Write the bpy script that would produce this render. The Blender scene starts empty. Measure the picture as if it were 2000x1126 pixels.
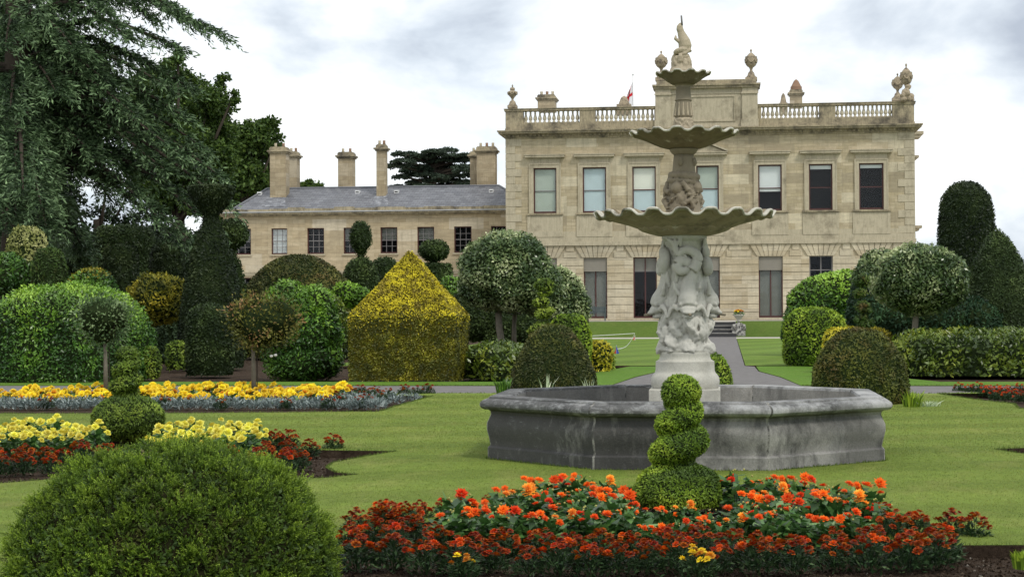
import bpy, bmesh, math, random
import numpy as np
from mathutils import Vector, Matrix, noise as mnoise
from mathutils.geometry import tessellate_polygon

sc = bpy.context.scene
C = sc.collection
R = math.radians

# ------------------------------------------------------------------ camera
F_PX, EYE = 3440.0, 1.66
A, P, ROLL = R(6.96), 0.01183, 0.005
fw = Vector((-math.sin(A) * math.cos(P), math.cos(A) * math.cos(P), math.sin(P)))
r0 = Vector((math.cos(A), math.sin(A), 0))
u0 = r0.cross(fw)
rt = r0 * math.cos(ROLL) - u0 * math.sin(ROLL)
up = u0 * math.cos(ROLL) + r0 * math.sin(ROLL)
EYEV = Vector((0, 0, EYE))
cam_d = bpy.data.cameras.new('camera')
cam = bpy.data.objects.new('camera', cam_d)
C.objects.link(cam)
mw = Matrix((rt, up, -fw)).transposed().to_4x4()
mw.translation = EYEV
cam.matrix_world = mw
cam_d.sensor_width = 36
cam_d.lens = F_PX / 2000 * 36
cam_d.clip_start = 0.2
cam_d.clip_end = 3000
sc.camera = cam

# ------------------------------------------------------------------ world: cloudy daylight
SUN_EL, SUN_AZ = R(52), R(138)          # azimuth clockwise from +Y
w = bpy.data.worlds.new('World')
sc.world = w
w.use_nodes = True
nt = w.node_tree
nt.nodes.clear()
def wn(t, **k):
    n = nt.nodes.new(t)
    for a, b in k.items():
        setattr(n, a, b)
    return n
out = wn('ShaderNodeOutputWorld')
bg = wn('ShaderNodeBackground')
bg.inputs['Strength'].default_value = 0.12
sky = wn('ShaderNodeTexSky', sky_type='NISHITA', sun_disc=False, sun_elevation=SUN_EL, sun_rotation=SUN_AZ)
sky.air_density = 1.0
sky.dust_density = 1.0
tc = wn('ShaderNodeTexCoord')
mp = wn('ShaderNodeMapping')
mp.inputs['Scale'].default_value = (1.0, 1.0, 1.9)
mp.inputs['Location'].default_value = (3.35, 1.2, 0.1)
nt.links.new(tc.outputs['Generated'], mp.inputs['Vector'])
def wnoise(scale, detail, rough, dist):
    n = wn('ShaderNodeTexNoise')
    n.inputs['Scale'].default_value = scale
    n.inputs['Detail'].default_value = detail
    n.inputs['Roughness'].default_value = rough
    n.inputs['Distortion'].default_value = dist
    nt.links.new(mp.outputs['Vector'], n.inputs['Vector'])
    return n
n1 = wnoise(5.5, 9, 0.52, 0.25)
n2 = wnoise(2.6, 4, 0.5, 0.4)
def wramp(src, stops):
    r = wn('ShaderNodeValToRGB')
    e = r.color_ramp.elements
    e[0].position, e[0].color = stops[0][0], (*stops[0][1], 1)
    e[1].position, e[1].color = stops[-1][0], (*stops[-1][1], 1)
    for p, c in stops[1:-1]:
        x = e.new(p)
        x.color = (*c, 1)
    nt.links.new(src, r.inputs['Fac'])
    return r
K = 1 / 0.12
def kk(*c):
    return tuple(v for v in c)
sxyz = wn('ShaderNodeSeparateXYZ')
nt.links.new(tc.outputs['Generated'], sxyz.inputs[0])
mr = wn('ShaderNodeMapRange')
nt.links.new(sxyz.outputs['X'], mr.inputs[0])
for i_, v_ in ((1, -0.02), (2, 0.16), (3, 0.015), (4, 0.105)):
    mr.inputs[i_].default_value = v_
msub = wn('ShaderNodeMath', operation='SUBTRACT')
nt.links.new(n1.outputs['Fac'], msub.inputs[0])
nt.links.new(mr.outputs[0], msub.inputs[1])
ramp1 = wramp(msub.outputs[0], [(0.29, (0.42, 0.47, 0.55)), (0.37, (0.62, 0.68, 0.75)), (0.45, (0.86, 0.90, 0.93)), (0.54, (1.0, 1.0, 1.0))])
mul = wn('ShaderNodeVectorMath', operation='SCALE')
nt.links.new(ramp1.outputs['Color'], mul.inputs[0])
mul.inputs['Scale'].default_value = 8.0
cov = wramp(n2.outputs['Fac'], [(0.28, (0.82, 0.82, 0.82)), (0.5, (0.98, 0.98, 0.98))])
mx = wn('ShaderNodeMixRGB')
nt.links.new(cov.outputs['Color'], mx.inputs['Fac'])
nt.links.new(sky.outputs['Color'], mx.inputs['Color1'])
nt.links.new(mul.outputs['Vector'], mx.inputs['Color2'])
nt.links.new(mx.outputs['Color'], bg.inputs['Color'])
nt.links.new(bg.outputs['Background'], out.inputs['Surface'])

sun_d = bpy.data.lights.new('sun', 'SUN')
sun_d.energy = 1.5
sun_d.angle = R(11)
sun_d.color = (1.0, 0.95, 0.86)
sun = bpy.data.objects.new('sun', sun_d)
C.objects.link(sun)
sd = Vector((math.sin(SUN_AZ) * math.cos(SUN_EL), math.cos(SUN_AZ) * math.cos(SUN_EL), math.sin(SUN_EL)))
sun.rotation_euler = sd.to_track_quat('Z', 'Y').to_euler()
vs = sc.view_settings
vs.view_transform = 'Standard'
vs.look = 'None'
vs.exposure = 0.38
vs.gamma = 1.0
vs.use_curve_mapping = False
sc.cycles.max_bounces = 6
sc.cycles.transparent_max_bounces = 8

# ------------------------------------------------------------------ helpers: pixels of the photograph to metres
def ray(px, py):
    return fw + rt * ((px - 1000) / F_PX) + up * ((563 - py) / F_PX)
def at(px, py, Y):
    d = ray(px, py)
    return EYEV + d * (Y / d.y)
def gnd(px, py, z=0.0):
    d = ray(px, py)
    return EYEV + d * ((z - EYE) / d.z)
def ppm(p):
    return F_PX / (Vector(p) - EYEV).dot(fw)

# ------------------------------------------------------------------ helpers: objects
def tag(o, label=None, cat=None, group=None, kind=None):
    if label: o['label'] = label
    if cat: o['category'] = cat
    if group: o['group'] = group
    if kind: o['kind'] = kind
    return o
def empty(name, loc=(0, 0, 0), label=None, cat=None, group=None):
    o = bpy.data.objects.new(name, None)
    C.objects.link(o)
    o.location = loc
    o.empty_display_size = 0.1
    return tag(o, label, cat, group)
def link(name, me, parent=None):
    o = bpy.data.objects.new(name, me)
    C.objects.link(o)
    if parent:
        o.parent = parent
        o.location = -parent.location if not parent.parent else (0, 0, 0)
    return o
# (children's meshes are written in world coordinates; the child's location undoes its parent's)

class MB:
    def __init__(s):
        s.v, s.f, s.m = [], [], []
    def add(s, v, f, m=0):
        n = len(s.v)
        s.v.extend(tuple(x) for x in v)
        s.f.extend(tuple(i + n for i in q) for q in f)
        s.m.extend([m] * len(f))
        return s
    def box(s, x0, x1, y0, y1, z0, z1, m=0):
        v = [(x0, y0, z0), (x1, y0, z0), (x1, y1, z0), (x0, y1, z0), (x0, y0, z1), (x1, y0, z1), (x1, y1, z1), (x0, y1, z1)]
        return s.add(v, [(0, 3, 2, 1), (4, 5, 6, 7), (0, 1, 5, 4), (1, 2, 6, 5), (2, 3, 7, 6), (3, 0, 4, 7)], m)
    def prism_y(s, poly, y0, y1, m=0):        # poly of (x, z), counter-clockwise seen from -Y
        n = len(poly)
        v = [(x, y0, z) for x, z in poly] + [(x, y1, z) for x, z in poly]
        f = [tuple(range(n)), tuple(reversed(range(n, 2 * n)))]
        f += [((i + 1) % n, i, i + n, (i + 1) % n + n) for i in range(n)]
        return s.add(v, f, m)
    def lathe(s, prof, cx, cy, seg=24, m=0, cap=True):   # prof (z, r) top to bottom
        v, f = [], []
        for z, r in prof:
            for k in range(seg):
                a = 2 * math.pi * k / seg
                v.append((cx + r * math.cos(a), cy + r * math.sin(a), z))
        for i in range(len(prof) - 1):
            for k in range(seg):
                a, b = i * seg + k, i * seg + (k + 1) % seg
                f.append((a, a + seg, b + seg, b))
        if cap:
            f.append(tuple(range(seg)))
            f.append(tuple(reversed(range((len(prof) - 1) * seg, len(prof) * seg))))
        return s.add(v, f, m)
    def tube(s, pts, rad, seg=8, m=0, cap=True):
        pts = [Vector(p) for p in pts]
        v, f = [], []
        n = len(pts)
        ref = Vector((0.3, 0.2, 1)).normalized()
        for i, p in enumerate(pts):
            d = (pts[min(i + 1, n - 1)] - pts[max(i - 1, 0)])
            d = d.normalized() if d.length > 1e-9 else Vector((0, 0, 1))
            a = d.cross(ref)
            if a.length < 0.05:
                a = d.cross(Vector((1, 0, 0)))
            a.normalize()
            b = d.cross(a)
            r = rad[i] if hasattr(rad, '__len__') else rad
            for k in range(seg):
                t = 2 * math.pi * k / seg
                v.append(p + a * (r * math.cos(t)) + b * (r * math.sin(t)))
        for i in range(n - 1):
            for k in range(seg):
                x, y = i * seg + k, i * seg + (k + 1) % seg
                f.append((x, y, y + seg, x + seg))
        if cap:
            f.append(tuple(reversed(range(seg))))
            f.append(tuple(range((n - 1) * seg, n * seg)))
        return s.add(v, f, m)
    def ball(s, c, r, seg=14, rings=9, m=0, rot=None, lump=0, seed=0):
        rx, ry, rz = r if hasattr(r, '__len__') else (r, r, r)
        c = Vector(c)
        v, f = [], []
        for i in range(rings + 1):
            t = math.pi * i / rings
            st = max(math.sin(t), 0.015)
            for k in range(seg):
                a = 2 * math.pi * k / seg
                q = Vector((math.cos(a) * st, math.sin(a) * st, math.cos(t)))
                q2 = Vector((q.x * rx, q.y * ry, q.z * rz))
                if lump:
                    q2 *= 1 + lump * mnoise.noise(q * 1.7 + Vector((seed * 3.1, seed, 0)))
                if rot:
                    q2 = rot @ q2
                v.append(c + q2)
        for i in range(rings):
            for k in range(seg):
                a, b = i * seg + k, i * seg + (k + 1) % seg
                f.append((a, a + seg, b + seg, b))
        f.append(tuple(range(seg)))
        f.append(tuple(reversed(range(rings * seg, (rings + 1) * seg))))
        return s.add(v, f, m)
    def build(s, name, mats, parent=None, smooth=False, bevel=0):
        me = bpy.data.meshes.new(name)
        me.from_pydata(s.v, [], s.f)
        for mt in (mats if isinstance(mats, (list, tuple)) else [mats]):
            me.materials.append(mt)
        me.polygons.foreach_set('material_index', s.m)
        if smooth:
            me.polygons.foreach_set('use_smooth', [True] * len(s.f))
        me.update()
        o = link(name, me, parent)
        if bevel:
            b = o.modifiers.new('bevel', 'BEVEL')
            b.width = bevel
            b.segments = 2
            b.limit_method = 'ANGLE'
        return o

def remesh(mb, voxel, smooth_it=4, disp=0.0, dscale=20.0):
    """weld the pieces of mb into one carved surface, as a new mesh"""
    me = bpy.data.meshes.new('tmp')
    me.from_pydata(mb.v, [], mb.f)
    o = bpy.data.objects.new('tmp', me)
    C.objects.link(o)
    m = o.modifiers.new('r', 'REMESH')
    m.mode = 'VOXEL'
    m.voxel_size = voxel
    m.use_smooth_shade = True
    if smooth_it:
        q = o.modifiers.new('s', 'SMOOTH')
        q.factor = 0.5
        q.iterations = smooth_it
    dg = bpy.context.evaluated_depsgraph_get()
    res = bpy.data.meshes.new_from_object(o.evaluated_get(dg))
    bpy.data.objects.remove(o)
    bpy.data.meshes.remove(me)
    if disp:
        for v in res.vertices:
            v.co += v.normal * disp * (mnoise.noise(v.co * dscale) + 0.5 * mnoise.noise(v.co * dscale * 2.3))
    return res

# ------------------------------------------------------------------ helpers: materials
class NG:
    def __init__(s, name):
        s.mat = bpy.data.materials.new(name)
        s.mat.use_nodes = True
        s.t = s.mat.node_tree
        s.t.nodes.clear()
        s.out = s.t.nodes.new('ShaderNodeOutputMaterial')
        s.tc = s.t.nodes.new('ShaderNodeTexCoord')
    def n(s, typ, ins=None, **k):
        x = s.t.nodes.new(typ)
        for a, b in k.items():
            setattr(x, a, b)
        for a, b in (ins or {}).items():
            if isinstance(b, bpy.types.NodeSocket):
                s.t.links.new(b, x.inputs[a])
            else:
                x.inputs[a].default_value = b
        return x
    def map(s, scale=(1, 1, 1), loc=(0, 0, 0), rot=(0, 0, 0), src='Object'):
        return s.n('ShaderNodeMapping', {'Vector': s.tc.outputs[src], 'Scale': scale, 'Location': loc, 'Rotation': rot}).outputs[0]
    def noise(s, scale, detail=4, rough=0.55, vec=None, dist=0.0):
        return s.n('ShaderNodeTexNoise', {'Vector': vec or s.tc.outputs['Object'], 'Scale': scale, 'Detail': detail, 'Roughness': rough, 'Distortion': dist}).outputs['Fac']
    def ramp(s, fac, stops, interp='LINEAR'):
        r = s.n('ShaderNodeValToRGB', {'Fac': fac})
        r.color_ramp.interpolation = interp
        e = r.color_ramp.elements
        def c4(c):
            return (c, c, c, 1) if not hasattr(c, '__len__') else (*c, 1)
        e[0].position, e[0].color = stops[0][0], c4(stops[0][1])
        e[1].position, e[1].color = stops[-1][0], c4(stops[-1][1])
        for p, c in stops[1:-1]:
            e.new(p).color = c4(c)
        return r.outputs['Color']
    def mix(s, fac, a, b, mode='MIX'):
        def c(x):
            return (*x, 1) if isinstance(x, tuple) and len(x) == 3 else x
        return s.n('ShaderNodeMixRGB', {'Fac': fac, 'Color1': c(a), 'Color2': c(b)}, blend_type=mode).outputs['Color']
    def bump(s, h, strength=0.3, dist=0.02):
        return s.n('ShaderNodeBump', {'Height': h, 'Strength': strength, 'Distance': dist}).outputs['Normal']
    def attr(s, name):
        return s.n('ShaderNodeAttribute', attribute_name=name).outputs['Fac']
    def pbsdf(s, col, rough=0.8, normal=None, spec=0.3, **k):
        ins = {'Roughness': rough, 'Specular IOR Level': spec}
        ins['Base Color'] = (*col, 1) if isinstance(col, tuple) else col
        if normal: ins['Normal'] = normal
        ins.update(k)
        return s.n('ShaderNodeBsdfPrincipled', ins).outputs[0]
    def done(s, sh):
        s.t.links.new(sh, s.out.inputs['Surface'])
        return s.mat

def m_plain(name, col, rough=0.7, spec=0.3, var=0.15, scale=6, **k):
    g = NG(name)
    f = g.noise(scale, 5)
    c = g.mix(f, tuple(x * (1 - var) for x in col), tuple(min(1, x * (1 + var)) for x in col))
    return g.done(g.pbsdf(c, rough, spec=spec, **k))

def m_leaf(name, stops, patch=None, patch_scale=1.2, patch_lo=0.5, patch_hi=0.62, trans=0.22, rough=0.55, spec=0.3, vary=0.35):
    """per-leaf colour from the 'var' attribute, species-coloured patches from a noise"""
    g = NG(name)
    stops = [(p_, tuple(min(0.95, v_ * 1.25) for v_ in c_)) for p_, c_ in stops]
    c = g.ramp(g.attr('var'), stops)
    if patch:
        f = g.ramp(g.noise(patch_scale, 3, 0.6), [(patch_lo, 0.0), (patch_hi, 1.0)])
        c = g.mix(g.n('ShaderNodeMath', {0: f, 1: 0.85}, operation='MULTIPLY').outputs[0], c, g.mix(g.attr('var'), patch, tuple(min(1, x * 1.9) for x in patch)))
    big = g.ramp(g.noise(2.3, 3, 0.6), [(0.3, 1 - vary), (0.7, 1 + vary * 0.5)])
    c = g.mix(1.0, c, big, 'MULTIPLY')
    p = g.pbsdf(c, rough, spec=spec)
    t = g.n('ShaderNodeBsdfTranslucent', {'Color': c}).outputs[0]
    return g.done(g.n('ShaderNodeMixShader', {0: trans, 1: p, 2: t}).outputs[0])

def m_stone(name, base, dark, light, scale=3.0, dark_lo=0.5, dark_hi=0.68, light_lo=0.6, light_hi=0.72, streak=0.0, bump=0.35, rough=0.85, speck=0.25):
    g = NG(name)
    c = g.mix(g.noise(scale * 2.2, 6, 0.65), tuple(x * 0.82 for x in base), tuple(min(1, x * 1.16) for x in base))
    f = g.ramp(g.noise(scale, 7, 0.68), [(dark_lo, 0.0), (dark_hi, 1.0)])
    c = g.mix(f, c, dark)
    if streak:
        v = g.map((6, 6, 0.9))
        f2 = g.ramp(g.noise(1.6, 6, 0.7, vec=v), [(0.46, 0.0), (0.66, streak)])
        c = g.mix(f2, c, dark)
    v3 = g.map((1, 1, 1.4), (5, 3, 1))
    f3 = g.ramp(g.noise(scale * 1.7, 8, 0.75, vec=v3), [(light_lo, 0.0), (light_hi, 1.0)])
    c = g.mix(f3, c, light)
    fs = g.ramp(g.noise(70, 3, 0.6), [(0.35, 1 - speck), (0.65, 1 + speck * 0.4)])
    c = g.mix(1.0, c, fs, 'MULTIPLY')
    h = g.noise(scale * 9, 8, 0.7)
    return g.done(g.pbsdf(c, rough, g.bump(h, bump, 0.02), spec=0.25))

# ------------------------------------------------------------------ helpers: foliage
def np_mesh(name, V, loops, starts, totals, matidx, var, mats, smooth=None):
    me = bpy.data.meshes.new(name)
    me.vertices.add(len(V))
    me.vertices.foreach_set('co', np.ascontiguousarray(V, dtype=np.float32).ravel())
    me.loops.add(len(loops))
    me.loops.foreach_set('vertex_index', np.ascontiguousarray(loops, dtype=np.int32))
    me.polygons.add(len(starts))
    me.polygons.foreach_set('loop_start', np.ascontiguousarray(starts, dtype=np.int32))
    try:
        me.polygons.foreach_set('loop_total', np.ascontiguousarray(totals, dtype=np.int32))
    except Exception:
        pass
    for m in mats:
        me.materials.append(m)
    me.polygons.foreach_set('material_index', np.ascontiguousarray(matidx, dtype=np.int32))
    if smooth is not None:
        me.polygons.foreach_set('use_smooth', np.ascontiguousarray(smooth, dtype=bool))
    me.update(calc_edges=True)
    a = me.attributes.new('var', 'FLOAT', 'FACE')
    a.data.foreach_set('value', np.ascontiguousarray(var, dtype=np.float32))
    return me

def unit(a):
    return a / np.maximum(np.linalg.norm(a, axis=1, keepdims=True), 1e-9)

def kites(P, D, S, L, W, back=0.45):
    """one pointed leaf per row: base P, direction D, side S"""
    L = L[:, None]
    W = W[:, None]
    return np.stack([P, P + D * L * back + S * W, P + D * L, P + D * L * back - S * W], 1).reshape(-1, 3)

def mesh_sampler(V, F):
    tris = []
    for f in F:
        for i in range(1, len(f) - 1):
            tris.append((f[0], f[i], f[i + 1]))
    T = np.array(tris)
    V = np.asarray(V, dtype=float)
    a, b, c = V[T[:, 0]], V[T[:, 1]], V[T[:, 2]]
    n = np.cross(b - a, c - a)
    ar = np.linalg.norm(n, axis=1) / 2
    return a, b, c, unit(n), ar

def foliage_arrays(V, F, rng, dens, L, W, out_=1.0, spread=1.0, upb=0.3, sink=0.0, backface=0.35, twig=1, jitter=0.0, lay=0.0):
    a, b, c, n, ar = mesh_sampler(V, F)
    cen = (a + b + c) / 3
    tocam = unit(np.array([[0, 0, EYE]]) - cen)
    wgt = ar * np.where((n * tocam).sum(1) < -0.25, backface, 1.0)
    N = int(wgt.sum() * dens)
    if N < 10: N = 10
    idx = rng.choice(len(ar), N, p=wgt / wgt.sum())
    u, v = rng.random(N), rng.random(N)
    k = u + v > 1
    u[k], v[k] = 1 - u[k], 1 - v[k]
    P = a[idx] + (b[idx] - a[idx]) * u[:, None] + (c[idx] - a[idx]) * v[:, None]
    nn = n[idx]
    P = P - nn * (sink * rng.random(N))[:, None] + nn * (jitter * rng.random(N) ** 2)[:, None]
    base_dir = unit(nn * out_ + rng.normal(0, spread, (N, 3)) * 0.6 + np.array([[0, 0, upb]]))
    tv = rng.random(N)
    if twig > 1:
        P = np.repeat(P, twig, 0)
        base_dir = np.repeat(base_dir, twig, 0)
        tv = np.clip(np.repeat(tv, twig) * 0.6 + rng.random(N * twig) * 0.4, 0, 1)
        step = np.tile(np.arange(twig) / twig, N)
        D = unit(base_dir + rng.normal(0, 0.55, (N * twig, 3)))
        P = P + base_dir * (step * L * 1.3)[:, None]
        N = N * twig
    else:
        D = base_dir
    S = unit(np.cross(D, rng.normal(0, 1, (N, 3))))
    if lay:                               # leaves lying along the clipped face, overlapping like shingles
        T_ = unit(np.cross(nn, rng.normal(0, 1, (N, 3))))
        D = unit(T_ + nn * (0.25 + 0.55 * rng.random(N))[:, None] + np.array([[0, 0, 0.25]]))
        S = unit(np.cross(D, nn + rng.normal(0, 0.38 / lay, (N, 3))))
        P = P - D * L * 0.4
    sc_ = 0.65 + 0.7 * rng.random(N)
    Q = kites(P, D, S, L * sc_, W * sc_)
    return Q, tv

def plant_mesh(name, bodyV, bodyF, leafsets, mats):
    """dark inner body (material 0) plus leaf sets [(Q, var, material index)]"""
    Vs, loops, starts, totals, mi, var, sm = [], [], [], [], [], [], []
    nv = 0
    nl = 0
    if bodyF:
        Vs.append(np.asarray(bodyV, dtype=float))
        for f in bodyF:
            starts.append(nl)
            totals.append(len(f))
            loops.extend(f)
            nl += len(f)
        mi.append(np.zeros(len(bodyF)))
        var.append(np.full(len(bodyF), 0.2))
        sm.append(np.ones(len(bodyF), bool))
        nv = len(bodyV)
    L = [np.array(loops, dtype=np.int64)]
    S = [np.array(starts, dtype=np.int64)]
    T = [np.array(totals, dtype=np.int64)]
    for Q, tv, m in leafsets:
        n = len(Q) // 4
        Vs.append(Q)
        L.append(np.arange(n * 4) + nv)
        S.append(np.arange(n) * 4 + nl)
        T.append(np.full(n, 4))
        mi.append(np.full(n, m))
        var.append(tv)
        sm.append(np.zeros(n, bool))
        nv += 4 * n
        nl += 4 * n
    return np_mesh(name, np.concatenate(Vs), np.concatenate(L), np.concatenate(S), np.concatenate(T), np.concatenate(mi), np.concatenate(var), mats, np.concatenate(sm))

def lumpy(V, cen, amp, freq, seed=0.0):
    out_ = []
    c = Vector(cen)
    for p in V:
        p = Vector(p)
        d = p - c
        n = mnoise.noise(p * freq + Vector((seed, seed * 2, 0))) + 0.5 * mnoise.noise(p * freq * 2.3 + Vector((0, seed, 5)))
        out_.append(p + Vector((d.x, d.y, d.z * 0.5)).normalized() * (n * amp))
    return out_

# leaf materials -----------------------------------------------------------------
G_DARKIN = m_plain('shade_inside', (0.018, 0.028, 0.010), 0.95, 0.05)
LM = {
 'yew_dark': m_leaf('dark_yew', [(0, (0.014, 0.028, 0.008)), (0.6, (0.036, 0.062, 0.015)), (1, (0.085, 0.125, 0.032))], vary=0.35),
 'yew_black': m_leaf('black_green_yew', [(0, (0.008, 0.016, 0.006)), (0.6, (0.018, 0.032, 0.010)), (1, (0.045, 0.065, 0.020))], vary=0.3),
 'yew_mid': m_leaf('mid_yew', [(0, (0.028, 0.055, 0.010)), (0.7, (0.055, 0.10, 0.016)), (1, (0.10, 0.15, 0.025))], patch=(0.09, 0.055, 0.018), patch_scale=2.5, patch_lo=0.55, patch_hi=0.72, vary=0.3),
 'yew_near': m_leaf('fresh_yew', [(0, (0.020, 0.035, 0.006)), (0.45, (0.082, 0.145, 0.013)), (1, (0.27, 0.38, 0.036))], patch=(0.055, 0.04, 0.014), patch_scale=5.0, patch_lo=0.62, patch_hi=0.8, vary=0.35, trans=0.25),
 'yew_olive': m_leaf('olive_yew', [(0, (0.045, 0.06, 0.010)), (0.6, (0.10, 0.115, 0.02)), (1, (0.17, 0.17, 0.035))], patch=(0.085, 0.055, 0.016), patch_scale=2.0, patch_lo=0.50, patch_hi=0.70, vary=0.25),
 'yew_brown': m_leaf('browned_yew', [(0, (0.035, 0.045, 0.010)), (0.6, (0.075, 0.085, 0.018)), (1, (0.15, 0.15, 0.032))], patch=(0.085, 0.055, 0.018), patch_scale=1.3, patch_lo=0.52, patch_hi=0.70, vary=0.25),
 'gold': m_leaf('golden_yew', [(0, (0.20, 0.16, 0.010)), (0.45, (0.50, 0.42, 0.016)), (1, (0.74, 0.64, 0.030))], patch=(0.13, 0.10, 0.015), patch_scale=4.0, patch_lo=0.50, patch_hi=0.62, vary=0.35, trans=0.12),
 'gold_dull': m_leaf('golden_green_yew', [(0, (0.045, 0.052, 0.006)), (0.5, (0.13, 0.128, 0.010)), (1, (0.34, 0.30, 0.018))], patch=(0.045, 0.052, 0.010), patch_scale=3.4, patch_lo=0.44, patch_hi=0.58, vary=0.5, trans=0.12),
 'box': m_leaf('clipped_box', [(0, (0.05, 0.095, 0.010)), (0.5, (0.16, 0.26, 0.020)), (1, (0.36, 0.47, 0.045))], vary=0.3),
 'box_mid': m_leaf('clipped_box_mid', [(0, (0.05, 0.09, 0.012)), (0.5, (0.13, 0.20, 0.022)), (1, (0.29, 0.37, 0.05))], vary=0.3),
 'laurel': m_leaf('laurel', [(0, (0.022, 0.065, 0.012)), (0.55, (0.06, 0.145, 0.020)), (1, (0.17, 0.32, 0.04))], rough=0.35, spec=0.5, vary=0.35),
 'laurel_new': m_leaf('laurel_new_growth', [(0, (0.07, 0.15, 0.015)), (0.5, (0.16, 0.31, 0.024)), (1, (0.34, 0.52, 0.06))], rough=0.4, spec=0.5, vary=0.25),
 'laurel_var': m_leaf('spotted_laurel', [(0, (0.03, 0.055, 0.010)), (0.5, (0.10, 0.155, 0.016)), (0.82, (0.20, 0.25, 0.028)), (1, (0.38, 0.42, 0.06))], rough=0.35, spec=0.5, vary=0.3),
 'holly': m_leaf('variegated_holly', [(0, (0.04, 0.075, 0.025)), (0.42, (0.085, 0.135, 0.045)), (0.68, (0.22, 0.28, 0.11)), (1, (0.50, 0.54, 0.30))], rough=0.3, spec=0.5, vary=0.25),
 'grey': m_leaf('grey_green', [(0, (0.03, 0.055, 0.026)), (0.6, (0.085, 0.135, 0.062)), (1, (0.24, 0.31, 0.18))], vary=0.3),
 'grey_lit': m_leaf('soft_green_foliage', [(0, (0.04, 0.075, 0.03)), (0.5, (0.10, 0.165, 0.06)), (1, (0.26, 0.34, 0.17))], vary=0.2),
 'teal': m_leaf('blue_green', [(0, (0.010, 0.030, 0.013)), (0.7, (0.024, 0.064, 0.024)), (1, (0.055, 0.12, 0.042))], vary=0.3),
 'yellow': m_leaf('yellow_shrub', [(0, (0.20, 0.20, 0.015)), (0.5, (0.48, 0.42, 0.03)), (1, (0.75, 0.65, 0.05))], vary=0.2),
 'yellow_shrub': m_leaf('yellow_green_shrub', [(0, (0.07, 0.08, 0.012)), (0.5, (0.22, 0.21, 0.02)), (1, (0.45, 0.36, 0.03))], vary=0.35),
 'bronze': m_leaf('bronze_leaves', [(0, (0.055, 0.06, 0.014)), (0.5, (0.12, 0.13, 0.025)), (0.85, (0.17, 0.16, 0.035)), (1, (0.28, 0.16, 0.07))], vary=0.25),
 'pale': m_leaf('pale_variegated', [(0, (0.10, 0.12, 0.03)), (0.5, (0.23, 0.25, 0.07)), (1, (0.42, 0.42, 0.18))], vary=0.2),
 'cedar': m_leaf('cedar_needles', [(0, (0.010, 0.023, 0.009)), (0.45, (0.050, 0.092, 0.036)), (1, (0.22, 0.33, 0.155))], vary=0.35, trans=0.12),
 'cedar_far': m_leaf('distant_cedar_needles', [(0, (0.014, 0.026, 0.016)), (1, (0.055, 0.080, 0.048))], vary=0.2, trans=0.05),
 'broad': m_leaf('tree_leaves', [(0, (0.018, 0.040, 0.008)), (0.5, (0.052, 0.096, 0.016)), (1, (0.14, 0.21, 0.04))], vary=0.4),
 'broad_dark': m_leaf('dark_tree_leaves', [(0, (0.008, 0.018, 0.007)), (0.7, (0.020, 0.038, 0.012)), (1, (0.035, 0.06, 0.018))], vary=0.35, trans=0.1),
}
BARK = m_plain('bark', (0.055, 0.045, 0.035), 0.95, 0.1, 0.5, 9)
BARK_PALE = m_plain('pale_bark', (0.20, 0.18, 0.14), 0.95, 0.1, 0.4, 14)

def revolve(prof, cx, cy, seg=40):
    V, Fc = [], []
    for z, r in prof:
        for k in range(seg):
            a = 2 * math.pi * k / seg
            V.append((cx + r * math.cos(a), cy + r * math.sin(a), z))
    for i in range(len(prof) - 1):
        for k in range(seg):
            a, b = i * seg + k, i * seg + (k + 1) % seg
            Fc.append((a, a + seg, b + seg, b))
    return V, Fc

def smooth_prof(prof, n=28):
    """Catmull-Rom through (z, r) pairs"""
    pts = [Vector((p[0], p[1])) for p in prof]
    res = []
    m = len(pts) - 1
    for i in range(n + 1):
        t = i / n * m
        k = min(int(t), m - 1)
        f = t - k
        p0, p1, p2, p3 = pts[max(k - 1, 0)], pts[k], pts[k + 1], pts[min(k + 2, m)]
        q = 0.5 * ((2 * p1) + (p2 - p0) * f + (2 * p0 - 5 * p1 + 4 * p2 - p3) * f * f + (3 * p1 - p0 - 3 * p2 + p3) * f ** 3)
        res.append((q.x, max(q.y, 0.002)))
    return res

SEED = [100]
def leaf_params(D, style):
    k = D / 1760.0          # metres per pixel of the render
    if style in ('laurel', 'laurel_new', 'laurel_var', 'teal'):
        L = max(0.085, 3.7 * k); W = L * 0.22; tw = 1; dens = 1.0 / (L * W)
    elif style in ('holly', 'pale', 'grey', 'bronze', 'grey_lit'):
        L = max(0.055, 3.4 * k); W = L * 0.25; tw = 1; dens = 1.1 / (L * W)
    elif style in ('yellow', 'yellow_shrub'):
        L = max(0.05, 3.2 * k); W = L * 0.25; tw = 1; dens = 1.0 / (L * W)
    elif style == 'yew_near':
        L = 0.034; W = 0.0042; tw = 1; dens = 1.0
    else:
        L = max(0.026, 3.2 * k); W = L * 0.20; tw = 1; dens = 0.95 / (L * W)
    return L, W, tw, dens

def vert_normals(V, F):
    V = np.asarray([tuple(p) for p in V], dtype=float)
    N = np.zeros_like(V)
    for f in F:
        if len(f) > 8: continue
        a, b, c = V[f[0]], V[f[1]], V[f[2]]
        n = np.cross(b - a, c - a) + (np.cross(V[f[2]] - a, V[f[3]] - a) if len(f) > 3 else 0)
        for i in f: N[i] += n
    return unit(N)
def clump_var(P, rng, freq=5.0, amp=0.55, rnd=0.13, mid=0.45):
    """leaf colour that drifts from sprig to sprig, with a little spread between single leaves"""
    s = np.zeros(len(P))
    for k, fr in enumerate((freq, freq * 2.3, freq * 4.9)):
        w_ = rng.normal(0, 1, (7, 3)) * fr
        ph = rng.uniform(0, 6.28, 7)
        s += np.sin(P @ w_.T + ph).sum(1) / 7 ** 0.5 * (0.75 ** k)
    return np.clip(mid + amp * s / 2.2 + rng.normal(0, rnd, len(P)), 0, 1)
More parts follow.
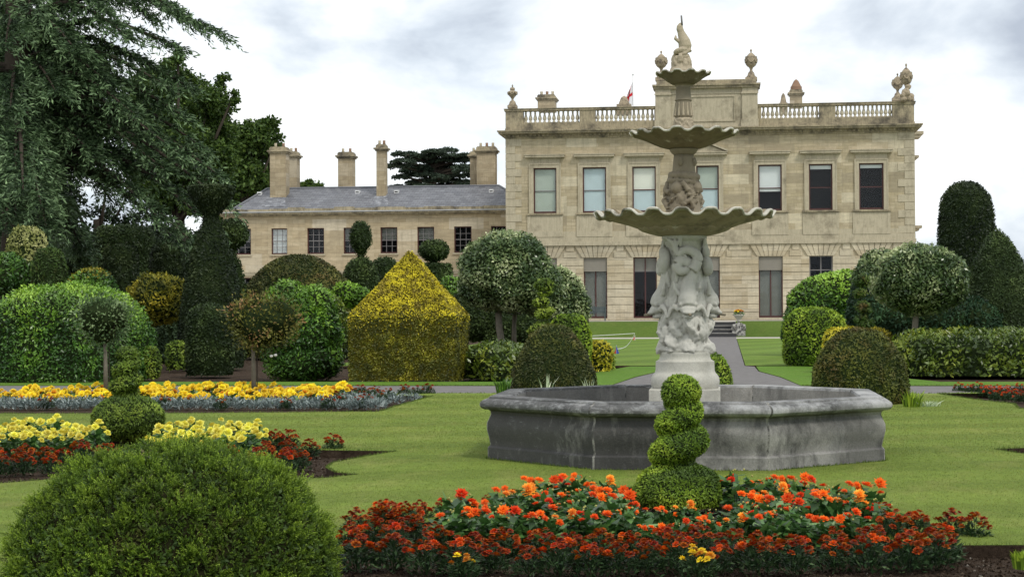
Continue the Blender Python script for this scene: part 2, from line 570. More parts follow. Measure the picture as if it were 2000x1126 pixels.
def bush(name, label, cat, V, Fc, cen, style, D, amp=0.04, freq=2.5, rag=1.0, parent=None, dens_k=1.0, style2=None, top_frac=0.0, group=None, spread=1.0, mesh_only=False, fringe=0.0, lay=0.9):
    SEED[0] += 1
    rng = np.random.default_rng(SEED[0])
    V = lumpy(V, cen, amp, freq, SEED[0] * 0.37)
    L, W, tw, dens = leaf_params(D, style)
    Q, tv = foliage_arrays(V, Fc, rng, dens * dens_k, L * rag, W * rag, spread=spread, sink=L * 0.5, jitter=fringe, lay=lay)
    vn = vert_normals(V, Fc)
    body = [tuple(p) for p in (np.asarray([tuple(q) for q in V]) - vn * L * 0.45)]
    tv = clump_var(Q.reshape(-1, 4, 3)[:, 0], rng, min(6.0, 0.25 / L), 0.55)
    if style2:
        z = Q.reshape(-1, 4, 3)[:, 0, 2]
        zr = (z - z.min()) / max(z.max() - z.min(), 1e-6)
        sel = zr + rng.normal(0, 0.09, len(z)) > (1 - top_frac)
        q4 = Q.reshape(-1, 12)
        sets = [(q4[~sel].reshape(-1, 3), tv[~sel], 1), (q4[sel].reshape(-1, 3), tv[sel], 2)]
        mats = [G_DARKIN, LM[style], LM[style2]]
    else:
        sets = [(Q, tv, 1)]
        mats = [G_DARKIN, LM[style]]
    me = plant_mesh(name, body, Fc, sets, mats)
    if mesh_only:
        return me
    o = link(name, me, parent)
    return tag(o, label, cat, group)

def topi(name, label, cat, pxc, Y, prof, style, amp=0.03, freq=2.5, base=True, seg=40, **k):
    """clipped shape turned about its axis; prof = [(py, half width px), ...] from the top down"""
    c = at(pxc, prof[-1][0], Y)
    m = ppm(c)
    p = [(at(pxc, py, Y).z, hw / m) for py, hw in prof]
    p = smooth_prof(p, max(20, len(p) * 6))
    if base and p[-1][0] > 0.05:
        p.append((0.0, p[-1][1] * 0.92))
    V, Fc = revolve(p, c.x, c.y, seg)
    zs = [q[0] for q in p]
    return bush(name, label, cat, V, Fc, (c.x, c.y, (max(zs) + min(zs)) / 2), style, (c - EYEV).length, amp, freq, **k)

def blobs(name, label, cat, Y, items, style, amp=0.05, freq=2.2, **k):
    """shape made of overlapping rounded masses: items = (px, py, half width px, half height px, dY, tilt deg)"""
    mb = MB()
    cs = []
    for it in items:
        px, py, hw, hh = it[:4]
        dY = it[4] if len(it) > 4 else 0
        tl = it[5] if len(it) > 5 else 0
        c = at(px, py, Y + dY)
        m = ppm(c)
        rot = Matrix.Rotation(R(tl), 3, 'Y')
        mb.ball(c, (hw / m, hw / m * (it[6] if len(it) > 6 else 1.0), hh / m), 30, 20, rot=rot)
        cs.append(c)
    cen = sum(cs, Vector()) / len(cs)
    # keep each mass's own outward direction
    V = []
    n = len(mb.v) // len(items)
    for i in range(len(items)):
        V += lumpy(mb.v[i * n:(i + 1) * n], cs[i], amp, freq, i * 3.3)
    V = [Vector((p.x, p.y, max(p.z, 0.0))) for p in V]
    return bush(name, label, cat, V, mb.f, cen, style, (cen - EYEV).length, 0.0, 1.0, **k)

# ------------------------------------------------------------------ ground, lawns, paths
def m_grass(name, a, b, yel, stripes=None, scale=1.0):
    g = NG(name)
    c = g.mix(g.ramp(g.noise(0.35 * scale, 4, 0.6), [(0.35, 0.0), (0.65, 1.0)]), a, b)
    v = g.map((1.0, 0.45, 1))
    f = g.ramp(g.noise(1.7, 6, 0.7, vec=v), [(0.50, 0.0), (0.72, 0.75)])
    c = g.mix(f, c, yel)
    if stripes:
        wv = g.n('ShaderNodeTexWave', {'Vector': g.map((1, 1, 1), rot=(0, 0, stripes[1])), 'Scale': stripes[0], 'Distortion': 0.4, 'Detail': 2.0}).outputs['Fac']
        c = g.mix(1.0, c, g.ramp(wv, [(0.35, 0.90), (0.65, 1.08)]), 'MULTIPLY')
    fine = g.ramp(g.noise(55, 4, 0.75), [(0.32, 0.78), (0.5, 1.0), (0.7, 1.16)])
    c = g.mix(1.0, c, fine, 'MULTIPLY')
    fine2 = g.ramp(g.noise(9, 5, 0.7, vec=g.map((1, 0.5, 1))), [(0.3, 0.80), (0.7, 1.16)])
    c = g.mix(1.0, c, fine2, 'MULTIPLY')
    return g.done(g.pbsdf(c, 0.9, g.bump(g.noise(90, 4, 0.8), 0.6, 0.02), spec=0.15))
M_LAWN = m_grass('mown_lawn', (0.130, 0.190, 0.028), (0.170, 0.230, 0.038), (0.240, 0.255, 0.068), stripes=(0.16, R(75)))
M_LAWN_FAR = m_grass('striped_lawn', (0.115, 0.190, 0.028), (0.14, 0.215, 0.033), (0.17, 0.22, 0.045), stripes=(0.10, R(24)))
M_BANK = m_grass('rough_bank', (0.070, 0.115, 0.018), (0.095, 0.148, 0.024), (0.11, 0.14, 0.03))
M_VERGE = m_grass('bright_verge', (0.095, 0.190, 0.020), (0.115, 0.215, 0.025), (0.13, 0.20, 0.035))
def m_soil():
    g = NG('soil')
    c = g.ramp(g.noise(7, 8, 0.75), [(0.3, (0.025, 0.017, 0.011)), (0.55, (0.075, 0.052, 0.036)), (0.75, (0.14, 0.105, 0.075))])
    return g.done(g.pbsdf(c, 0.98, g.bump(g.noise(22, 8, 0.8), 1.0, 0.05), spec=0.1))
M_SOIL = m_soil()
def m_path():
    g = NG('asphalt_path')
    c = g.ramp(g.noise(3, 6, 0.6), [(0.3, (0.15, 0.142, 0.138)), (0.7, (0.21, 0.20, 0.195))])
    c = g.mix(1.0, c, g.ramp(g.noise(60, 3, 0.7), [(0.3, 0.75), (0.7, 1.18)]), 'MULTIPLY')
    return g.done(g.pbsdf(c, 0.92, g.bump(g.noise(70, 4), 0.5, 0.01), spec=0.2))
M_PATH = m_path()
M_GRAVEL = m_plain('pale_gravel', (0.46, 0.43, 0.38), 0.95, 0.15, 0.2, 5)

def sheet(name, polys, z, mat, holes=(), depth=0.0, kind='structure', mat_side=None):
    """flat outline(s) of (x, y) with a turned-down edge of the given depth"""
    mb = MB()
    outs = polys if isinstance(polys[0][0], (list, tuple, Vector)) else [polys]
    hs = [[(p[0], p[1]) for p in h] for h in holes]
    for o_ in outs:
        loops = [[Vector((p[0], p[1], z)) for p in o_]] + [[Vector((x, y, z)) for x, y in h] for h in hs]
        flat = [p for l in loops for p in l]
        tr = tessellate_polygon(loops)
        fs = []
        for t in tr:
            a, b, c = (flat[i] for i in t)
            if (b - a).cross(c - a).z < 0:
                t = (t[0], t[2], t[1])
            fs.append(t)
        mb.add(flat, fs)
        if depth:
            for l in loops:
                for i in range(len(l)):
                    p, q = l[i], l[(i + 1) % len(l)]
                    dz = Vector((0, 0, -depth))
                    mb.add([p, q, q + dz, p + dz], [(0, 1, 2, 3)], 1)
    o = mb.build(name, [mat, mat_side or mat])
    return tag(o, kind=kind)

def curve_pts(pts, n=6):
    """closed smooth outline through points"""
    res = []
    m = len(pts)
    for i in range(m):
        p0, p1, p2, p3 = (Vector((*pts[(i + k) % m][:2], 0)) for k in (-1, 0, 1, 2))
        for j in range(n):
            f = j / n
            q = 0.5 * ((2 * p1) + (p2 - p0) * f + (2 * p0 - 5 * p1 + 4 * p2 - p3) * f * f + (3 * p1 - p0 - 3 * p2 + p3) * f ** 3)
            res.append((q.x, q.y))
    return res
def gp(*px):
    return [tuple(gnd(x, y)[:2]) for x, y in px]
def dens_line(pts, step=0.5):
    res = []
    for i in range(len(pts)):
        a, b = pts[i], pts[(i + 1) % len(pts)]
        n = max(1, int(math.dist(a, b) / step))
        for j in range(n):
            res.append((a[0] + (b[0] - a[0]) * j / n, a[1] + (b[1] - a[1]) * j / n))
    return res
def wob(pts, amp=0.012, f=6):
    return [(x + amp * mnoise.noise(Vector((x * f, y * f, 0))), y + amp * mnoise.noise(Vector((x * f, y * f, 7)))) for x, y in pts]

FB = gnd(1339, 884)                      # centre of the fountain
AX = FB.x                                # the garden's axis runs along Y through the fountain
sheet('ground', [(-900, -60), (900, -60), (900, 1500), (-900, 1500)], -0.09, M_SOIL)
bed_front = gp((945, 972), (1012, 979), (1120, 960), (1240, 950), (1400, 958), (1560, 985), (1600, 990), (1685, 968), (1655, 992), (1700, 1030), (1760, 1064), (2060, 1063), (2300, 1150), (1600, 1250), (900, 1230), (560, 1200), (590, 1085), (690, 1040), (860, 1015), (948, 1003))
bed_left = gp((-150, 866), (-40, 862), (200, 855), (400, 858), (520, 868), (600, 878), (775, 880), (700, 893), (652, 902), (638, 912), (658, 922), (702, 925), (640, 932), (560, 934), (400, 938), (160, 930), (0, 943), (-150, 955))
bed_back = gp((-120, 806), (-120, 774), (300, 772), (700, 771), (845, 773), (800, 785), (740, 803), (400, 806), (100, 807))
bed_right = gp((1830, 768), (1900, 766), (2100, 766), (2100, 784), (2020, 796), (1990, 797), (1980, 788), (1900, 779))
bed_right2 = gp((1938, 876), (2000, 874), (2160, 872), (2160, 890), (2030, 888), (1990, 884))
H0 = [wob(dens_line(b, 0.25)) for b in (bed_front, bed_left, bed_back, bed_right, bed_right2)]
yN, yF = 34.7, 38.3
basin_r = 1.0
sheet('lawn', dens_line([(-60, -40), (60, -40), (60, yN), (-60, yN)], 4), 0.0, M_LAWN, holes=H0, depth=0.09, mat_side=M_SOIL)
pc = AX
sheet('path', [[(-60, yN), (60, yN), (60, yF), (-60, yF)]], -0.016, M_PATH)
hw = 0.98
yJ, yK, yT, yB = 40.2, 51.5, 97.5, 104.0
junc = [(pc - 2.05, yF), (pc + 2.05, yF), (pc + 1.75, 43), (pc + 1.3, 47), (pc + 1.25, 51), (pc + hw, 51.6), (pc + hw, yB), (pc - hw, yB), (pc - hw, 51.6), (pc - 1.25, 51), (pc - 1.3, 47), (pc - 1.75, 43)]
sheet('central_path', junc, -0.012, M_PATH)
# verges by the junction, grass strips, far lawns
sheet('verge', [[(pc + 2.05, yF), (60, yF), (60, yJ), (pc + 5.2, yJ), (pc + 3.3, 46.5), (pc + 3.0, 51.0), (pc + 1.30, 51.0), (pc + 1.32, 47), (pc + 1.77, 43)]], 0.0, M_VERGE, depth=0.06, mat_side=M_BANK)
sheet('verge', [[(-60, yF), (pc - 2.05, yF), (pc - 1.77, 43), (pc - 1.32, 47), (pc - 1.30, 51), (pc - 2.3, 51), (pc - 2.9, 46.5), (pc - 3.2, yJ), (-60, yJ)]], 0.0, M_VERGE, depth=0.06, mat_side=M_BANK)
sheet('lawn', [[(pc + hw + 0.02, 51.6), (30, 51.6), (30, yT), (pc + hw + 0.02, yT)]], 0.0, M_LAWN_FAR, depth=0.06, mat_side=M_SOIL)
sheet('lawn', [[(pc - hw - 0.02, yT), (-12, yT), (-12, 51.6), (pc - hw - 0.02, 51.6)]], 0.0, M_LAWN_FAR, depth=0.06, mat_side=M_SOIL)
sheet('gravel_walk', [[(-60, yT), (pc - hw, yT), (pc - hw, yB), (-60, yB)], [(pc + hw, yT), (60, yT), (60, yB), (pc + hw, yB)]], -0.028, M_GRAVEL)
sheet('field', [[(26, 62), (900, 62), (900, 1500), (26, 1500)], [(-900, 80), (-40, 80), (-40, 1500), (-900, 1500)]], -0.05, M_BANK)
# terrace: grass bank, level top, path under the house
TZ = 0.86
mb = MB()
for x0, x1 in ((-60, pc - 1.0), (pc + 1.0, 60)):
    prof = [(yB - 0.6, -0.03), (yB, 0.0), (yB + 0.5, 0.10), (yB + 1.6, 0.52), (yB + 2.4, 0.78), (yB + 3.1, TZ), (112.0, TZ)]
    for i in range(len(prof) - 1):
        (ya, za), (yb, zb) = prof[i], prof[i + 1]
        mb.add([(x0, ya, za), (x1, ya, za), (x1, yb, zb), (x0, yb, zb)], [(0, 1, 2, 3)])
    xe = x1 if x0 == -60 else x0
tag(mb.build('terrace_bank', M_BANK), kind='structure')
mb = MB()
mb.box(-60, 60, 112.0, 200, TZ - 0.5, TZ + 0.006)
mb.box(pc - 1.0, pc + 1.0, yB + 2.6, 112.0, TZ - 0.5, TZ + 0.006)
tag(mb.build('terrace_path', M_GRAVEL), kind='structure')
M_DARKSTONE = m_plain('dark_step_stone', (0.045, 0.045, 0.047), 0.7, 0.4, 0.3, 12)
M_GREYSTONE = m_stone('grey_step_stone', (0.30, 0.29, 0.27), (0.08, 0.08, 0.075), (0.5, 0.48, 0.44))
st = empty('stone_steps', (pc, yB, 0), 'short flight of dark stone steps climbing the grass bank to the terrace', 'steps')
for i in range(4):
    z0, z1 = i * TZ / 4 - (0.2 if i == 0 else 0), (i + 1) * TZ / 4
    y0 = yB - 0.3 + i * 0.75
    m1 = MB()
    m1.box(pc - 1.0, pc + 1.0, y0 + 0.03, yB + 3.2, z0, z1 - 0.045)
    o = m1.build('riser', M_DARKSTONE, st)
    m1 = MB()
    m1.box(pc - 1.0, pc + 1.0, y0, yB + 3.2, z1 - 0.045, z1, 0)
    m1.build('tread', M_GREYSTONE, st, bevel=0.01)

# ------------------------------------------------------------------ house materials
def m_ashlar(name, c1, c2, c3, bw, rh, patch=0.35, stain=0.3, off=0.5):
    g = NG(name)
    sep = g.n('ShaderNodeSeparateXYZ', {0: g.tc.outputs['Object']})
    sx = g.n('ShaderNodeMath', {0: sep.outputs['X'], 1: sep.outputs['Y']}, operation='ADD').outputs[0]
    v = g.n('ShaderNodeCombineXYZ', {0: sx, 1: sep.outputs['Z'], 2: 0.0}).outputs[0]
    def brick(w_, h_, mort, a, b):
        return g.n('ShaderNodeTexBrick', {'Vector': v, 'Color1': (*a, 1), 'Color2': (*b, 1), 'Mortar': (a[0] * 0.62, a[1] * 0.60, a[2] * 0.58, 1), 'Scale': 1.0, 'Mortar Size': mort, 'Mortar Smooth': 0.4, 'Bias': 0.0, 'Brick Width': w_, 'Row Height': h_})
    b1 = brick(bw, rh, 0.010, c1, c2)
    b1.offset = off
    c = b1.outputs['Color']
    b2 = brick(bw * 2.7, rh * 3, 0.0, (0, 0, 0), (1, 1, 1))
    f = g.ramp(b2.outputs['Color'], [(0.78, 0.0), (0.86, patch)])
    c = g.mix(f, c, c3)
    f = g.ramp(b2.outputs['Color'], [(0.10, patch), (0.18, 0.0)])
    c = g.mix(f, c, tuple(x * 0.68 for x in c1))
    fine = g.noise(2.2, 7, 0.7, vec=g.map((0.8, 0.8, 3.5)))
    c = g.mix(1.0, c, g.ramp(fine, [(0.3, 0.80), (0.7, 1.14)]), 'MULTIPLY')
    dirt = g.ramp(g.noise(0.33, 7, 0.7, vec=g.map((1, 1, 0.7))), [(0.45, 0.0), (0.72, stain)])
    c = g.mix(dirt, c, (0.13, 0.115, 0.085))
    runs = g.ramp(g.noise(2.0, 6, 0.7, vec=g.map((2.2, 2.2, 0.22), (3, 0, 1))), [(0.50, 0.0), (0.68, stain * 0.9)])
    c = g.mix(runs, c, tuple(x * 0.42 for x in c1))
    c = g.mix(1.0, c, g.ramp(g.noise(24, 3, 0.7), [(0.3, 0.86), (0.7, 1.08)]), 'MULTIPLY')
    return g.done(g.pbsdf(c, 0.92, g.bump(b1.outputs['Fac'], -0.35, 0.01), spec=0.2))
M_ASH = m_ashlar('ashlar_stone', (0.55, 0.47, 0.325), (0.45, 0.38, 0.245), (0.67, 0.60, 0.44), 0.75, 0.22, 0.75, 0.42)
M_RUST = m_ashlar('rusticated_stone', (0.62, 0.55, 0.41), (0.49, 0.41, 0.275), (0.68, 0.61, 0.46), 1.3, 0.545, 0.6, 0.35)
M_WINGASH = m_ashlar('wing_stone', (0.56, 0.47, 0.32), (0.45, 0.365, 0.235), (0.64, 0.58, 0.46), 0.95, 0.28, 0.6, 0.3)
M_TRIM = m_stone('dressed_stone', (0.52, 0.46, 0.335), (0.21, 0.18, 0.125), (0.62, 0.55, 0.40), 0.8, 0.54, 0.75, 0.6, 0.75, streak=0.35)
M_CORN = m_stone('weathered_cornice_stone', (0.44, 0.375, 0.25), (0.12, 0.105, 0.08), (0.56, 0.52, 0.42), 1.2, 0.45, 0.66, 0.62, 0.75, streak=0.55)
M_URN = m_stone('urn_stone', (0.40, 0.33, 0.23), (0.12, 0.10, 0.08), (0.56, 0.50, 0.38), 4, 0.48, 0.66, 0.6, 0.75)
M_BALUS = m_stone('baluster_stone', (0.60, 0.54, 0.40), (0.30, 0.26, 0.19), (0.72, 0.68, 0.58), 4, 0.52, 0.7, 0.55, 0.7)
M_SASH = m_plain('maroon_sash_paint', (0.085, 0.030, 0.026), 0.45, 0.4)
M_SASHW = m_plain('grey_glazing_bars', (0.20, 0.19, 0.19), 0.5, 0.4)
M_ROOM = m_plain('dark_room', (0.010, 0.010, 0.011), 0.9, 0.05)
def m_glass():
    g = NG('window_glass')
    fr = g.n('ShaderNodeFresnel', {'IOR': 1.5}).outputs[0]
    fac = g.n('ShaderNodeMath', {0: fr, 1: 0.28}, operation='MULTIPLY').outputs[0]
    tr = g.n('ShaderNodeBsdfTransparent', {'Color': (0.98, 0.99, 0.99, 1)}).outputs[0]
    gl = g.n('ShaderNodeBsdfGlossy', {'Color': (0.9, 0.95, 1, 1), 'Roughness': 0.04, 'Normal': g.bump(g.noise(1.3, 2), 0.08, 0.1)}).outputs[0]
    return g.done(g.n('ShaderNodeMixShader', {0: fac, 1: tr, 2: gl}).outputs[0])
M_GLASS = m_glass()
M_BL = {
 'blue': m_plain('pale_blue_blind', (0.58, 0.68, 0.70), 0.9, 0.1, 0.16, 0.9),
 'green': m_plain('grey_green_blind', (0.47, 0.52, 0.45), 0.9, 0.1, 0.16, 0.9),
 'cream': m_plain('cream_blind', (0.85, 0.84, 0.74), 0.9, 0.1, 0.05, 1.5),
 'white': m_plain('white_blind', (0.78, 0.80, 0.79), 0.9, 0.1, 0.05, 1.5),
 'shutter': m_plain('grey_inner_shutter', (0.19, 0.195, 0.175), 0.8, 0.2, 0.06, 2),
 'slat': m_plain('slatted_blind', (0.29, 0.27, 0.23), 0.8, 0.2, 0.1, 4),
}
def m_slate():
    g = NG('roof_slate')
    sep = g.n('ShaderNodeSeparateXYZ', {0: g.tc.outputs['Object']})
    v = g.n('ShaderNodeCombineXYZ', {0: sep.outputs['X'], 1: sep.outputs['Z'], 2: 0.0}).outputs[0]
    b = g.n('ShaderNodeTexBrick', {'Vector': v, 'Color1': (0.115, 0.12, 0.135, 1), 'Color2': (0.175, 0.18, 0.195, 1), 'Mortar': (0.05, 0.05, 0.055, 1), 'Scale': 1.0, 'Mortar Size': 0.012, 'Brick Width': 0.42, 'Row Height': 0.155})
    c = g.mix(1.0, b.outputs['Color'], g.ramp(g.noise(0.9, 7, 0.7), [(0.3, 0.75), (0.7, 1.3)]), 'MULTIPLY')
    return g.done(g.pbsdf(c, 0.6, g.bump(b.outputs['Fac'], -0.5, 0.02), spec=0.4))
M_SLATE = m_slate()
M_LEAD = m_plain('lead_flashing', (0.42, 0.44, 0.46), 0.55, 0.4, 0.2, 4)
M_STREAK = m_stone('lead_stained_slate', (0.22, 0.23, 0.25), (0.13, 0.135, 0.15), (0.36, 0.37, 0.39), 1.5, 0.45, 0.6, 0.5, 0.62, streak=0.8)
M_TERRA = m_plain('terracotta', (0.27, 0.17, 0.115), 0.85, 0.2, 0.3, 9)
M_CHIM = m_ashlar('chimney_stone', (0.50, 0.415, 0.28), (0.39, 0.315, 0.20), (0.58, 0.51, 0.39), 0.85, 0.34, 0.6, 0.5)

# ------------------------------------------------------------------ the country house
YH = 118.0
def hx(px, py=360): return at(px, py, YH).x
def hz(py, px=1064): return at(px, py, YH).z
house = empty('country_house', (hx(1389), YH, TZ), 'two-storey cream stone mansion with roof balustrade, urns and tall sash windows behind the fountain', 'mansion')
XL, XR = hx(989, 400), hx(1786, 400)
zb = TZ
z_str0, z_str1 = hz(480), hz(472.5)
z_plinth = hz(452)
z_sill, z_wt = hz(416.5), hz(328)
z_gt = hz(504)
z_gb = TZ + 0.17
z_corn0, z_corn1 = hz(270), hz(256)
z_par0, z_parT = hz(241), hz(213)
upx = [(1042, 1087), (1138, 1184), (1235, 1281), (1360, 1404), (1481, 1527), (1580, 1626), (1678, 1726)]
UW = [(hx(a, 370), hx(b, 370)) for a, b in upx]
GW = [(hx(a + 1, 560), hx(b + 1, 560)) for a, b in [(1040, 1087), (1139, 1185), (1236, 1282), (1359, 1405), (1481, 1528), (1580, 1626), (1679, 1725)]]
DEEP = 24.0
# upper wall
def wall_rows(mb, x0, x1, z0, z1, y0, y1, ops, oz0, oz1, m=0):
    xs = [x0]
    for a, b in ops: xs += [a, b]
    xs.append(x1)
    for i in range(0, len(xs), 2):
        mb.box(xs[i], xs[i + 1], y0, y1, z0, z1, m)
    for a, b in ops:
        if oz0 > z0 + 1e-4: mb.box(a, b, y0 + 0.001, y1 - 0.001, z0, oz0, m)
        if oz1 < z1 - 1e-4: mb.box(a, b, y0 + 0.001, y1 - 0.001, oz1, z1, m)
mb = MB()
wall_rows(mb, XL, XR, z_str1, z_corn0 + 0.05, YH, YH + 0.6, UW, z_sill, z_wt)
mb.box(XL, XL + 0.6, YH + 0.602, YH + DEEP, zb - 0.4, z_corn0 + 0.05)
mb.box(XR - 0.6, XR, YH + 0.602, YH + DEEP, zb - 0.4, z_corn0 + 0.05)
mb.box(XL + 0.601, XR - 0.601, YH + DEEP - 0.6, YH + DEEP, zb - 0.4, z_corn0 + 0.05)
mb.build('upper_wall', M_ASH, house)
# rusticated ground floor: courses with open joints in front of a backing wall
mb = MB()
wall_rows(mb, XL, XR, zb - 0.3, z_str0, YH + 0.05, YH + 0.6, GW, z_gb, z_gt, 0)
nC = 8
ch = (z_gt - (zb + 0.02)) / nC
for i in range(nC):
    z0 = zb + 0.02 + i * ch
    xs = [XL] + [v for ab in GW for v in ab] + [XR]
    for k in range(0, len(xs), 2):
        mb.box(xs[k], xs[k + 1], YH - 0.03, YH + 0.049, z0 + 0.018, z0 + ch - 0.018, 0)
zt = z_gt
hv = z_str0 - z_gt
for i in range(2):                                  # two courses above the openings, between the keystones
    z0 = zt + i * hv / 2
    xs = [XL] + [v for a, b in GW for v in (a - 0.46 - 0.18 * i, b + 0.46 + 0.18 * i)] + [XR]
    for k in range(0, len(xs), 2):
        if xs[k + 1] > xs[k] + 0.05:
            mb.box(xs[k], xs[k + 1], YH - 0.03, YH + 0.049, z0 + 0.018, z0 + hv / 2 - 0.018, 0)
for a, b in GW:                                      # flat arch of seven wedge stones
    n = 7
    lo0, lo1, hi0, hi1 = a - 0.10, b + 0.10, a - 0.62, b + 0.62
    for k in range(n):
        f0, f1 = k / n + 0.008, (k + 1) / n - 0.008
        mb.prism_y([(lo0 + (lo1 - lo0) * f0, zt + 0.012), (lo0 + (lo1 - lo0) * f1, zt + 0.012), (hi0 + (hi1 - hi0) * f1, z_str0 - 0.015), (hi0 + (hi1 - hi0) * f0, z_str0 - 0.015)], YH - 0.045, YH + 0.0495)
mb.build('rusticated_wall', M_RUST, house)
mb = MB()
mb.box(XL - 0.05, XR + 0.05, YH - 0.10, YH + 0.05, zb - 0.3, zb + 0.02)
mb.build('plinth_base', M_TRIM, house)
# string course and pedestal zone
mb = MB()
mb.box(XL - 0.10, XR + 0.10, YH - 0.14, YH - 0.001, z_str0, z_str1)
mb.box(XL - 0.05, XR + 0.05, YH - 0.07, YH - 0.001, z_str1, z_str1 + 0.33)
segs = [(a - 0.42, b + 0.42) for a, b in UW]
xs = [XL - 0.02] + [v for s_ in segs for v in s_] + [XR + 0.02]
for i in range(0, len(xs), 2):
    mb.box(xs[i], xs[i + 1], YH - 0.025, YH - 0.001, z_str1 + 0.33, z_plinth - 0.02)
for a, b in segs:
    mb.box(a, b, YH - 0.10, YH - 0.001, z_str1 + 0.33, z_plinth + 0.02)
    mb.box(a - 0.0, b + 0.0, YH - 0.06, YH - 0.001, z_plinth + 0.02, z_sill - 0.16)
    mb.box(a + 0.001, a + 0.2, YH - 0.085, YH - 0.061, z_plinth + 0.02, z_sill - 0.16)
    mb.box(b - 0.2, b - 0.001, YH - 0.085, YH - 0.061, z_plinth + 0.02, z_sill - 0.16)
mb.build('string_course', M_TRIM, house)
# quoins, alternately long and short
z = z_str1 + 0.36
zq = (z_corn0 - z) / 13
for side in (0, 1):
    mb = MB()
    for i in range(13):
        wq = 1.05 if i % 2 == 0 else 0.62
        xa, xb = (XL - 0.04, XL + wq) if side == 0 else (XR - wq, XR + 0.04)
        mb.box(xa, xb, YH - 0.04, YH - 0.0005, z + i * zq + 0.014, z + (i + 1) * zq - 0.014)
    mb.build('quoins', M_TRIM, house)
# cornice
mb = MB()
zc = z_corn0
mb.box(XL - 0.06, XR + 0.06, YH - 0.08, YH + DEEP + 0.1, zc - 0.02, zc + 0.09)
mb.box(XL - 0.26, XR + 0.26, YH - 0.26, YH + DEEP + 0.2, zc + 0.235, zc + 0.30)
mb.box(XL - 0.46, XR + 0.46, YH - 0.52, YH + DEEP + 0.4, zc + 0.30, zc + 0.43)
mb.box(XL - 0.54, XR + 0.54, YH - 0.60, YH + DEEP + 0.5, zc + 0.43, zc + 0.52)
mb.box(XL - 0.14, XR + 0.14, YH - 0.14, YH + DEEP + 0.1, zc + 0.09, zc + 0.235)
x = XL - 0.12
while x < XR:
    mb.box(x, x + 0.13, YH - 0.255, YH - 0.141, zc + 0.11, zc + 0.234)
    x += 0.29
mb.build('cornice', M_CORN, house)
ZC = zc + 0.52
# parapet with balustrades
bal_px = [(1022, 1132, 12), (1163, 1278, 13), (1487, 1600, 13), (1632, 1743, 13)]
BAL = [(hx(a, 228), hx(b, 228), n) for a, b, n in bal_px]
ax0, ax1 = hx(1281, 210), hx(1479, 210)
z_b0, z_b1 = hz(240), hz(216.5)
mb = MB()
solid = [XL - 0.02, BAL[0][0], BAL[0][1], BAL[1][0], BAL[1][1], BAL[2][0], BAL[2][1], BAL[3][0], BAL[3][1], XR + 0.02]
for i in range(0, len(solid), 2):
    mb.box(solid[i], solid[i + 1], YH - 0.10, YH + 0.45, ZC, z_b1)
for a, b, n in BAL:
    mb.box(a, b, YH - 0.08, YH + 0.43, ZC, z_b0)
mb.box(XL - 0.06, XR + 0.06, YH - 0.13, YH - 0.101, ZC, ZC + 0.16)
zr = hz(211.5)
for xa, xb in ((XL - 0.1, ax0 - 0.031), (ax1 + 0.031, XR + 0.1)):
    mb.box(xa, xb, YH - 0.16, YH + 0.51, z_b1, zr - 0.05)
    mb.box(xa - 0.03, xb + 0.03, YH - 0.20, YH + 0.55, zr - 0.05, zr)
# side and back parapet
mb.box(XL, XL + 0.5, YH + 0.56, YH + DEEP, ZC, zr - 0.02)
mb.box(XR - 0.5, XR, YH + 0.56, YH + DEEP, ZC, zr - 0.02)
mb.build('parapet', M_CORN, house)
balp = [(1, .095), (.93, .095), (.92, .06), (.86, .055), (.80, .085), (.76, .055), (.62, .075), (.42, .125), (.28, .13), (.18, .085), (.12, .06), (.08, .10), (0, .10)]
for a, b, n in BAL:
    root = None
    mbr = MB()
    mbr.box(a, b, YH + 0.06, YH + 0.30, z_b0, z_b0 + 0.05)
    root = mbr.build('balustrade', M_TRIM, house)
    first = None
    for k in range(n):
        x = a + (b - a) * (k + 0.5) / n
        if first is None:
            m2 = MB()
            m2.lathe([(z_b0 + 0.05 + (z_b1 - z_b0 - 0.05) * t, r) for t, r in balp], x, YH + 0.18, 12)
            first = m2.build('baluster', M_BALUS, root, smooth=True)
            fx = x
        else:
            o = first.copy()
            C.objects.link(o)
            o.parent = root
            o.location = (x - fx, 0, 0)
# flat roof
mb = MB()
mb.box(XL + 0.501, XR - 0.501, YH + 0.56, YH + DEEP - 0.02, ZC - 0.3, ZC + 0.02)
mb.build('flat_roof', M_LEAD, house)
# attic block over the middle bay
za0, za1, za2 = zr, hz(166, 1381), hz(157, 1381)
mb = MB()
mb.box(ax0, ax1, YH - 0.16, YH + 2.2, ZC + 0.0, za1 - 0.25)
mb.box(ax0 - 0.03, ax0 + 1.0, YH - 0.30, YH - 0.161, ZC, za1 - 0.25)
mb.box(ax1 - 1.0, ax1 + 0.03, YH - 0.30, YH - 0.161, ZC, za1 - 0.25)
for xa, xb in ((ax0 - 0.08, ax0 + 1.08), (ax1 - 1.08, ax1 + 0.08)):
    mb.box(xa, xb, YH - 0.38, YH - 0.301, ZC, ZC + 0.5)
px0, px1, pz0, pz1 = ax0 + 1.55, ax1 - 1.45, hz(235, 1381), hz(190, 1381)
for q in ((px0, px1, pz1, pz1 + 0.10), (px0, px1, pz0 - 0.10, pz0), (px0, px0 + 0.1, pz0, pz1), (px1 - 0.1, px1, pz0, pz1)):
    mb.box(q[0], q[1], YH - 0.22, YH - 0.161, q[2], q[3])
mb.box(ax0 + 1.001, ax1 - 1.001, YH - 0.205, YH - 0.161, za1 - 0.62, za1 - 0.52)
mb.box(ax0 - 0.08, ax0 + 1.06, YH - 0.38, YH - 0.301, za1 - 0.66, za1 - 0.56)
mb.box(ax1 - 1.06, ax1 + 0.08, YH - 0.38, YH - 0.301, za1 - 0.66, za1 - 0.56)
mb.build('attic_block', M_TRIM, house)
mb = MB()
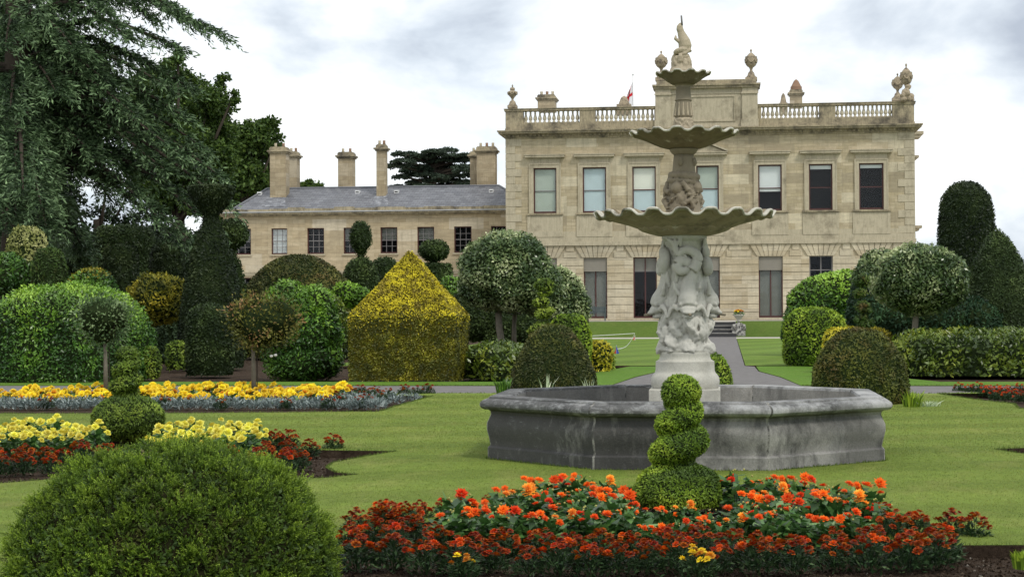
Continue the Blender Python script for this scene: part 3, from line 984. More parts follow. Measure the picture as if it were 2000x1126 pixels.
mb.box(ax0 - 0.12, ax1 + 0.12, YH - 0.42, YH + 2.3, za1 - 0.25, za1 - 0.08)
mb.box(ax0 - 0.22, ax1 + 0.22, YH - 0.52, YH + 2.4, za1 - 0.08, za1 + 0.03)
mb.box(ax0 + 0.05, ax1 - 0.05, YH - 0.30, YH + 2.1, za1 + 0.03, za2)
mb.build('attic_cap', M_CORN, house)
# windows of the upper floor: architrave, hood, sash frame, blind, glass
blinds = [('green', 'green', 1.0), ('blue', 'blue', 1.0), ('cream', 'blue', 1.0), ('green', 'blue', 1.0), ('white', 'white', 0.62), ('white', None, 0.11), ('white', None, 0.10)]
for i, (a, b) in enumerate(UW):
    zt, zs = z_wt, z_sill
    g0 = 0.30
    m1 = MB()
    m1.box(a - g0, a, YH - 0.08, YH - 0.001, zs, zt + g0)
    m1.box(b, b + g0, YH - 0.08, YH - 0.001, zs, zt + g0)
    m1.box(a, b, YH - 0.08, YH - 0.001, zt, zt + g0)
    m1.box(a - g0, a - g0 + 0.08, YH - 0.12, YH - 0.081, zs, zt + g0)
    m1.box(b + g0 - 0.08, b + g0, YH - 0.12, YH - 0.081, zs, zt + g0)
    m1.box(a - g0 + 0.081, b + g0 - 0.081, YH - 0.12, YH - 0.081, zt + g0 - 0.08, zt + g0)
    m1.box(a - 0.22, b + 0.22, YH - 0.05, YH - 0.001, zt + g0, zt + 0.62)
    m1.box(a - 0.36, b + 0.36, YH - 0.16, YH - 0.001, zt + 0.62, zt + 0.70)
    m1.box(a - 0.56, b + 0.56, YH - 0.34, YH - 0.001, zt + 0.70, zt + 0.84)
    m1.box(a - 0.60, b + 0.60, YH - 0.38, YH - 0.001, zt + 0.84, zt + 0.90)
    if i == 3:
        xc = (a + b) / 2
        m1.prism_y([(a - 0.45, zt + 0.90), (b + 0.45, zt + 0.90), (xc, zt + 1.38)], YH - 0.2, YH - 0.001)
        for s in (1, -1):
            e = xc + s * ((b - a) / 2 + 0.62)
            pl = [(e, zt + 0.90), (xc, zt + 1.46), (xc, zt + 1.60), (e, zt + 1.02)]
            m1.prism_y(pl if s > 0 else pl[::-1], YH - 0.38, YH - 0.002)
    wn_ = m1.build('window', M_TRIM, house)
    m1 = MB()
    m1.box(a - 0.45, b + 0.45, YH - 0.16, YH + 0.30, zs - 0.12, zs)
    m1.build('sill', M_CORN, wn_)
    m1 = MB()
    yf = YH + 0.14
    zm = (zs + zt) / 2 - 0.02
    t_ = 0.085
    m1.box(a, a + t_, yf, yf + 0.12, zs, zt)
    m1.box(b - t_, b, yf, yf + 0.12, zs, zt)
    m1.box(a + t_, b - t_, yf, yf + 0.12, zt - t_, zt)
    m1.box(a + t_, b - t_, yf, yf + 0.12, zs, zs + 0.13)
    m1.build('frame', M_SASH, wn_)
    m1 = MB()
    m1.box(a + t_, b - t_, yf + 0.02, yf + 0.10, zm - 0.03, zm + 0.03)
    m1.build('sash_rail', M_SASH if i > 1 else M_SASHW, wn_)
    m1 = MB()
    m1.box(a + t_, b - t_, yf + 0.045, yf + 0.055, zs + 0.13, zm - 0.03)
    m1.box(a + t_, b - t_, yf + 0.045, yf + 0.055, zm + 0.03, zt - t_)
    m1.build('pane', M_GLASS, wn_)
    c1, c2, fr = blinds[i]
    m1 = MB()
    zlo = zt - (zt - zs) * fr
    m1.box(a + 0.01, b - 0.01, yf + 0.085, yf + 0.095, max(zlo, zm) if c2 else zlo, zt)
    bl = m1.build('blind', M_BL[c1], wn_)
    if c2 and zlo < zm:
        m1 = MB()
        m1.box(a + 0.01, b - 0.01, yf + 0.085, yf + 0.095, zlo + 0.13, zm - 0.001)
        m1.build('blind', M_BL[c2], wn_)
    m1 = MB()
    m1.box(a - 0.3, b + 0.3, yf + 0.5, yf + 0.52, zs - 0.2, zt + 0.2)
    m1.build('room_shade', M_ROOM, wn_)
# ground-floor french windows
gkind = ['s', 's', 'd', 's', 's', 'o', 'o']
for i, (a, b) in enumerate(GW):
    k = gkind[i]
    zt, zs = z_gt, z_gb
    yf = YH + 0.25
    m1 = MB()
    t_ = 0.08
    m1.box(a, a + t_, yf, yf + 0.12, zs, zt)
    m1.box(b - t_, b, yf, yf + 0.12, zs, zt)
    m1.box(a + t_, b - t_, yf, yf + 0.12, zt - 0.05, zt)
    m1.box(a + t_, b - t_, yf, yf + 0.12, zs, zs + 0.12)
    xc = (a + b) / 2
    ztr = zt - (zt - zs) * (0.225)
    m1.box(xc - 0.035, xc + 0.035, yf + 0.01, yf + 0.11, zs + 0.12, zt - 0.05 if k != 's' else ztr)
    wn_ = m1.build('french_window', M_SASH if k != 'o' else M_SASHW, house)
    m1 = MB()
    m1.box(a + t_, xc - 0.035, yf + 0.02, yf + 0.10, ztr - 0.04, ztr + 0.02)
    m1.box(xc + 0.035, b - t_, yf + 0.02, yf + 0.10, ztr - 0.04, ztr + 0.02)
    m1.build('transom', M_SASHW, wn_)
    m1 = MB()
    m1.box(a + t_, b - t_, yf + 0.055, yf + 0.06, zs + 0.12, zt - 0.05)
    m1.build('pane', M_GLASS, wn_)
    if k == 's':
        m1 = MB()
        n = 14
        for q in range(n):
            z0 = ztr + (zt - ztr) * q / n
            m1.box(a + 0.02, b - 0.02, YH + 0.10 + (0.01 if q % 2 else 0), YH + 0.16, z0 + 0.004, z0 + (zt - ztr) / n - 0.004)
        m1.build('outer_blind', M_BL['slat'], wn_)
        m1 = MB()
        m1.box(a + 0.01, b - 0.01, yf + 0.09, yf + 0.10, zs, zt)
        m1.build('shutter', M_BL['shutter'], wn_)
    elif k == 'd':
        m1 = MB()
        m1.box(a + 0.01, b - 0.01, yf + 0.16, yf + 0.18, ztr - 0.02, zt)
        m1.build('blind', M_BL['slat'], wn_)
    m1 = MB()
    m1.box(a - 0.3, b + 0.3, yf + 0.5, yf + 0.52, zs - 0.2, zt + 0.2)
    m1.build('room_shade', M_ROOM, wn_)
    m1 = MB()
    m1.box(a - 0.06, b + 0.06, YH - 0.22, YH + 0.30, zb + 0.021, zs)
    m1.build('threshold', M_TRIM, wn_)

urnp = [(1.0, .0), (.985, .06), (.95, .085), (.92, .05), (.89, .045), (.865, .14), (.80, .30), (.765, .34), (.76, .46), (.70, .47), (.64, .46), (.60, .44), (.52, .42), (.46, .32), (.42, .17), (.36, .10), (.30, .12), (.26, .22), (.22, .26), (.15, .30), (.149, .36), (0, .36)]
urn_open = [(1.0, .0), (.98, .05), (.93, .08), (.88, .05), (.86, .20), (.80, .26), (.74, .20), (.70, .42), (.66, .48), (.60, .42), (.52, .36), (.46, .22), (.38, .10), (.32, .12), (.28, .26), (.20, .34), (.14, .36), (.139, .42), (0, .42)]
def roof_urn(pxc, p_top, p_bot, halfpx, Y, prof, name='roof_urn', label=None, swag=True):
    c = at(pxc, (p_top + p_bot) / 2, Y)
    z1, z0 = at(pxc, p_top, Y).z, at(pxc, p_bot, Y).z
    rr = halfpx / ppm(c) / 0.48
    m1 = MB()
    m1.lathe([(z0 + (z1 - z0) * t, r * rr) for t, r in prof], c.x, Y, 20)
    if swag:
        h = z1 - z0
        for k in range(6):
            pts = []
            for j in range(7):
                a = 2 * math.pi * (k + j / 6) / 6
                pts.append((c.x + rr * 0.47 * math.cos(a), Y + rr * 0.47 * math.sin(a), z0 + h * (0.68 - 0.11 * math.sin(math.pi * j / 6))))
            m1.tube(pts, rr * 0.05, 6)
    m1.box(c.x - rr * 0.46, c.x + rr * 0.46, Y - rr * 0.46, Y + rr * 0.46, z0 - 0.02, z0 + (z1 - z0) * 0.10)
    o = m1.build(name, M_URN, house, smooth=False)
    if label: o['label'] = label
    return o
def smooth_obj(o, ang=40):
    o.data.polygons.foreach_set('use_smooth', [True] * len(o.data.polygons))
    try:
        o.data.set_sharp_from_angle(angle=R(ang))
    except Exception:
        pass
for args in [(1001, 165, 211, 9.5, YH + 0.2, urn_open), (1291.5, 99, 158, 12, YH + 0.35, urnp), (1467, 96, 158, 12, YH + 0.35, urnp), (1770, 124, 196, 12, YH + 0.25, urnp), (1753, 143, 197, 11, YH + 9, urnp)]:
    smooth_obj(roof_urn(*args))
# carved group crouching beside the corner urn
m1 = MB()
c = at(1772, 190, YH + 0.1)
for dx, dz, r in [(-12, 6, 6), (0, 2, 9), (9, 4, 7), (-4, -8, 9), (8, -2, 6), (12, -3, 5), (-14, -2, 5), (2, -20, 6)]:
    k = 1 / ppm(c)
    m1.ball((c.x + dx * k * 0.8, c.y - 0.1 + 0.03 * dx, c.z - dz * k), r * k, 12, 8, lump=0.3, seed=dx)
me = remesh(m1, 0.05, 3, 0.03, 6)
me.materials.append(M_URN)
link('corner_carving', me, house)
# chimneys and roof pots of the house
def chimney(pxl, pxr, ptop, pbase, Y, parent, mat=M_CHIM, pots=2, name='chimney', depth=None, capk=1.0, zbase=None):
    a, b = at(pxl, (ptop + pbase) / 2, Y).x, at(pxr, (ptop + pbase) / 2, Y).x
    xm = (a + b) / 2
    z1 = at((pxl + pxr) / 2, ptop, Y).z
    z0 = at((pxl + pxr) / 2, pbase, Y).z if zbase is None else zbase
    d = depth or (b - a)
    h = 0.16 * capk
    m1 = MB()
    m1.box(a, b, Y, Y + d, z0, z1 - 3.2 * h, 0)
    m1.box(a - h * .5, b + h * .5, Y - h * .5, Y + d + h * .5, z1 - 3.2 * h, z1 - 2.6 * h, 1)
    m1.box(a - h, b + h, Y - h, Y + d + h, z1 - 2.6 * h, z1 - 1.9 * h, 1)
    m1.box(a - h * .2, b + h * .2, Y - h * .2, Y + d + h * .2, z1 - 1.9 * h, z1 - 0.9 * h, 1)
    m1.box(a + h * .1, b - h * .1, Y + h * .1, Y + d - h * .1, z1 - 0.9 * h, z1 - 0.5 * h, 1)
    o = m1.build(name, [mat, M_CORN], parent, bevel=0.02)
    for k in range(pots):
        x = a + (b - a) * (k + 0.5) / pots
        m2 = MB()
        m2.lathe([(z1 + 0.22, 0.085), (z1 + 0.2, 0.11), (z1 + 0.05, 0.095), (z1 - 0.5 * h, 0.13)], x, Y + d * 0.5, 10)
        m2.build('pot', M_TERRA if k % 2 else M_TRIM, o, smooth=True)
    return o
chimney(1050, 1083, 182, 216, YH + 8, house, pots=3, depth=1.6)
ch_ = chimney(1543, 1567, 172, 210, YH + 8, house, pots=0)
m1 = MB()
c = at(1555, 172, YH + 8.4)
m1.lathe([(c.z + 0.62, 0.02), (c.z + 0.5, 0.16), (c.z + 0.1, 0.36), (c.z + 0.09, 0.40), (c.z - 0.15, 0.40)], c.x, YH + 8.4, 14, 0)
m1.build('pot', M_TERRA, ch_)
for pxc, pt, pb, hw_, Y in ((1219, 187, 214, 14, YH + 3), (1530, 182, 212, 8, YH + 5)):
    m1 = MB()
    c = at(pxc, pb, Y)
    k = 1 / ppm(c)
    h = at(pxc, pt, Y).z - c.z
    m1.box(c.x - hw_ * k, c.x + hw_ * k, Y - hw_ * k, Y + hw_ * k, c.z - 0.4, c.z + h * 0.35)
    m1.lathe([(c.z + h, 0.03), (c.z + h * .85, hw_ * k * .45), (c.z + h * .5, hw_ * k * .7), (c.z + h * .35, hw_ * k * .8)], c.x, Y, 10)
    m1.build('roof_ventilator', M_URN, house)
# the wing's side cornice seen beyond the corner
m1 = MB()
Yb = YH + 14
for pt, pb, ov in ((256, 268, 16), (440, 450, 13), (303, 312, 7)):
    a, b = at(1780, pt, Yb), at(1788 + ov, pt, Yb)
    z1, z0 = a.z, at(1780, pb, Yb).z
    m1.box(XR + 0.02, b.x, Yb, Yb + 2, (z0 + z1) / 2, z1)
    m1.box(XR + 0.02, b.x - 0.2, Yb + 0.1, Yb + 1.9, z0, (z0 + z1) / 2)
m1.box(XR + 0.02, at(1788, 400, Yb).x, Yb + 0.2, Yb + 1.8, TZ, at(1780, 256, Yb).z)
m1.build('side_bay', M_TRIM, house)

# flag on its pole, standing on the roof
fp = at(1236.5, 205, YH + 6)
flag = empty('flagpole', (fp.x, fp.y, ZC), 'thin white flagpole on the mansion roof with a red and white flag', 'flag')
m1 = MB()
zt = at(1236.5, 147, YH + 6).z
m1.tube([(fp.x, fp.y, ZC), (fp.x, fp.y, zt)], [0.045, 0.03], 8)
m1.ball((fp.x, fp.y, zt + 0.05), 0.08, 8, 6)
m1.build('pole', m_plain('white_pole', (0.7, 0.7, 0.68), 0.4), flag)
M_FLW = m_plain('white_flag_cloth', (0.78, 0.78, 0.80), 0.9, 0.1, 0.04)
M_FLR = m_plain('red_flag_cloth', (0.62, 0.03, 0.04), 0.9, 0.1, 0.1)
m1 = MB()
zt0 = at(1236.5, 160, YH + 6).z
n = 14
V = []
k = 1 / ppm(fp)
for j in range(n + 1):
    for i in range(n + 1):
        u_, v_ = i / n, j / n       # u along the fly, v down the hoist
        # limp flag: the fly end slumps down towards the pole
        x = -u_ * 26 * k * (0.25 + 0.75 * v_) * (1 - 0.1 * u_)
        z = zt0 - v_ * 46 * k * (1 - 0.0 * u_) - u_ * 16 * k * (1 - v_ * 0.5)
        y = 0.12 * math.sin(u_ * 11 + v_ * 3) * (0.3 + u_)
        V.append((fp.x - 0.04 + x, fp.y + y, z))
Fw, mi = [], []
for j in range(n):
    for i in range(n):
        a = j * (n + 1) + i
        Fw.append((a, a + 1, a + n + 2, a + n + 1))
        mi.append(1 if (i in (5, 6, 7) or j in (6, 7)) else 0)
for f, q in zip(Fw, mi):
    m1.add([V[t] for t in f], [(0, 1, 2, 3)], q)
m1.build('flag_cloth', [M_FLW, M_FLR], flag)

# ------------------------------------------------------------------ service wing
YW = 128.0
def wx(px, py=470): return at(px, py, YW).x
def wz(py, px=760): return at(px, py, YW).z
wing = empty('service_wing', (wx(720), YW, TZ), 'long low stone service wing with grey slate roof and small-paned sash windows', 'building')
WL, WR = wx(436), XL - 0.0
WR = max(WR, wx(1000))
ww = [(452, 490), (530, 561), (600, 633), (671, 704), (743, 776), (815, 848), (887, 921), (959, 991)]
WW = [(wx(a), wx(b)) for a, b in ww]
z_wt, z_ws, z_g, z_pt = wz(443.5), wz(494.5), wz(417), wz(405)
z_ws2 = wz(528)
mb = MB()
wall_rows(mb, WL, WR, z_ws2, z_g - 0.1, YW, YW + 0.5, WW, z_ws, z_wt)
gt2, gb2 = wz(540), wz(592)
wall_rows(mb, WL, WR, TZ - 0.3, z_ws2 - 0.28, YW, YW + 0.5, WW, gb2, gt2)
mb.box(WL, WL + 0.5, YW + 0.501, YW + 12, TZ - 0.3, z_g - 0.1)
mb.build('wall', M_WINGASH, wing)
mb = MB()
mb.box(WL - 0.06, WR, YW - 0.10, YW + 0.5, z_ws2 - 0.28, z_ws2 - 0.0)
mb.box(WL - 0.08, WR, YW - 0.15, YW - 0.101, z_ws2 - 0.10, z_ws2 - 0.001)
mb.build('string_course', M_TRIM, wing)
mb = MB()
mb.box(WL - 0.15, WR, YW - 0.2, YW + 12.1, z_g - 0.1, z_g + 0.02)
mb.box(WL - 0.35, WR, YW - 0.4, YW + 12.3, z_g + 0.02, z_g + 0.16)
mb.build('cornice', M_CORN, wing)
mb = MB()
mb.box(WL - 0.42, WR, YW - 0.48, YW + 12.35, z_g + 0.16, z_g + 0.23)
mb.build('gutter', M_LEAD, wing)
mb = MB()
mb.box(WL, WL + 0.45, YW + 0.46, YW + 12, z_g + 0.23, z_pt)
rngw = random.Random(4)
x = WL
while x < WR - 0.05:
    x2 = min(x + rngw.uniform(1.2, 2.4), WR)
    mb.box(x + 0.008, x2 - 0.008, YW - 0.05, YW + 0.45, z_g + 0.23, z_pt + rngw.choice([0, 0, 0.05, -0.04, 0.09]))
    x = x2
mb.build('blocking_course', M_CORN, wing)
YR = YW + 6.5
z_e, z_r = wz(411), at(760, 366, YR).z
xr0, xr1 = at(522, 366, YR).x, at(975, 363, YR).x
mb = MB()
E0, E1, Yb0, Yb1 = WL + 0.2, XL + 0.9, YW + 0.46, YW + 12.4
pts = [(E0, Yb0, z_e), (E1, Yb0, z_e), (xr1, YR, z_r), (xr0, YR, z_r), (E0, Yb1, z_e), (E1, Yb1, z_e)]
mb.add(pts, [(0, 1, 2, 3), (0, 3, 4), (1, 5, 2), (3, 2, 5, 4)])
roof = mb.build('roof', M_SLATE, wing)
m1 = MB()
for a, b in ((pts[2], pts[3]), (pts[0], pts[3]), (pts[1], pts[2]), (pts[4], pts[3])):
    m1.tube([Vector(a) + Vector((0, 0, .03)), Vector(b) + Vector((0, 0, .03))], 0.09, 6)
m1.build('ridge_roll', m_plain('ridge_lead', (0.16, 0.165, 0.18), 0.6), roof)
def on_roof(px, py):
    """point of the front slope seen at a pixel"""
    d = ray(px, py)
    A_, B_, C_ = Vector(pts[0]), Vector(pts[1]), Vector(pts[2])
    n_ = (B_ - A_).cross(C_ - A_)
    t = (A_ - EYEV).dot(n_) / d.dot(n_)
    return EYEV + d * t
for q in ((508, 379), (699, 376), (775, 375.5), (960, 374)):
    p = on_roof(*q)
    m1 = MB()
    m1.box(p.x - 0.17, p.x + 0.17, p.y - 0.25, p.y + 0.25, p.z - 0.12, p.z + 0.16)
    m1.box(p.x - 0.12, p.x + 0.12, p.y - 0.26, p.y - 0.251, p.z - 0.02, p.z + 0.06, 1)
    m1.build('roof_vent', [m_plain('white_vent', (0.75, 0.76, 0.76), 0.5), M_ROOM], roof)
def streak(px0, px1, py0, py1):
    a, b, c, d = on_roof(px0, py0), on_roof(px1, py0), on_roof(px1 + 4, py1), on_roof(px0 - 4, py1)
    n_ = Vector((0, -0.5, 0.86)) * 0.02
    m1 = MB()
    m1.add([a + n_, b + n_, c + n_, d + n_], [(0, 3, 2, 1)])
    m1.build('lead_apron', M_STREAK, roof)
streak(521, 555, 377, 404)
streak(731, 755, 374, 403)
chims = [(527, 558, 284, 380, YW + 4.2, 2, 1.2), (561, 579, 293, 372, YW + 9, 2, 1.2), (660, 688, 294, 372, YW + 8.3, 2, 1.2), (735, 753, 279, 378, YW + 4.2, 2, 0.8), (931, 967, 283, 370, YW + 7.2, 3, 1.2), (918, 929, 293, 370, YW + 9, 1, 1.0)]
for a, b, t, bs, Y, n, dp in chims:
    chimney(a, b, t, bs, Y, roof, pots=n, depth=dp, capk=1.2, zbase=z_e + 0.3)
wkind = [0.45, 1.0, 0.0, 0.45, 0.45, 0.45, 0.0, 0.0]
for lv, (zt, zs) in enumerate(((z_wt, z_ws), (gt2, gb2))):
    for i, (a, b) in enumerate(WW):
        yf = YW + 0.16
        t_ = 0.07
        m1 = MB()
        m1.box(a, a + t_, yf, yf + 0.1, zs, zt)
        m1.box(b - t_, b, yf, yf + 0.1, zs, zt)
        m1.box(a + t_, b - t_, yf, yf + 0.1, zt - t_, zt)
        m1.box(a + t_, b - t_, yf, yf + 0.1, zs, zs + 0.1)
        wn_ = m1.build('window', M_SASH, wing)
        m1 = MB()
        bars = M_SASHW
        for k in (1, 2):
            x = a + (b - a) * k / 3
            m1.box(x - 0.017, x + 0.017, yf + 0.02, yf + 0.07, zs + 0.1, zt - t_)
        for k in range(1, 4):
            z = zs + 0.1 + (zt - t_ - zs - 0.1) * k / 4
            hh = 0.03 if k == 2 else 0.015
            m1.box(a + t_, b - t_, yf + 0.018, yf + 0.072, z - hh, z + hh)
        m1.build('glazing_bars', bars, wn_)
        m1 = MB()
        m1.box(a + t_, b - t_, yf + 0.075, yf + 0.08, zs + 0.1, zt - t_)
        m1.build('pane', M_GLASS, wn_)
        m1 = MB()
        m1.box(a - 0.1, b + 0.1, YW - 0.1, yf + 0.05, zs - 0.11, zs)
        m1.build('sill', M_TRIM, wn_)
        if wkind[i] and lv == 0:
            m1 = MB()
            m1.box(a + 0.01, b - 0.01, yf + 0.16, yf + 0.17, zt - (zt - zs) * wkind[i], zt)
            m1.build('blind', M_BL['white'] if i == 1 else M_BL['shutter'], wn_)
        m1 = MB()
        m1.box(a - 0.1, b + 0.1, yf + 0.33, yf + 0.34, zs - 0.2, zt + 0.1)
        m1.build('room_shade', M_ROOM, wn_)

# ------------------------------------------------------------------ the fountain
FX, FY = FB.x, FB.y
KM = 1 / ppm((FX, FY, 1.0))
def fz(py): return at(1338, py, FY).z
M_BASIN = None
def m_basin(name, base, dark_f, side):
    g = NG(name)
    c = g.mix(g.noise(5, 7, 0.7), tuple(x * 0.7 for x in base), tuple(x * 1.25 for x in base))
    # black algae, running down in streaks; colour also set darker towards low X
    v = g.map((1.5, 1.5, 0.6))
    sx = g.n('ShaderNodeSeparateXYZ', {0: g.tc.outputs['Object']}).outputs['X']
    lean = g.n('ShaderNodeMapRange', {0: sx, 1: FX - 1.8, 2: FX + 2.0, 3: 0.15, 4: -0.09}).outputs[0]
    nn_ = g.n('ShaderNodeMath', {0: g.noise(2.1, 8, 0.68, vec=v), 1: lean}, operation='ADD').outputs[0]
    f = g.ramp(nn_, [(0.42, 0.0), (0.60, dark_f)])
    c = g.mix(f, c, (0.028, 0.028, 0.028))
    f = g.ramp(g.noise(0.75, 5, 0.6, vec=g.map((1, 1, 1.6), (1.7, 0, 0))), [(0.42, 0.0), (0.60, dark_f * 0.75)])
    c = g.mix(f, c, (0.03, 0.03, 0.029))
    # white lichen scuffs
    v = g.map((1.1, 1.1, 3.6), (3, 1, 2))
    f = g.ramp(g.noise(5.5, 9, 0.78, vec=v), [(0.60, 0.0), (0.80, 0.8)] if side != 2 else [(0.50, 0.0), (0.68, 0.7)])
    c = g.mix(f, c, (0.42, 0.43, 0.43))
    v = g.map((1, 1, 0.4), (7, 1, 2))
    f = g.ramp(g.noise(2.6, 8, 0.72, vec=v), [(0.54, 0.0), (0.85, 0.5)])
    c = g.mix(f, c, (0.30, 0.31, 0.315))
    c = g.mix(1.0, c, g.ramp(g.noise(60, 4, 0.7), [(0.3, 0.75), (0.7, 1.15)]), 'MULTIPLY')
    return g.done(g.pbsdf(c, 0.8, g.bump(g.noise(28, 8, 0.72), 0.5, 0.015), spec=0.3))
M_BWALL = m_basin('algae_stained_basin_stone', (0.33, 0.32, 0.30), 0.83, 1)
M_BCOPE = m_basin('lichened_coping_stone', (0.40, 0.40, 0.39), 0.8, 2)
M_BIN = m_basin('inner_basin_stone', (0.33, 0.32, 0.29), 0.45, 0)
M_MORTAR = m_stone('pale_joint_mortar', (0.36, 0.35, 0.32), (0.08, 0.08, 0.075), (0.5, 0.49, 0.46), 6, 0.45, 0.6)
M_PED = m_stone('pale_carved_stone', (0.50, 0.49, 0.43), (0.34, 0.33, 0.285), (0.54, 0.53, 0.48), 3.2, 0.50, 0.75, 0.55, 0.75, bump=0.25, speck=0.12)
def m_carved(name, base, groove):
    """pale stone coloured darker in its hollows"""
    g = NG(name)
    c = g.mix(g.noise(5, 7, 0.65), tuple(x * 0.82 for x in base), tuple(min(1, x * 1.1) for x in base))
    pt = g.n('ShaderNodeNewGeometry').outputs['Pointiness']
    f = g.ramp(pt, [(0.44, 0.85), (0.50, 0.0)])
    c = g.mix(f, c, groove)
    f = g.ramp(g.noise(3.0, 7, 0.7, vec=g.map((2.5, 2.5, 0.8))), [(0.5, 0.0), (0.72, 0.5)])
    c = g.mix(f, c, tuple(x * 0.55 for x in base))
    return g.done(g.pbsdf(c, 0.85, g.bump(g.noise(40, 6, 0.7), 0.3, 0.01), spec=0.25))
M_CARVE = m_carved('carved_pale_stone', (0.53, 0.52, 0.47), (0.14, 0.13, 0.11))
M_CARVE2 = m_carved('carved_brown_stone', (0.25, 0.215, 0.155), (0.045, 0.038, 0.028))
M_CARVE3 = m_carved('carved_buff_stone', (0.42, 0.36, 0.26), (0.11, 0.09, 0.06))
def m_dish(k=1.0):
    g = NG('mossy_dish_stone')
    sep = g.n('ShaderNodeSeparateXYZ', {0: g.n('ShaderNodeNewGeometry').outputs['Normal']})
    c = g.mix(g.noise(4, 7, 0.7), tuple(v * k for v in (0.25, 0.205, 0.135)), tuple(v * k for v in (0.42, 0.355, 0.25)))
    f = g.ramp(g.noise(2.2, 7, 0.7), [(0.50, 0.0), (0.68, 0.75)])
    c = g.mix(f, c, (0.15 * k, 0.13 * k, 0.075 * k))
    f = g.ramp(g.noise(6, 6, 0.7, vec=g.map((1, 1, 1), (4, 4, 4))), [(0.52, 0.0), (0.70, 0.6)])
    c = g.mix(f, c, (0.07, 0.06, 0.045))
    f = g.ramp(g.noise(5.5, 8, 0.75, vec=g.map((1, 1, 1), (9, 2, 4))), [(0.58, 0.0), (0.70, 0.7)])
    c = g.mix(f, c, (0.60, 0.58, 0.52))
    return g.done(g.pbsdf(c, 0.85, g.bump(g.noise(34, 7, 0.7), 0.4, 0.012), spec=0.25))
M_DISH = m_dish()
M_DISH2 = m_dish(0.55)
def m_rim():
    g = NG('whitened_rim_stone')
    c = g.mix(g.noise(6, 7, 0.7), (0.40, 0.38, 0.31), (0.62, 0.60, 0.53))
    f = g.ramp(g.noise(4.2, 8, 0.75), [(0.46, 0.0), (0.60, 0.85)])
    c = g.mix(f, c, (0.085, 0.075, 0.05))
    return g.done(g.pbsdf(c, 0.85, g.bump(g.noise(34, 7, 0.7), 0.4, 0.012), spec=0.25))
M_RIM = m_rim()

ftn = empty('fountain', (FX, FY, 0), 'tall three-tiered carved stone fountain with dolphins rising from a blackened octagonal basin', 'fountain')
s8 = 1.80
ap = s8 * 1.2071                        # plinth apothem
# octagon profile rings: (offset outward from the plinth face, z)
def octa(off, z):
    a = ap + off
    r = a / math.cos(math.pi / 8)
    return [(FX + r * math.cos(math.pi / 8 + k * math.pi / 4 - math.pi / 2 - math.pi / 4), FY + r * math.sin(math.pi / 8 + k * math.pi / 4 - math.pi / 2 - math.pi / 4), z) for k in range(8)]
def octa_loft(prof, name, mat, sub=1, parent=ftn, bevel=0, joint=0.0):
    """the eight sides as lofted strips; each side is cut back a touch so the mitres read as joints"""
    m1 = MB()
    for k in range(8):
        vv = []
        for off, z in prof:
            A_, B_ = Vector(octa(off, z)[k]), Vector(octa(off, z)[(k + 1) % 8])
            d = (B_ - A_).normalized() * joint
            n_ = 9
            for j in range(n_ + 1):
                tj = [0, 0.006, 0.15, 0.3, 0.45, 0.6, 0.75, 0.88, 0.994, 1][j]
                vv.append((A_ + d).lerp(B_ - d, tj))
        n1 = n_ + 1
        ff = []
        for i in range(len(prof) - 1):
            for j in range(n_):
                a = i * n1 + j
                ff.append((a, a + 1, a + n1 + 1, a + n1))
        m1.add(vv, ff)
        m1.m[-len(ff):] = [1 if (q % n_ in (0, n_ - 1)) else 0 for q in range(len(ff))]
    o = m1.build(name, [mat, M_MORTAR], parent)
    return o
hr = 0.695                              # rim height
wallp = [(0.0, -0.1), (0.0, 0.125), (-0.012, 0.14), (-0.025, 0.145), (-0.028, 0.17), (-0.010, 0.25), (0.010, 0.33), (0.008, 0.40), (-0.02, 0.46), (-0.035, 0.50), (-0.03, 0.53), (-0.01, 0.545)]
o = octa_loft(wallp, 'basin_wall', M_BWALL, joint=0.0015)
o.data.polygons.foreach_set('use_smooth', [True] * len(o.data.polygons)); o.data.set_sharp_from_angle(angle=R(28))
copep = [(-0.03, 0.545), (0.030, 0.550), (0.062, 0.563), (0.082, 0.585), (0.086, 0.610), (0.076, 0.634), (0.050, 0.654), (0.015, 0.668), (-0.01, 0.672), (-0.015, 0.688), (-0.03, hr), (-0.20, hr + 0.002), (-0.235, hr - 0.006), (-0.245, hr - 0.03)]
o = octa_loft(copep, 'basin_coping', M_BCOPE, joint=0.002)
o.data.polygons.foreach_set('use_smooth', [True] * len(o.data.polygons)); o.data.set_sharp_from_angle(angle=R(32))
octa_loft([(-0.245, hr - 0.03), (-0.26, 0.40), (-0.27, 0.06)], 'basin_lining', M_BIN, joint=0.0)
m1 = MB()
m1.add(octa(-0.15, 0.05), [tuple(range(8))])
m1.build('basin_floor', M_BIN, ftn)
# pedestal
def px_lathe(prof, name, mat, seg=48, cxpx=None, parent=ftn):
    m1 = MB()
    m1.lathe([(fz(py), r * KM) for py, r in prof], FX, FY, seg)
    o = m1.build(name, mat, parent, smooth=True)
    o.data.set_sharp_from_angle(angle=R(35))
    return o
m1 = MB()
hb = 68 * KM
m1.box(FX - hb, FX + hb, FY - hb, FY + hb, 0.05, fz(757))
m1.build('pedestal_block', M_PED, ftn, bevel=0.012)
px_lathe([(756.8, 64), (752, 66), (745, 67), (736, 66), (730, 62), (727, 59), (724, 58), (722, 57.5), (708, 57), (705, 57), (702, 52), (700, 50), (695, 49), (692, 49.5), (688, 49.5), (686, 49)][::-1], 'pedestal_moulding', M_PED)
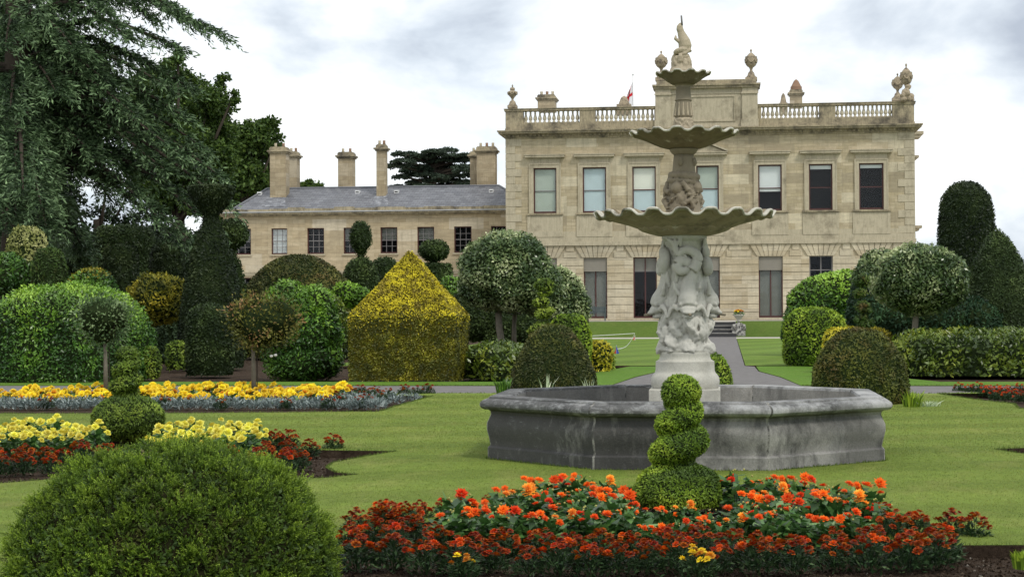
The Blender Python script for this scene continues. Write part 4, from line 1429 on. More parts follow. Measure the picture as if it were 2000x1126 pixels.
# carved rock and dolphins, welded
rng = random.Random(7)
m1 = MB()
m1.lathe([(fz(py), r * KM) for py, r in [(470, 36), (500, 34), (540, 36), (580, 42), (610, 47), (650, 44), (686, 46)]], FX, FY, 28)
for i in range(30):                      # tumbled rocks round the foot
    a = rng.uniform(0, 2 * math.pi)
    z = fz(rng.uniform(618, 682))
    rr = rng.uniform(36, 42) * KM
    s_ = rng.uniform(11, 20) * KM
    m1.ball((FX + rr * math.cos(a), FY + rr * math.sin(a), z), (s_ * rng.uniform(.8, 1.3), s_ * rng.uniform(.6, 1), s_ * rng.uniform(.8, 1.5)), 8, 5, rot=Matrix.Rotation(rng.uniform(0, 3), 3, 'Z') @ Matrix.Rotation(rng.uniform(-.7, .7), 3, 'X'), lump=0.5, seed=i)
me = remesh(m1, 0.013, 1, 0.008, 22)
me.materials.append(M_CARVE)
link('rock_shaft', me, ftn)
def dolphin(phi):
    """head down and outward, body climbing the shaft in loops; phi from the camera side"""
    m2 = MB()
    def pt(r, tang, py):
        # radial r px, tangential px, height as py
        a = phi
        dx = math.sin(a) * r + math.cos(a) * tang
        dy = -math.cos(a) * r + math.sin(a) * tang
        return Vector((FX + dx * KM, FY + dy * KM, fz(py)))
    body = [pt(54, 0, 598), pt(49, 0, 587), pt(41, 1, 573), pt(36, 4, 556), pt(34, 8, 538), pt(35, 8, 524), pt(38, -3, 513), pt(41, -14, 512), pt(43, -19, 521), pt(45, -12, 530), pt(43, 2, 526)]
    rad = [15, 18, 17, 15, 14, 13, 12, 11.5, 11, 9, 6]
    body2 = [pt(43, 10, 528), pt(42, 20, 512), pt(41, 19, 499), pt(41, 8, 491), pt(41, -6, 490), pt(41, -15, 497), pt(39, -21, 488), pt(38, -24, 476)]
    rad2 = [12, 11, 10, 9, 8, 7, 6, 4.5]
    def sub(ps, rs, n=4):
        P, Rr = [], []
        for i in range(len(ps) - 1):
            for j in range(n):
                f = j / n
                p0, p1, p2, p3 = ps[max(i - 1, 0)], ps[i], ps[i + 1], ps[min(i + 2, len(ps) - 1)]
                P.append(0.5 * ((2 * p1) + (p2 - p0) * f + (2 * p0 - 5 * p1 + 4 * p2 - p3) * f * f + (3 * p1 - p0 - 3 * p2 + p3) * f ** 3))
                Rr.append((rs[i] + (rs[i + 1] - rs[i]) * f) * KM)
        P.append(ps[-1]); Rr.append(rs[-1] * KM)
        return P, Rr
    P, Rr = sub(body, rad)
    m2.tube(P, Rr, 16)
    P, Rr = sub(body2, rad2)
    m2.tube(P, Rr, 14)
    rz = Matrix.Rotation(phi, 3, 'Z')
    def bl(r, t, py, sx, sy, sz, tilt=0):
        m2.ball(pt(r, t, py), (sx * KM, sy * KM, sz * KM), 16, 10, rot=rz @ Matrix.Rotation(R(tilt), 3, 'X'))
    bl(50, 0, 590, 18, 16, 16)             # forehead
    bl(54, 0, 603, 17, 15, 10, 12)         # upper jaw
    bl(63, 0, 608, 13, 11, 5, 20)          # lip
    bl(51, 0, 616, 12, 13, 5, 12)          # lower jaw
    bl(59, 14, 594, 4.5, 4, 4.5)           # eyes
    bl(59, -14, 594, 4.5, 4, 4.5)
    for s in (1, -1):                      # fins sweeping back
        m2.tube([pt(48, 16 * s, 604), pt(46, 26 * s, 598), pt(42, 33 * s, 606), pt(40, 38 * s, 620)], [7 * KM, 6 * KM, 4.5 * KM, 2.5 * KM], 8)
        m2.tube([pt(45, 17 * s, 575), pt(45, 24 * s, 563), pt(42, 26 * s, 550)], [5 * KM, 4 * KM, 2 * KM], 8)
    for dx in (-9, 0, 9):                  # tail fluke
        m2.tube([pt(38, -22, 482), pt(37, -22 + dx, 472), pt(36, -22 + dx * 1.9, 466)], [4 * KM, 4 * KM, 2 * KM], 7)
    me = remesh(m2, 0.010, 1, 0.002, 30)
    me.materials.append(M_CARVE)
    link('carved_dolphin', me, ftn)
    m3 = MB()
    m3.tube([pt(66, 0, 612), pt(80, 2, 615)], [3.2 * KM, 2.4 * KM], 8)
    m3.build('spout', M_CARVE2, ftn, smooth=True)
for ph in (R(8), R(97), R(-80), R(186)):
    dolphin(ph)
# reeds and leaves carved between the dolphins
m1 = MB()
for i in range(26):
    a = rng.uniform(0, 2 * math.pi)
    r1, r2 = 40 * KM, 42 * KM
    py = rng.uniform(480, 640)
    da = rng.uniform(-.25, .25)
    pts = [(FX + r * math.cos(a + da * t), FY + r * math.sin(a + da * t), fz(py - 34 * t)) for r, t in ((r1, 0), (r2, .5), (r2, 1))]
    m1.tube(pts, [2.5 * KM, 5 * KM, 1.2 * KM], 6)
me = remesh(m1, 0.012, 1, 0.004, 30)
me.materials.append(M_CARVE)
link('carved_reeds', me, ftn)
px_lathe([(459, 40), (461, 44), (466, 44), (469, 41), (472, 38), (478, 37), (484, 35)], 'capital', M_PED)

def dish(name, prof, n, flute, wave, thick, ledge=None, phase=0.0):
    """fluted shell dish: prof = [(radius px, py)] from the foot out to the rim"""
    m2 = MB()
    seg = n * 14
    np_ = len(prof)
    fine = []
    for i in range(np_ - 1):
        for j in range(3):
            f = j / 3
            fine.append((prof[i][0] + (prof[i + 1][0] - prof[i][0]) * f, prof[i][1] + (prof[i + 1][1] - prof[i][1]) * f))
    fine.append(prof[-1])
    Rm = prof[-1][0]
    rings = []
    def gsc(a):
        q = math.cos(n * (a + phase))
        return math.tanh(1.9 * q + 0.3) / 0.95 + 0.10 * math.sin(2 * a + n)
    def ring(r, z, f, w_):
        out_ = []
        for k in range(seg):
            a = 2 * math.pi * k / seg
            g_ = gsc(a)
            rr = r * (1 + f * g_)
            out_.append((FX + rr * math.cos(a), FY + rr * math.sin(a), z + w_ * g_))
        return out_
    for r, py in fine:
        t = (r - prof[0][0]) / (Rm - prof[0][0])
        rings.append(ring(r * KM, fz(py), flute * min(1, t * 2.2), wave * KM * t ** 1.6))
    # rolled rim, then the inside back to the middle
    rk, zk = Rm * KM, fz(prof[-1][1])
    th = thick * KM
    nrim = len(rings)
    rings.append(ring(rk + th * 0.7, zk + th * 0.15, flute, wave * KM))
    rings.append(ring(rk + th * 0.8, zk + th * 0.6, flute, wave * KM))
    rings.append(ring(rk + th * 0.3, zk + th * 0.95, flute, wave * KM))
    rings.append(ring(rk - th * 0.8, zk + th * 0.75, flute, wave * KM))
    rings.append(ring(rk - th * 1.6, zk + th * 0.1, flute, wave * KM * 0.7))
    for r, py in fine[::-1][4:]:
        t = (r - prof[0][0]) / (Rm - prof[0][0])
        rings.append(ring(r * KM, fz(py) + th * 0.9, flute * t, wave * KM * t ** 3))
    v = [p for rg in rings for p in rg]
    f, mi = [], []
    for i in range(len(rings) - 1):
        for k in range(seg):
            a, b = i * seg + k, i * seg + (k + 1) % seg
            f.append((a, b, b + seg, a + seg))
            mi.append(1 if nrim <= i + 1 <= nrim + 4 else 0)
    m2.v, m2.f, m2.m = v, f, mi
    o = m2.build(name, [M_DISH if name == 'lower_dish' else M_DISH2, M_RIM], ftn, smooth=True)
    o.data.set_sharp_from_angle(angle=R(50))
    return o
dish('lower_dish', [(38, 461), (52, 460), (68, 456), (84, 450.5), (90, 447), (90.5, 444.5), (94, 444), (112, 437), (132, 431), (148, 426), (149, 423.5), (154, 423), (166, 422), (171, 423)], 20, 0.016, 5.6, 5.5)
dish('middle_dish', [(22, 290), (34, 290), (48, 286), (62, 280), (76, 273), (90, 267), (98, 264), (101, 263)], 16, 0.026, 3.3, 5, phase=0.1)
dish('upper_dish', [(16, 166), (22, 165), (30, 160), (38, 154), (47, 148), (51, 146)], 12, 0.03, 2.2, 3.6, phase=0.2)
px_lathe([(288, 25), (292, 28), (296, 26), (300, 23), (303, 19), (308, 20), (330, 22), (352, 25), (380, 30), (411, 33), (416, 36)], 'middle_stem', M_CARVE2)
px_lathe([(163, 14), (165, 19), (168, 15), (172, 14), (193, 15), (196, 17), (198, 15), (203, 16), (215, 17), (226, 18), (230, 16), (232, 15)], 'upper_stem', M_CARVE2)
m1 = MB()
m1.lathe([(fz(230), 15 * KM), (fz(233), 19 * KM), (fz(236), 18 * KM), (fz(246), 18.5 * KM), (fz(252), 20 * KM), (fz(262), 20 * KM)], FX, FY, 28)
for i in range(30):
    a = i * 0.77
    m1.ball((FX + 18.5 * KM * math.cos(a), FY + 18.5 * KM * math.sin(a), fz(236 + (i * 37 % 13))), (2.4 * KM, 2.4 * KM, 3.2 * KM), 7, 5)
for i in range(12):                       # ribs of the fluted baluster above
    a = i / 12 * 2 * math.pi
    m1.tube([(FX + 15.5 * KM * math.cos(a), FY + 15.5 * KM * math.sin(a), fz(200)), (FX + 17.5 * KM * math.cos(a), FY + 17.5 * KM * math.sin(a), fz(228))], [1.2 * KM, 3 * KM], 6)
me = remesh(m1, 0.008, 1, 0.003, 40)
me.materials.append(M_CARVE3)
link('carved_collar', me, ftn)
# middle group: putti and shells crowding round the stem
rng = random.Random(21)
m1 = MB()
m1.lathe([(fz(345), 24 * KM), (fz(352), 27 * KM), (fz(380), 31 * KM), (fz(414), 34 * KM)], FX - 2 * KM, FY, 20)
def mp3(a, r, py): return Vector((FX - 2 * KM + r * KM * math.cos(a), FY + r * KM * math.sin(a), fz(py)))
for i in range(4):                        # four children crouched round the stem
    a = -1.95 + i * 1.57
    m1.ball(mp3(a, 29, 368), (11 * KM, 11 * KM, 12 * KM), 14, 9)                       # head
    m1.ball(mp3(a + .35, 27, 388), (12 * KM, 10 * KM, 15 * KM), 14, 9, lump=0.2, seed=i)     # back
    m1.tube([mp3(a - .5, 28, 378), mp3(a - .9, 36, 372), mp3(a - 1.2, 30, 356)], [6 * KM, 5.5 * KM, 4 * KM], 9)
    m1.tube([mp3(a + .4, 30, 400), mp3(a + .8, 40, 392), mp3(a + 1.0, 36, 408)], [6 * KM, 6 * KM, 4 * KM], 9)
    m1.tube([mp3(a + .9, 38, 386), mp3(a + 1.05, 46, 388)], [2.2 * KM, 1.6 * KM], 6)
for i in range(26):                       # shells and weed in the hollows
    a = rng.uniform(0, 2 * math.pi)
    z = rng.uniform(378, 412)
    m1.tube([mp3(a, 30, z), mp3(a + .12, 38, z - 4), mp3(a + .3, 35, z - 9)], [3 * KM, 2.4 * KM, 1.4 * KM], 6)
pts, rd = [], []
for i in range(22):
    t = i / 21
    a = t * 4.2 * math.pi + 1.2
    pts.append((FX - KM + (24 + 3 * t) * KM * math.cos(a), FY + (24 + 3 * t) * KM * math.sin(a), fz(338 + 22 * t)))
    rd.append((4 + 4.5 * math.sin(math.pi * min(1, t * 1.2))) * KM)
m1.tube(pts, rd, 9)
for a in (-0.35, 2.3, 4.4):
    m1.ball((FX + 21 * KM * math.cos(a), FY + 21 * KM * math.sin(a), fz(317)), (6 * KM, 6 * KM, 9 * KM), 10, 7, lump=.3, seed=a)
me = remesh(m1, 0.010, 1, 0.005, 35)
me.materials.append(M_CARVE2)
link('carved_figure_group', me, ftn)
# top group: rocks and an upward twisting fish
m1 = MB()
for i in range(13):
    a = 2 * math.pi * i / 11
    rr = (15 if i < 11 else 4) * KM
    m1.ball((FX - 3 * KM + rr * math.cos(a), FY + rr * math.sin(a), fz(127 - (i % 3) * 5)), ((6.5) * KM, 6.5 * KM, (10 + (i % 2) * 3) * KM), 8, 6, lump=0.45, seed=i)
m1.lathe([(fz(112), 13 * KM), (fz(128), 19 * KM), (fz(141), 25 * KM)], FX - 3 * KM, FY, 16)
me = remesh(m1, 0.008, 1, 0.003, 40)
me.materials.append(M_CARVE3)
link('carved_rocks', me, ftn)
m1 = MB()
pts, rd = [], []
for i in range(22):                       # coiled tail
    t = i / 21
    a = -1.9 + t * 9.0
    rr = (12.5 - 3 * t) * KM
    pts.append((FX - 3 * KM + rr * math.cos(a), FY + rr * math.sin(a), fz(114 - 20 * t)))
    rd.append((3.5 + 3.8 * t) * KM)
m1.tube(pts, rd, 10)
P2 = [(5, 100, 11), (6, 90, 13), (4, 80, 12), (1, 71, 9), (-2, 63, 7), (-4, 57, 7), (-4, 52, 6.5), (-2, 45, 3)]
m1.tube([(FX + (x - 2) * KM, FY, fz(py)) for x, py, r in P2], [r * KM for x, py, r in P2], 14)
m1.ball((FX - 9 * KM, FY - 2 * KM, fz(56)), (4 * KM, 4 * KM, 6 * KM), 10, 7)
m1.tube([(FX - 8 * KM, FY - 5 * KM, fz(82)), (FX - 15 * KM, FY - 7 * KM, fz(76)), (FX - 14 * KM, FY - 5 * KM, fz(70))], [3.5 * KM, 3.5 * KM, 2 * KM], 8)
m1.tube([(FX + 8 * KM, FY - 3 * KM, fz(92)), (FX + 13 * KM, FY - 6 * KM, fz(100)), (FX + 3 * KM, FY - 12 * KM, fz(106)), (FX - 8 * KM, FY - 12 * KM, fz(110))], [4 * KM, 5 * KM, 4 * KM, 3 * KM], 8)
me = remesh(m1, 0.007, 1, 0.0015, 40)
me.materials.append(M_CARVE3)
link('twisting_fish', me, ftn)
m1 = MB()
m1.tube([(FX - 1.5 * KM, FY - 3 * KM, fz(50)), (FX - 3 * KM, FY - 3 * KM, fz(31))], [1.9 * KM, 1.7 * KM], 10)
m1.build('spout', m_plain('weathered_lead_pipe', (0.16, 0.15, 0.14), 0.6), ftn, smooth=True)

# ------------------------------------------------------------------ urn by the steps
c = at(1443, 640, yB - 0.1)
UX, UY = c.x, yB + 0.45
urn = empty('stone_planter', (UX, UY, 0), 'stone urn planter on a sphinx-carved pedestal beside the terrace steps', 'planter')
ku = 1 / ppm((UX, UY, 1))
def uz(py): return at(1443, py, UY).z
m1 = MB()
m1.box(UX - 13 * ku, UX + 13 * ku, UY - 10 * ku, UY + 10 * ku, -0.05, uz(646))
for s in (1, -1):
    m1.tube([(UX + s * 11 * ku, UY - 9 * ku, uz(642)), (UX + s * 9 * ku, UY, uz(638)), (UX + s * 3 * ku, UY, uz(632))], [4 * ku, 4.5 * ku, 3 * ku], 10)
    m1.ball((UX + s * 10 * ku, UY - 8 * ku, uz(636)), 3.6 * ku, 10, 7)
m1.lathe([(uz(624), 2 * ku), (uz(630), 3 * ku), (uz(636), 6 * ku), (uz(646), 10 * ku)], UX, UY, 14)
m1.build('pedestal', m_stone('mottled_pedestal_stone', (0.42, 0.41, 0.38), (0.05, 0.05, 0.05), (0.6, 0.6, 0.57), 6, 0.45, 0.6), urn, bevel=0.01)
m1 = MB()
m1.lathe([(uz(614), 9.5 * ku), (uz(613.5), 11 * ku), (uz(615.5), 11 * ku), (uz(617), 9 * ku), (uz(621), 6 * ku), (uz(624), 3 * ku), (uz(626), 3 * ku), (uz(627), 5 * ku)], UX, UY, 20)
m1.build('bowl', M_PED, urn, smooth=True)
# (its flowers stand in it: a thing of its own, below)

# ------------------------------------------------------------------ bench against the house
bl_ = at(1148, 627, YH - 2.2)
br_ = at(1183, 627, YH - 2.2)
M_BENCH = m_plain('blue_grey_bench_paint', (0.075, 0.10, 0.105), 0.6, 0.3, 0.2)
bench = empty('garden_bench', ((bl_.x + br_.x) / 2, YH - 2.2, TZ), 'dark blue-grey slatted bench on the terrace in front of the mansion wall', 'bench')
yb_ = YH - 2.2
m1 = MB()
for i in range(4): m1.box(bl_.x, br_.x, yb_ - 0.42 + i * 0.11, yb_ - 0.34 + i * 0.11, TZ + 0.42, TZ + 0.45)
m1.build('seat', M_BENCH, bench)
m1 = MB()
for i in range(4): m1.box(bl_.x, br_.x, yb_ + 0.06 + i * 0.012, yb_ + 0.085 + i * 0.012, TZ + 0.52 + i * 0.11, TZ + 0.60 + i * 0.11)
m1.build('backrest', M_BENCH, bench)
for x in (bl_.x + 0.03, br_.x - 0.03):
    m1 = MB()
    m1.box(x - 0.025, x + 0.025, yb_ - 0.42, yb_ - 0.37, TZ, TZ + 0.42)
    m1.build('leg', M_BENCH, bench)
    m1 = MB()
    m1.box(x - 0.025, x + 0.025, yb_ + 0.02, yb_ + 0.07, TZ, TZ + 0.95)
    m1.build('leg', M_BENCH, bench)
    m1 = MB()
    m1.box(x - 0.025, x + 0.025, yb_ - 0.42, yb_ + 0.05, TZ + 0.62, TZ + 0.66)
    m1.build('armrest', M_BENCH, bench)

# ------------------------------------------------------------------ cones and white tape on the far lawn
M_RED = m_plain('red_plastic', (0.62, 0.07, 0.05), 0.5)
M_BLUE = m_plain('blue_plastic', (0.05, 0.08, 0.45), 0.5)
M_WHT = m_plain('white_tape', (0.75, 0.75, 0.74), 0.7)
def pennant(px, py0, py1, mats, label):
    g0 = gnd(px, py0)
    k = 1 / ppm(g0)
    h = at(px, py1, g0.y).z
    e = empty('pennant_stake', tuple(g0), label, 'stake')
    m2 = MB()
    m2.tube([g0, (g0.x, g0.y, h)], 0.012, 6)
    m2.build('stake', M_WHT, e)
    for i, mt in enumerate(mats):
        m2 = MB()
        s_ = 1 if i else -1
        w_ = 6 * k
        y = g0.y - 0.02 * s_
        m2.prism_y([(g0.x, h * 0.06), (g0.x + s_ * w_ * 0.9 if s_ > 0 else g0.x, h * 0.06 if s_ > 0 else h), (g0.x, h)] if s_ > 0 else [(g0.x - w_ * 0.7, h * 0.06), (g0.x + 0.02, h * 0.06), (g0.x + 0.005, h)], y - 0.012, y + 0.012)
        m2.build('pennant', mt, e)
    return g0, h
pa = pennant(1204, 691, 674, [M_RED, M_BLUE], 'nearer stake with red and blue pennants holding up white tape on the lawn')
pb = pennant(1240, 664, 654, [M_RED], 'farther red-topped stake at the corner of the white tape')
m1 = MB()
p0, p1 = Vector(pa[0]) + Vector((0, 0, 0.18)), Vector(pb[0]) + Vector((0, 0, 0.35))
n = 12
def tape(a, b, sag):
    L_ = []
    for i in range(n + 1):
        t = i / n
        L_.append(a.lerp(b, t) - Vector((0, 0, sag * math.sin(math.pi * t))))
    for i in range(n):
        q, r_ = L_[i], L_[i + 1]
        u_ = Vector((0, 0, 0.03))
        m1.add([q, r_, r_ + u_, q + u_], [(0, 1, 2, 3)])
tape(p0, p1, 0.25)
tape(p1, Vector((p1.x - 6.5, p1.y, 0.12)), 0.05)
tp = m1.build('boundary_tape', M_WHT)
tag(tp, 'white tape strung low between the pennant stakes across the far lawn', 'tape')

# ------------------------------------------------------------------ clipped and free-growing shrubs
def Yg(px, py): return gnd(px, py).y

# near yew mound
YN = 10.4
def near_mound():
    c = at(338, 1126, YN)
    m = ppm(c)
    prof = smooth_prof([(at(338, py, YN).z, hw / m) for py, hw in [(873, 4), (877, 68), (892, 136), (922, 198), (966, 248), (1016, 285), (1080, 308), (1150, 313), (1165, 312)]], 40)
    prof += [(0.0, prof[-1][1] * 0.97)]
    V, Fc = revolve(prof, c.x, c.y, 72)
    cen = (c.x, c.y, 0.45)
    V = lumpy(V, cen, 0.04, 3.2, 4.2)
    rng = np.random.default_rng(5)
    a, b, cc, n, ar = mesh_sampler(V, Fc)
    ce = (a + b + cc) / 3
    tocam = unit(np.array([[0, 0, EYE]]) - ce)
    wgt = ar * np.where((n * tocam).sum(1) < -0.2, 0.25, 1.0)
    NC, NS = 2300, 6
    idx = rng.choice(len(ar), NC, p=wgt / wgt.sum())
    u_, v_ = rng.random(NC), rng.random(NC)
    k = u_ + v_ > 1
    u_[k], v_[k] = 1 - u_[k], 1 - v_[k]
    Pc = a[idx] + (b[idx] - a[idx]) * u_[:, None] + (cc[idx] - a[idx]) * v_[:, None]
    nn = n[idx]
    clump = np.array([mnoise.noise(Vector(p) * 5.5) + 0.6 * mnoise.noise(Vector(p) * 13) for p in Pc])
    Pc = Pc + nn * (clump * 0.05 - 0.045 + rng.normal(0, 0.012, NC))[:, None]
    tone = np.clip(0.36 + 0.75 * clump + rng.normal(0, .16, NC), 0, 1)
    size = 0.7 + 0.5 * rng.random(NC) + 0.4 * np.clip(clump, 0, 1)
    lean = unit(nn * 0.75 + np.array([[0, 0, 0.55]]) + rng.normal(0, 0.28, (NC, 3)))
    Pp = np.repeat(Pc, NS, 0) + rng.normal(0, 0.010, (NC * NS, 3))
    tw = unit(np.repeat(lean, NS, 0) + rng.normal(0, 0.48, (NC * NS, 3)))
    NT = NC * NS
    Lt = (0.060 + 0.045 * rng.random(NT)) * np.repeat(size, NS)
    shade = np.clip(np.repeat(tone, NS) + rng.normal(0, .07, NT), 0, 1)
    # needles in two ranks along each shoot
    K = 16
    sidev = unit(np.cross(tw, rng.normal(0, 1, (NT, 3))))
    P3, D3, tv3, L3 = [], [], [], []
    for j in range(K):
        t = (j + 0.5) / K
        s = 1 if j % 2 else -1
        P3.append(Pp + tw * (Lt * t)[:, None])
        D3.append(unit(tw * 0.75 + sidev * s * (1.0 - 0.5 * t) + rng.normal(0, 0.22, (NT, 3))))
        tv3.append(np.clip(-0.14 + 0.62 * t + 0.55 * shade + rng.normal(0, 0.08, NT), 0, 1))  # paler fresh tips; shade painted into shoot bases and sunken tufts
        L3.append(np.full(NT, 0.024) * (1.15 - 0.6 * t))
    P3, D3, tv3, L3 = np.concatenate(P3), np.concatenate(D3), np.concatenate(tv3), np.concatenate(L3)
    S3 = unit(np.cross(D3, rng.normal(0, 1, D3.shape)))
    Q = kites(P3, D3, S3, L3, np.full(len(L3), 0.0029))
    # the shoots themselves
    S4 = sidev
    Q4 = kites(Pp, tw, S4, Lt, np.full(NT, 0.0022))
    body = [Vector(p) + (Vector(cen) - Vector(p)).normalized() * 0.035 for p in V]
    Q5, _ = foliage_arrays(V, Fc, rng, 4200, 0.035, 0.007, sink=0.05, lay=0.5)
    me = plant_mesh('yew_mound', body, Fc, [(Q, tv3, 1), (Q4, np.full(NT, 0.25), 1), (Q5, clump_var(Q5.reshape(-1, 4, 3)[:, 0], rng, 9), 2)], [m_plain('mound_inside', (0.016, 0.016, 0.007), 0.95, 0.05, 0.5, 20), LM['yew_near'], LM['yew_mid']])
    o = link('yew_mound', me)
    tag(o, 'broad rounded yew mound closest of all, feathery with fresh green shoots', 'topiary')
near_mound()

# spirals
def spiral(label, Y, items, style, amp=0.012, **k):
    return blobs('spiral_topiary', label, 'topiary', Y, items, style, amp=amp, freq=5, lay=1.8, **k)
def coil(label, Y, pxc, base, top, y0, pitch, turns, Ra, Rb, ra, rb, style, sq=0.82):
    """a band wound down round the stem between a rounded top and a wide clipped base"""
    mb = MB()
    for px, py, hw_, hh in base + [top]:
        c = at(px, py, Y)
        m = ppm(c)
        mb.ball(c, (hw_ / m, hw_ / m, hh / m), 30, 20)
    n = int(turns * 22)
    for i in range(-6, n + 1):
        t = i / 22
        f = max(0, t) / turns
        Rr, r_ = Ra + (Rb - Ra) * f, ra + (rb - ra) * f
        ph = R(90 - 360 * t)
        c = at(pxc, y0 + pitch * t, Y)
        m = ppm(c)
        mb.ball(c + Vector((math.sin(ph), -math.cos(ph), 0)) * (Rr / m), (r_ / m, r_ / m, r_ * sq / m), 16, 10)
    m = ppm(at(pxc, y0, Y))
    me = remesh(mb, 2.6 / m, 1)
    V = [Vector((v.co.x, v.co.y, max(v.co.z, 0))) for v in me.vertices]
    Fc = [tuple(p.vertices) for p in me.polygons]
    c = at(pxc, y0, Y)
    return bush('spiral_topiary', label, 'topiary', V, Fc, (c.x, c.y, c.z * .6), style, (c - EYEV).length, 0.006, 6, lay=1.7, dens_k=1.35)
coil('bright green spiral-clipped bush standing among orange dahlias in front of the fountain', Yg(1323, 990) + 0.15, 1329,
     [(1323, 964, 88, 58), (1325, 940, 82, 38)], (1330, 766, 40, 36), 803, 55, 1.7, 13, 26, 33, 41, 'box', sq=0.78)
coil('olive green spiral-clipped bush with a wide round base beside lemon dahlias', Yg(250, 862) + 0.3, 247,
     [(250, 818, 72, 49)], (249, 692, 24, 17), 711, 31, 1.75, 6, 11, 22, 25, 'box_mid', sq=0.72)
spiral('small dark spiral-clipped bush beside the variegated holly trunk', 45, [(1060, 690, 24, 34), (1059, 655, 20, 16, 0, -10), (1052, 640, 24, 10, 0, -20), (1063, 612, 21, 12, 0, -18), (1056, 590, 17, 10, 0, -16), (1066, 570, 16, 8, 0, -12), (1064, 556, 19, 14)], 'box_mid', amp=0.05)
spiral('small wispy spiral-clipped bush behind the olive yew dome', 42, [(1689, 668, 20, 30), (1692, 632, 18, 10, 0, -14), (1682, 622, 16, 9, 0, -16), (1688, 604, 17, 9, 0, 14), (1684, 596, 16, 9, 0, -16), (1680, 572, 15, 10, 0, -10), (1683, 549, 16, 13)], 'yew_mid', amp=0.05)

# mounds and domes
topi('yew_mound', 'olive-brown cone-shaped yew mound with a green tip left of the basin', 'topiary', 1081, Yg(1081, 768) + 0.9,
     [(633, 2), (636, 22), (646, 38), (662, 50), (690, 66), (716, 78), (742, 84), (762, 84), (775, 80)], 'yew_brown', amp=0.03, freq=4, style2='yew_olive', top_frac=0.18)
topi('yew_mound', 'olive green yew dome with a small tuft right of the basin', 'topiary', 1680, Yg(1680, 790) + 0.7,
     [(640, 2), (643, 22), (650, 42), (668, 62), (695, 81), (725, 91), (755, 94), (780, 92), (800, 84)], 'yew_olive', amp=0.03, freq=4)
topi('box_mound', 'low bright green clipped mound behind the fountain pedestal', 'topiary', 1366, Yg(1366, 752) + 0.8,
     [(682, 2), (685, 25), (697, 46), (715, 58), (735, 64), (755, 64)], 'box', amp=0.02, freq=3)
topi('box_mound', 'green clipped mound between the yellow bush and the brown yew cone', 'topiary', 1112, 46,
     [(612, 3), (616, 22), (630, 36), (655, 44), (680, 44), (710, 42)], 'box', amp=0.05)
topi('golden_bush', 'small round golden bush at the edge of the far lawn', 'shrub', 1168, 47, [(665, 3), (668, 18), (680, 27), (695, 30), (712, 27)], 'yellow', amp=0.04)
topi('box_mound', 'very small dark green tuft in front of the golden bush', 'shrub', 1190, 48, [(690, 2), (694, 10), (706, 12)], 'box_mid', amp=0.02)
topi('golden_bush', 'golden-yellow clipped bush peeping over the olive yew dome', 'shrub', 1652, 46, [(638, 4), (641, 26), (652, 40), (668, 46), (700, 46)], 'yellow', amp=0.06)
topi('golden_bush', 'yellow-green clipped bush just right of the wispy spiral', 'shrub', 1712, 46, [(638, 3), (641, 14), (652, 27), (668, 32), (700, 32)], 'yellow_shrub', amp=0.05)
topi('box_mound', 'round bright green clipped bush at the corner of the far lawn', 'topiary', 1592, Yg(1592, 715) + 0.8, [(600, 3), (603, 30), (613, 48), (635, 60), (665, 63), (690, 62), (712, 56)], 'box', amp=0.05, freq=2)
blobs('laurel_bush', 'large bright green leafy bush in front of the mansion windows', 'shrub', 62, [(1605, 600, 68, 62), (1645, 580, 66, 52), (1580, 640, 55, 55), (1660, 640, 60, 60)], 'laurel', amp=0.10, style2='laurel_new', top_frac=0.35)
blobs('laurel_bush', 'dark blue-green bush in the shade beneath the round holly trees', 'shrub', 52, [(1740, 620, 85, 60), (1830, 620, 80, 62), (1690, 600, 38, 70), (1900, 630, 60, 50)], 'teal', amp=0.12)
# dark yews to the right
topi('yew_column', 'tall bullet-shaped dark yew topiary against the sky', 'topiary', 1889, 60, [(354, 3), (356, 18), (366, 32), (385, 46), (415, 53), (455, 55), (520, 56), (600, 58), (640, 60)], 'yew_black', amp=0.05, freq=1.6)
topi('yew_cone', 'broad dark yew cone in front of the tall bullet-shaped yew', 'topiary', 1950, 53, [(446, 2), (454, 11), (470, 24), (500, 42), (540, 59), (590, 76), (640, 88), (680, 94)], 'yew_dark', amp=0.06, freq=1.6)
blobs('yew_mass', 'low dark yew filling the shade beyond the spotted laurel hedge', 'shrub', 56, [(1850, 640, 90, 60), (1960, 640, 90, 60)], 'yew_black', amp=0.1)
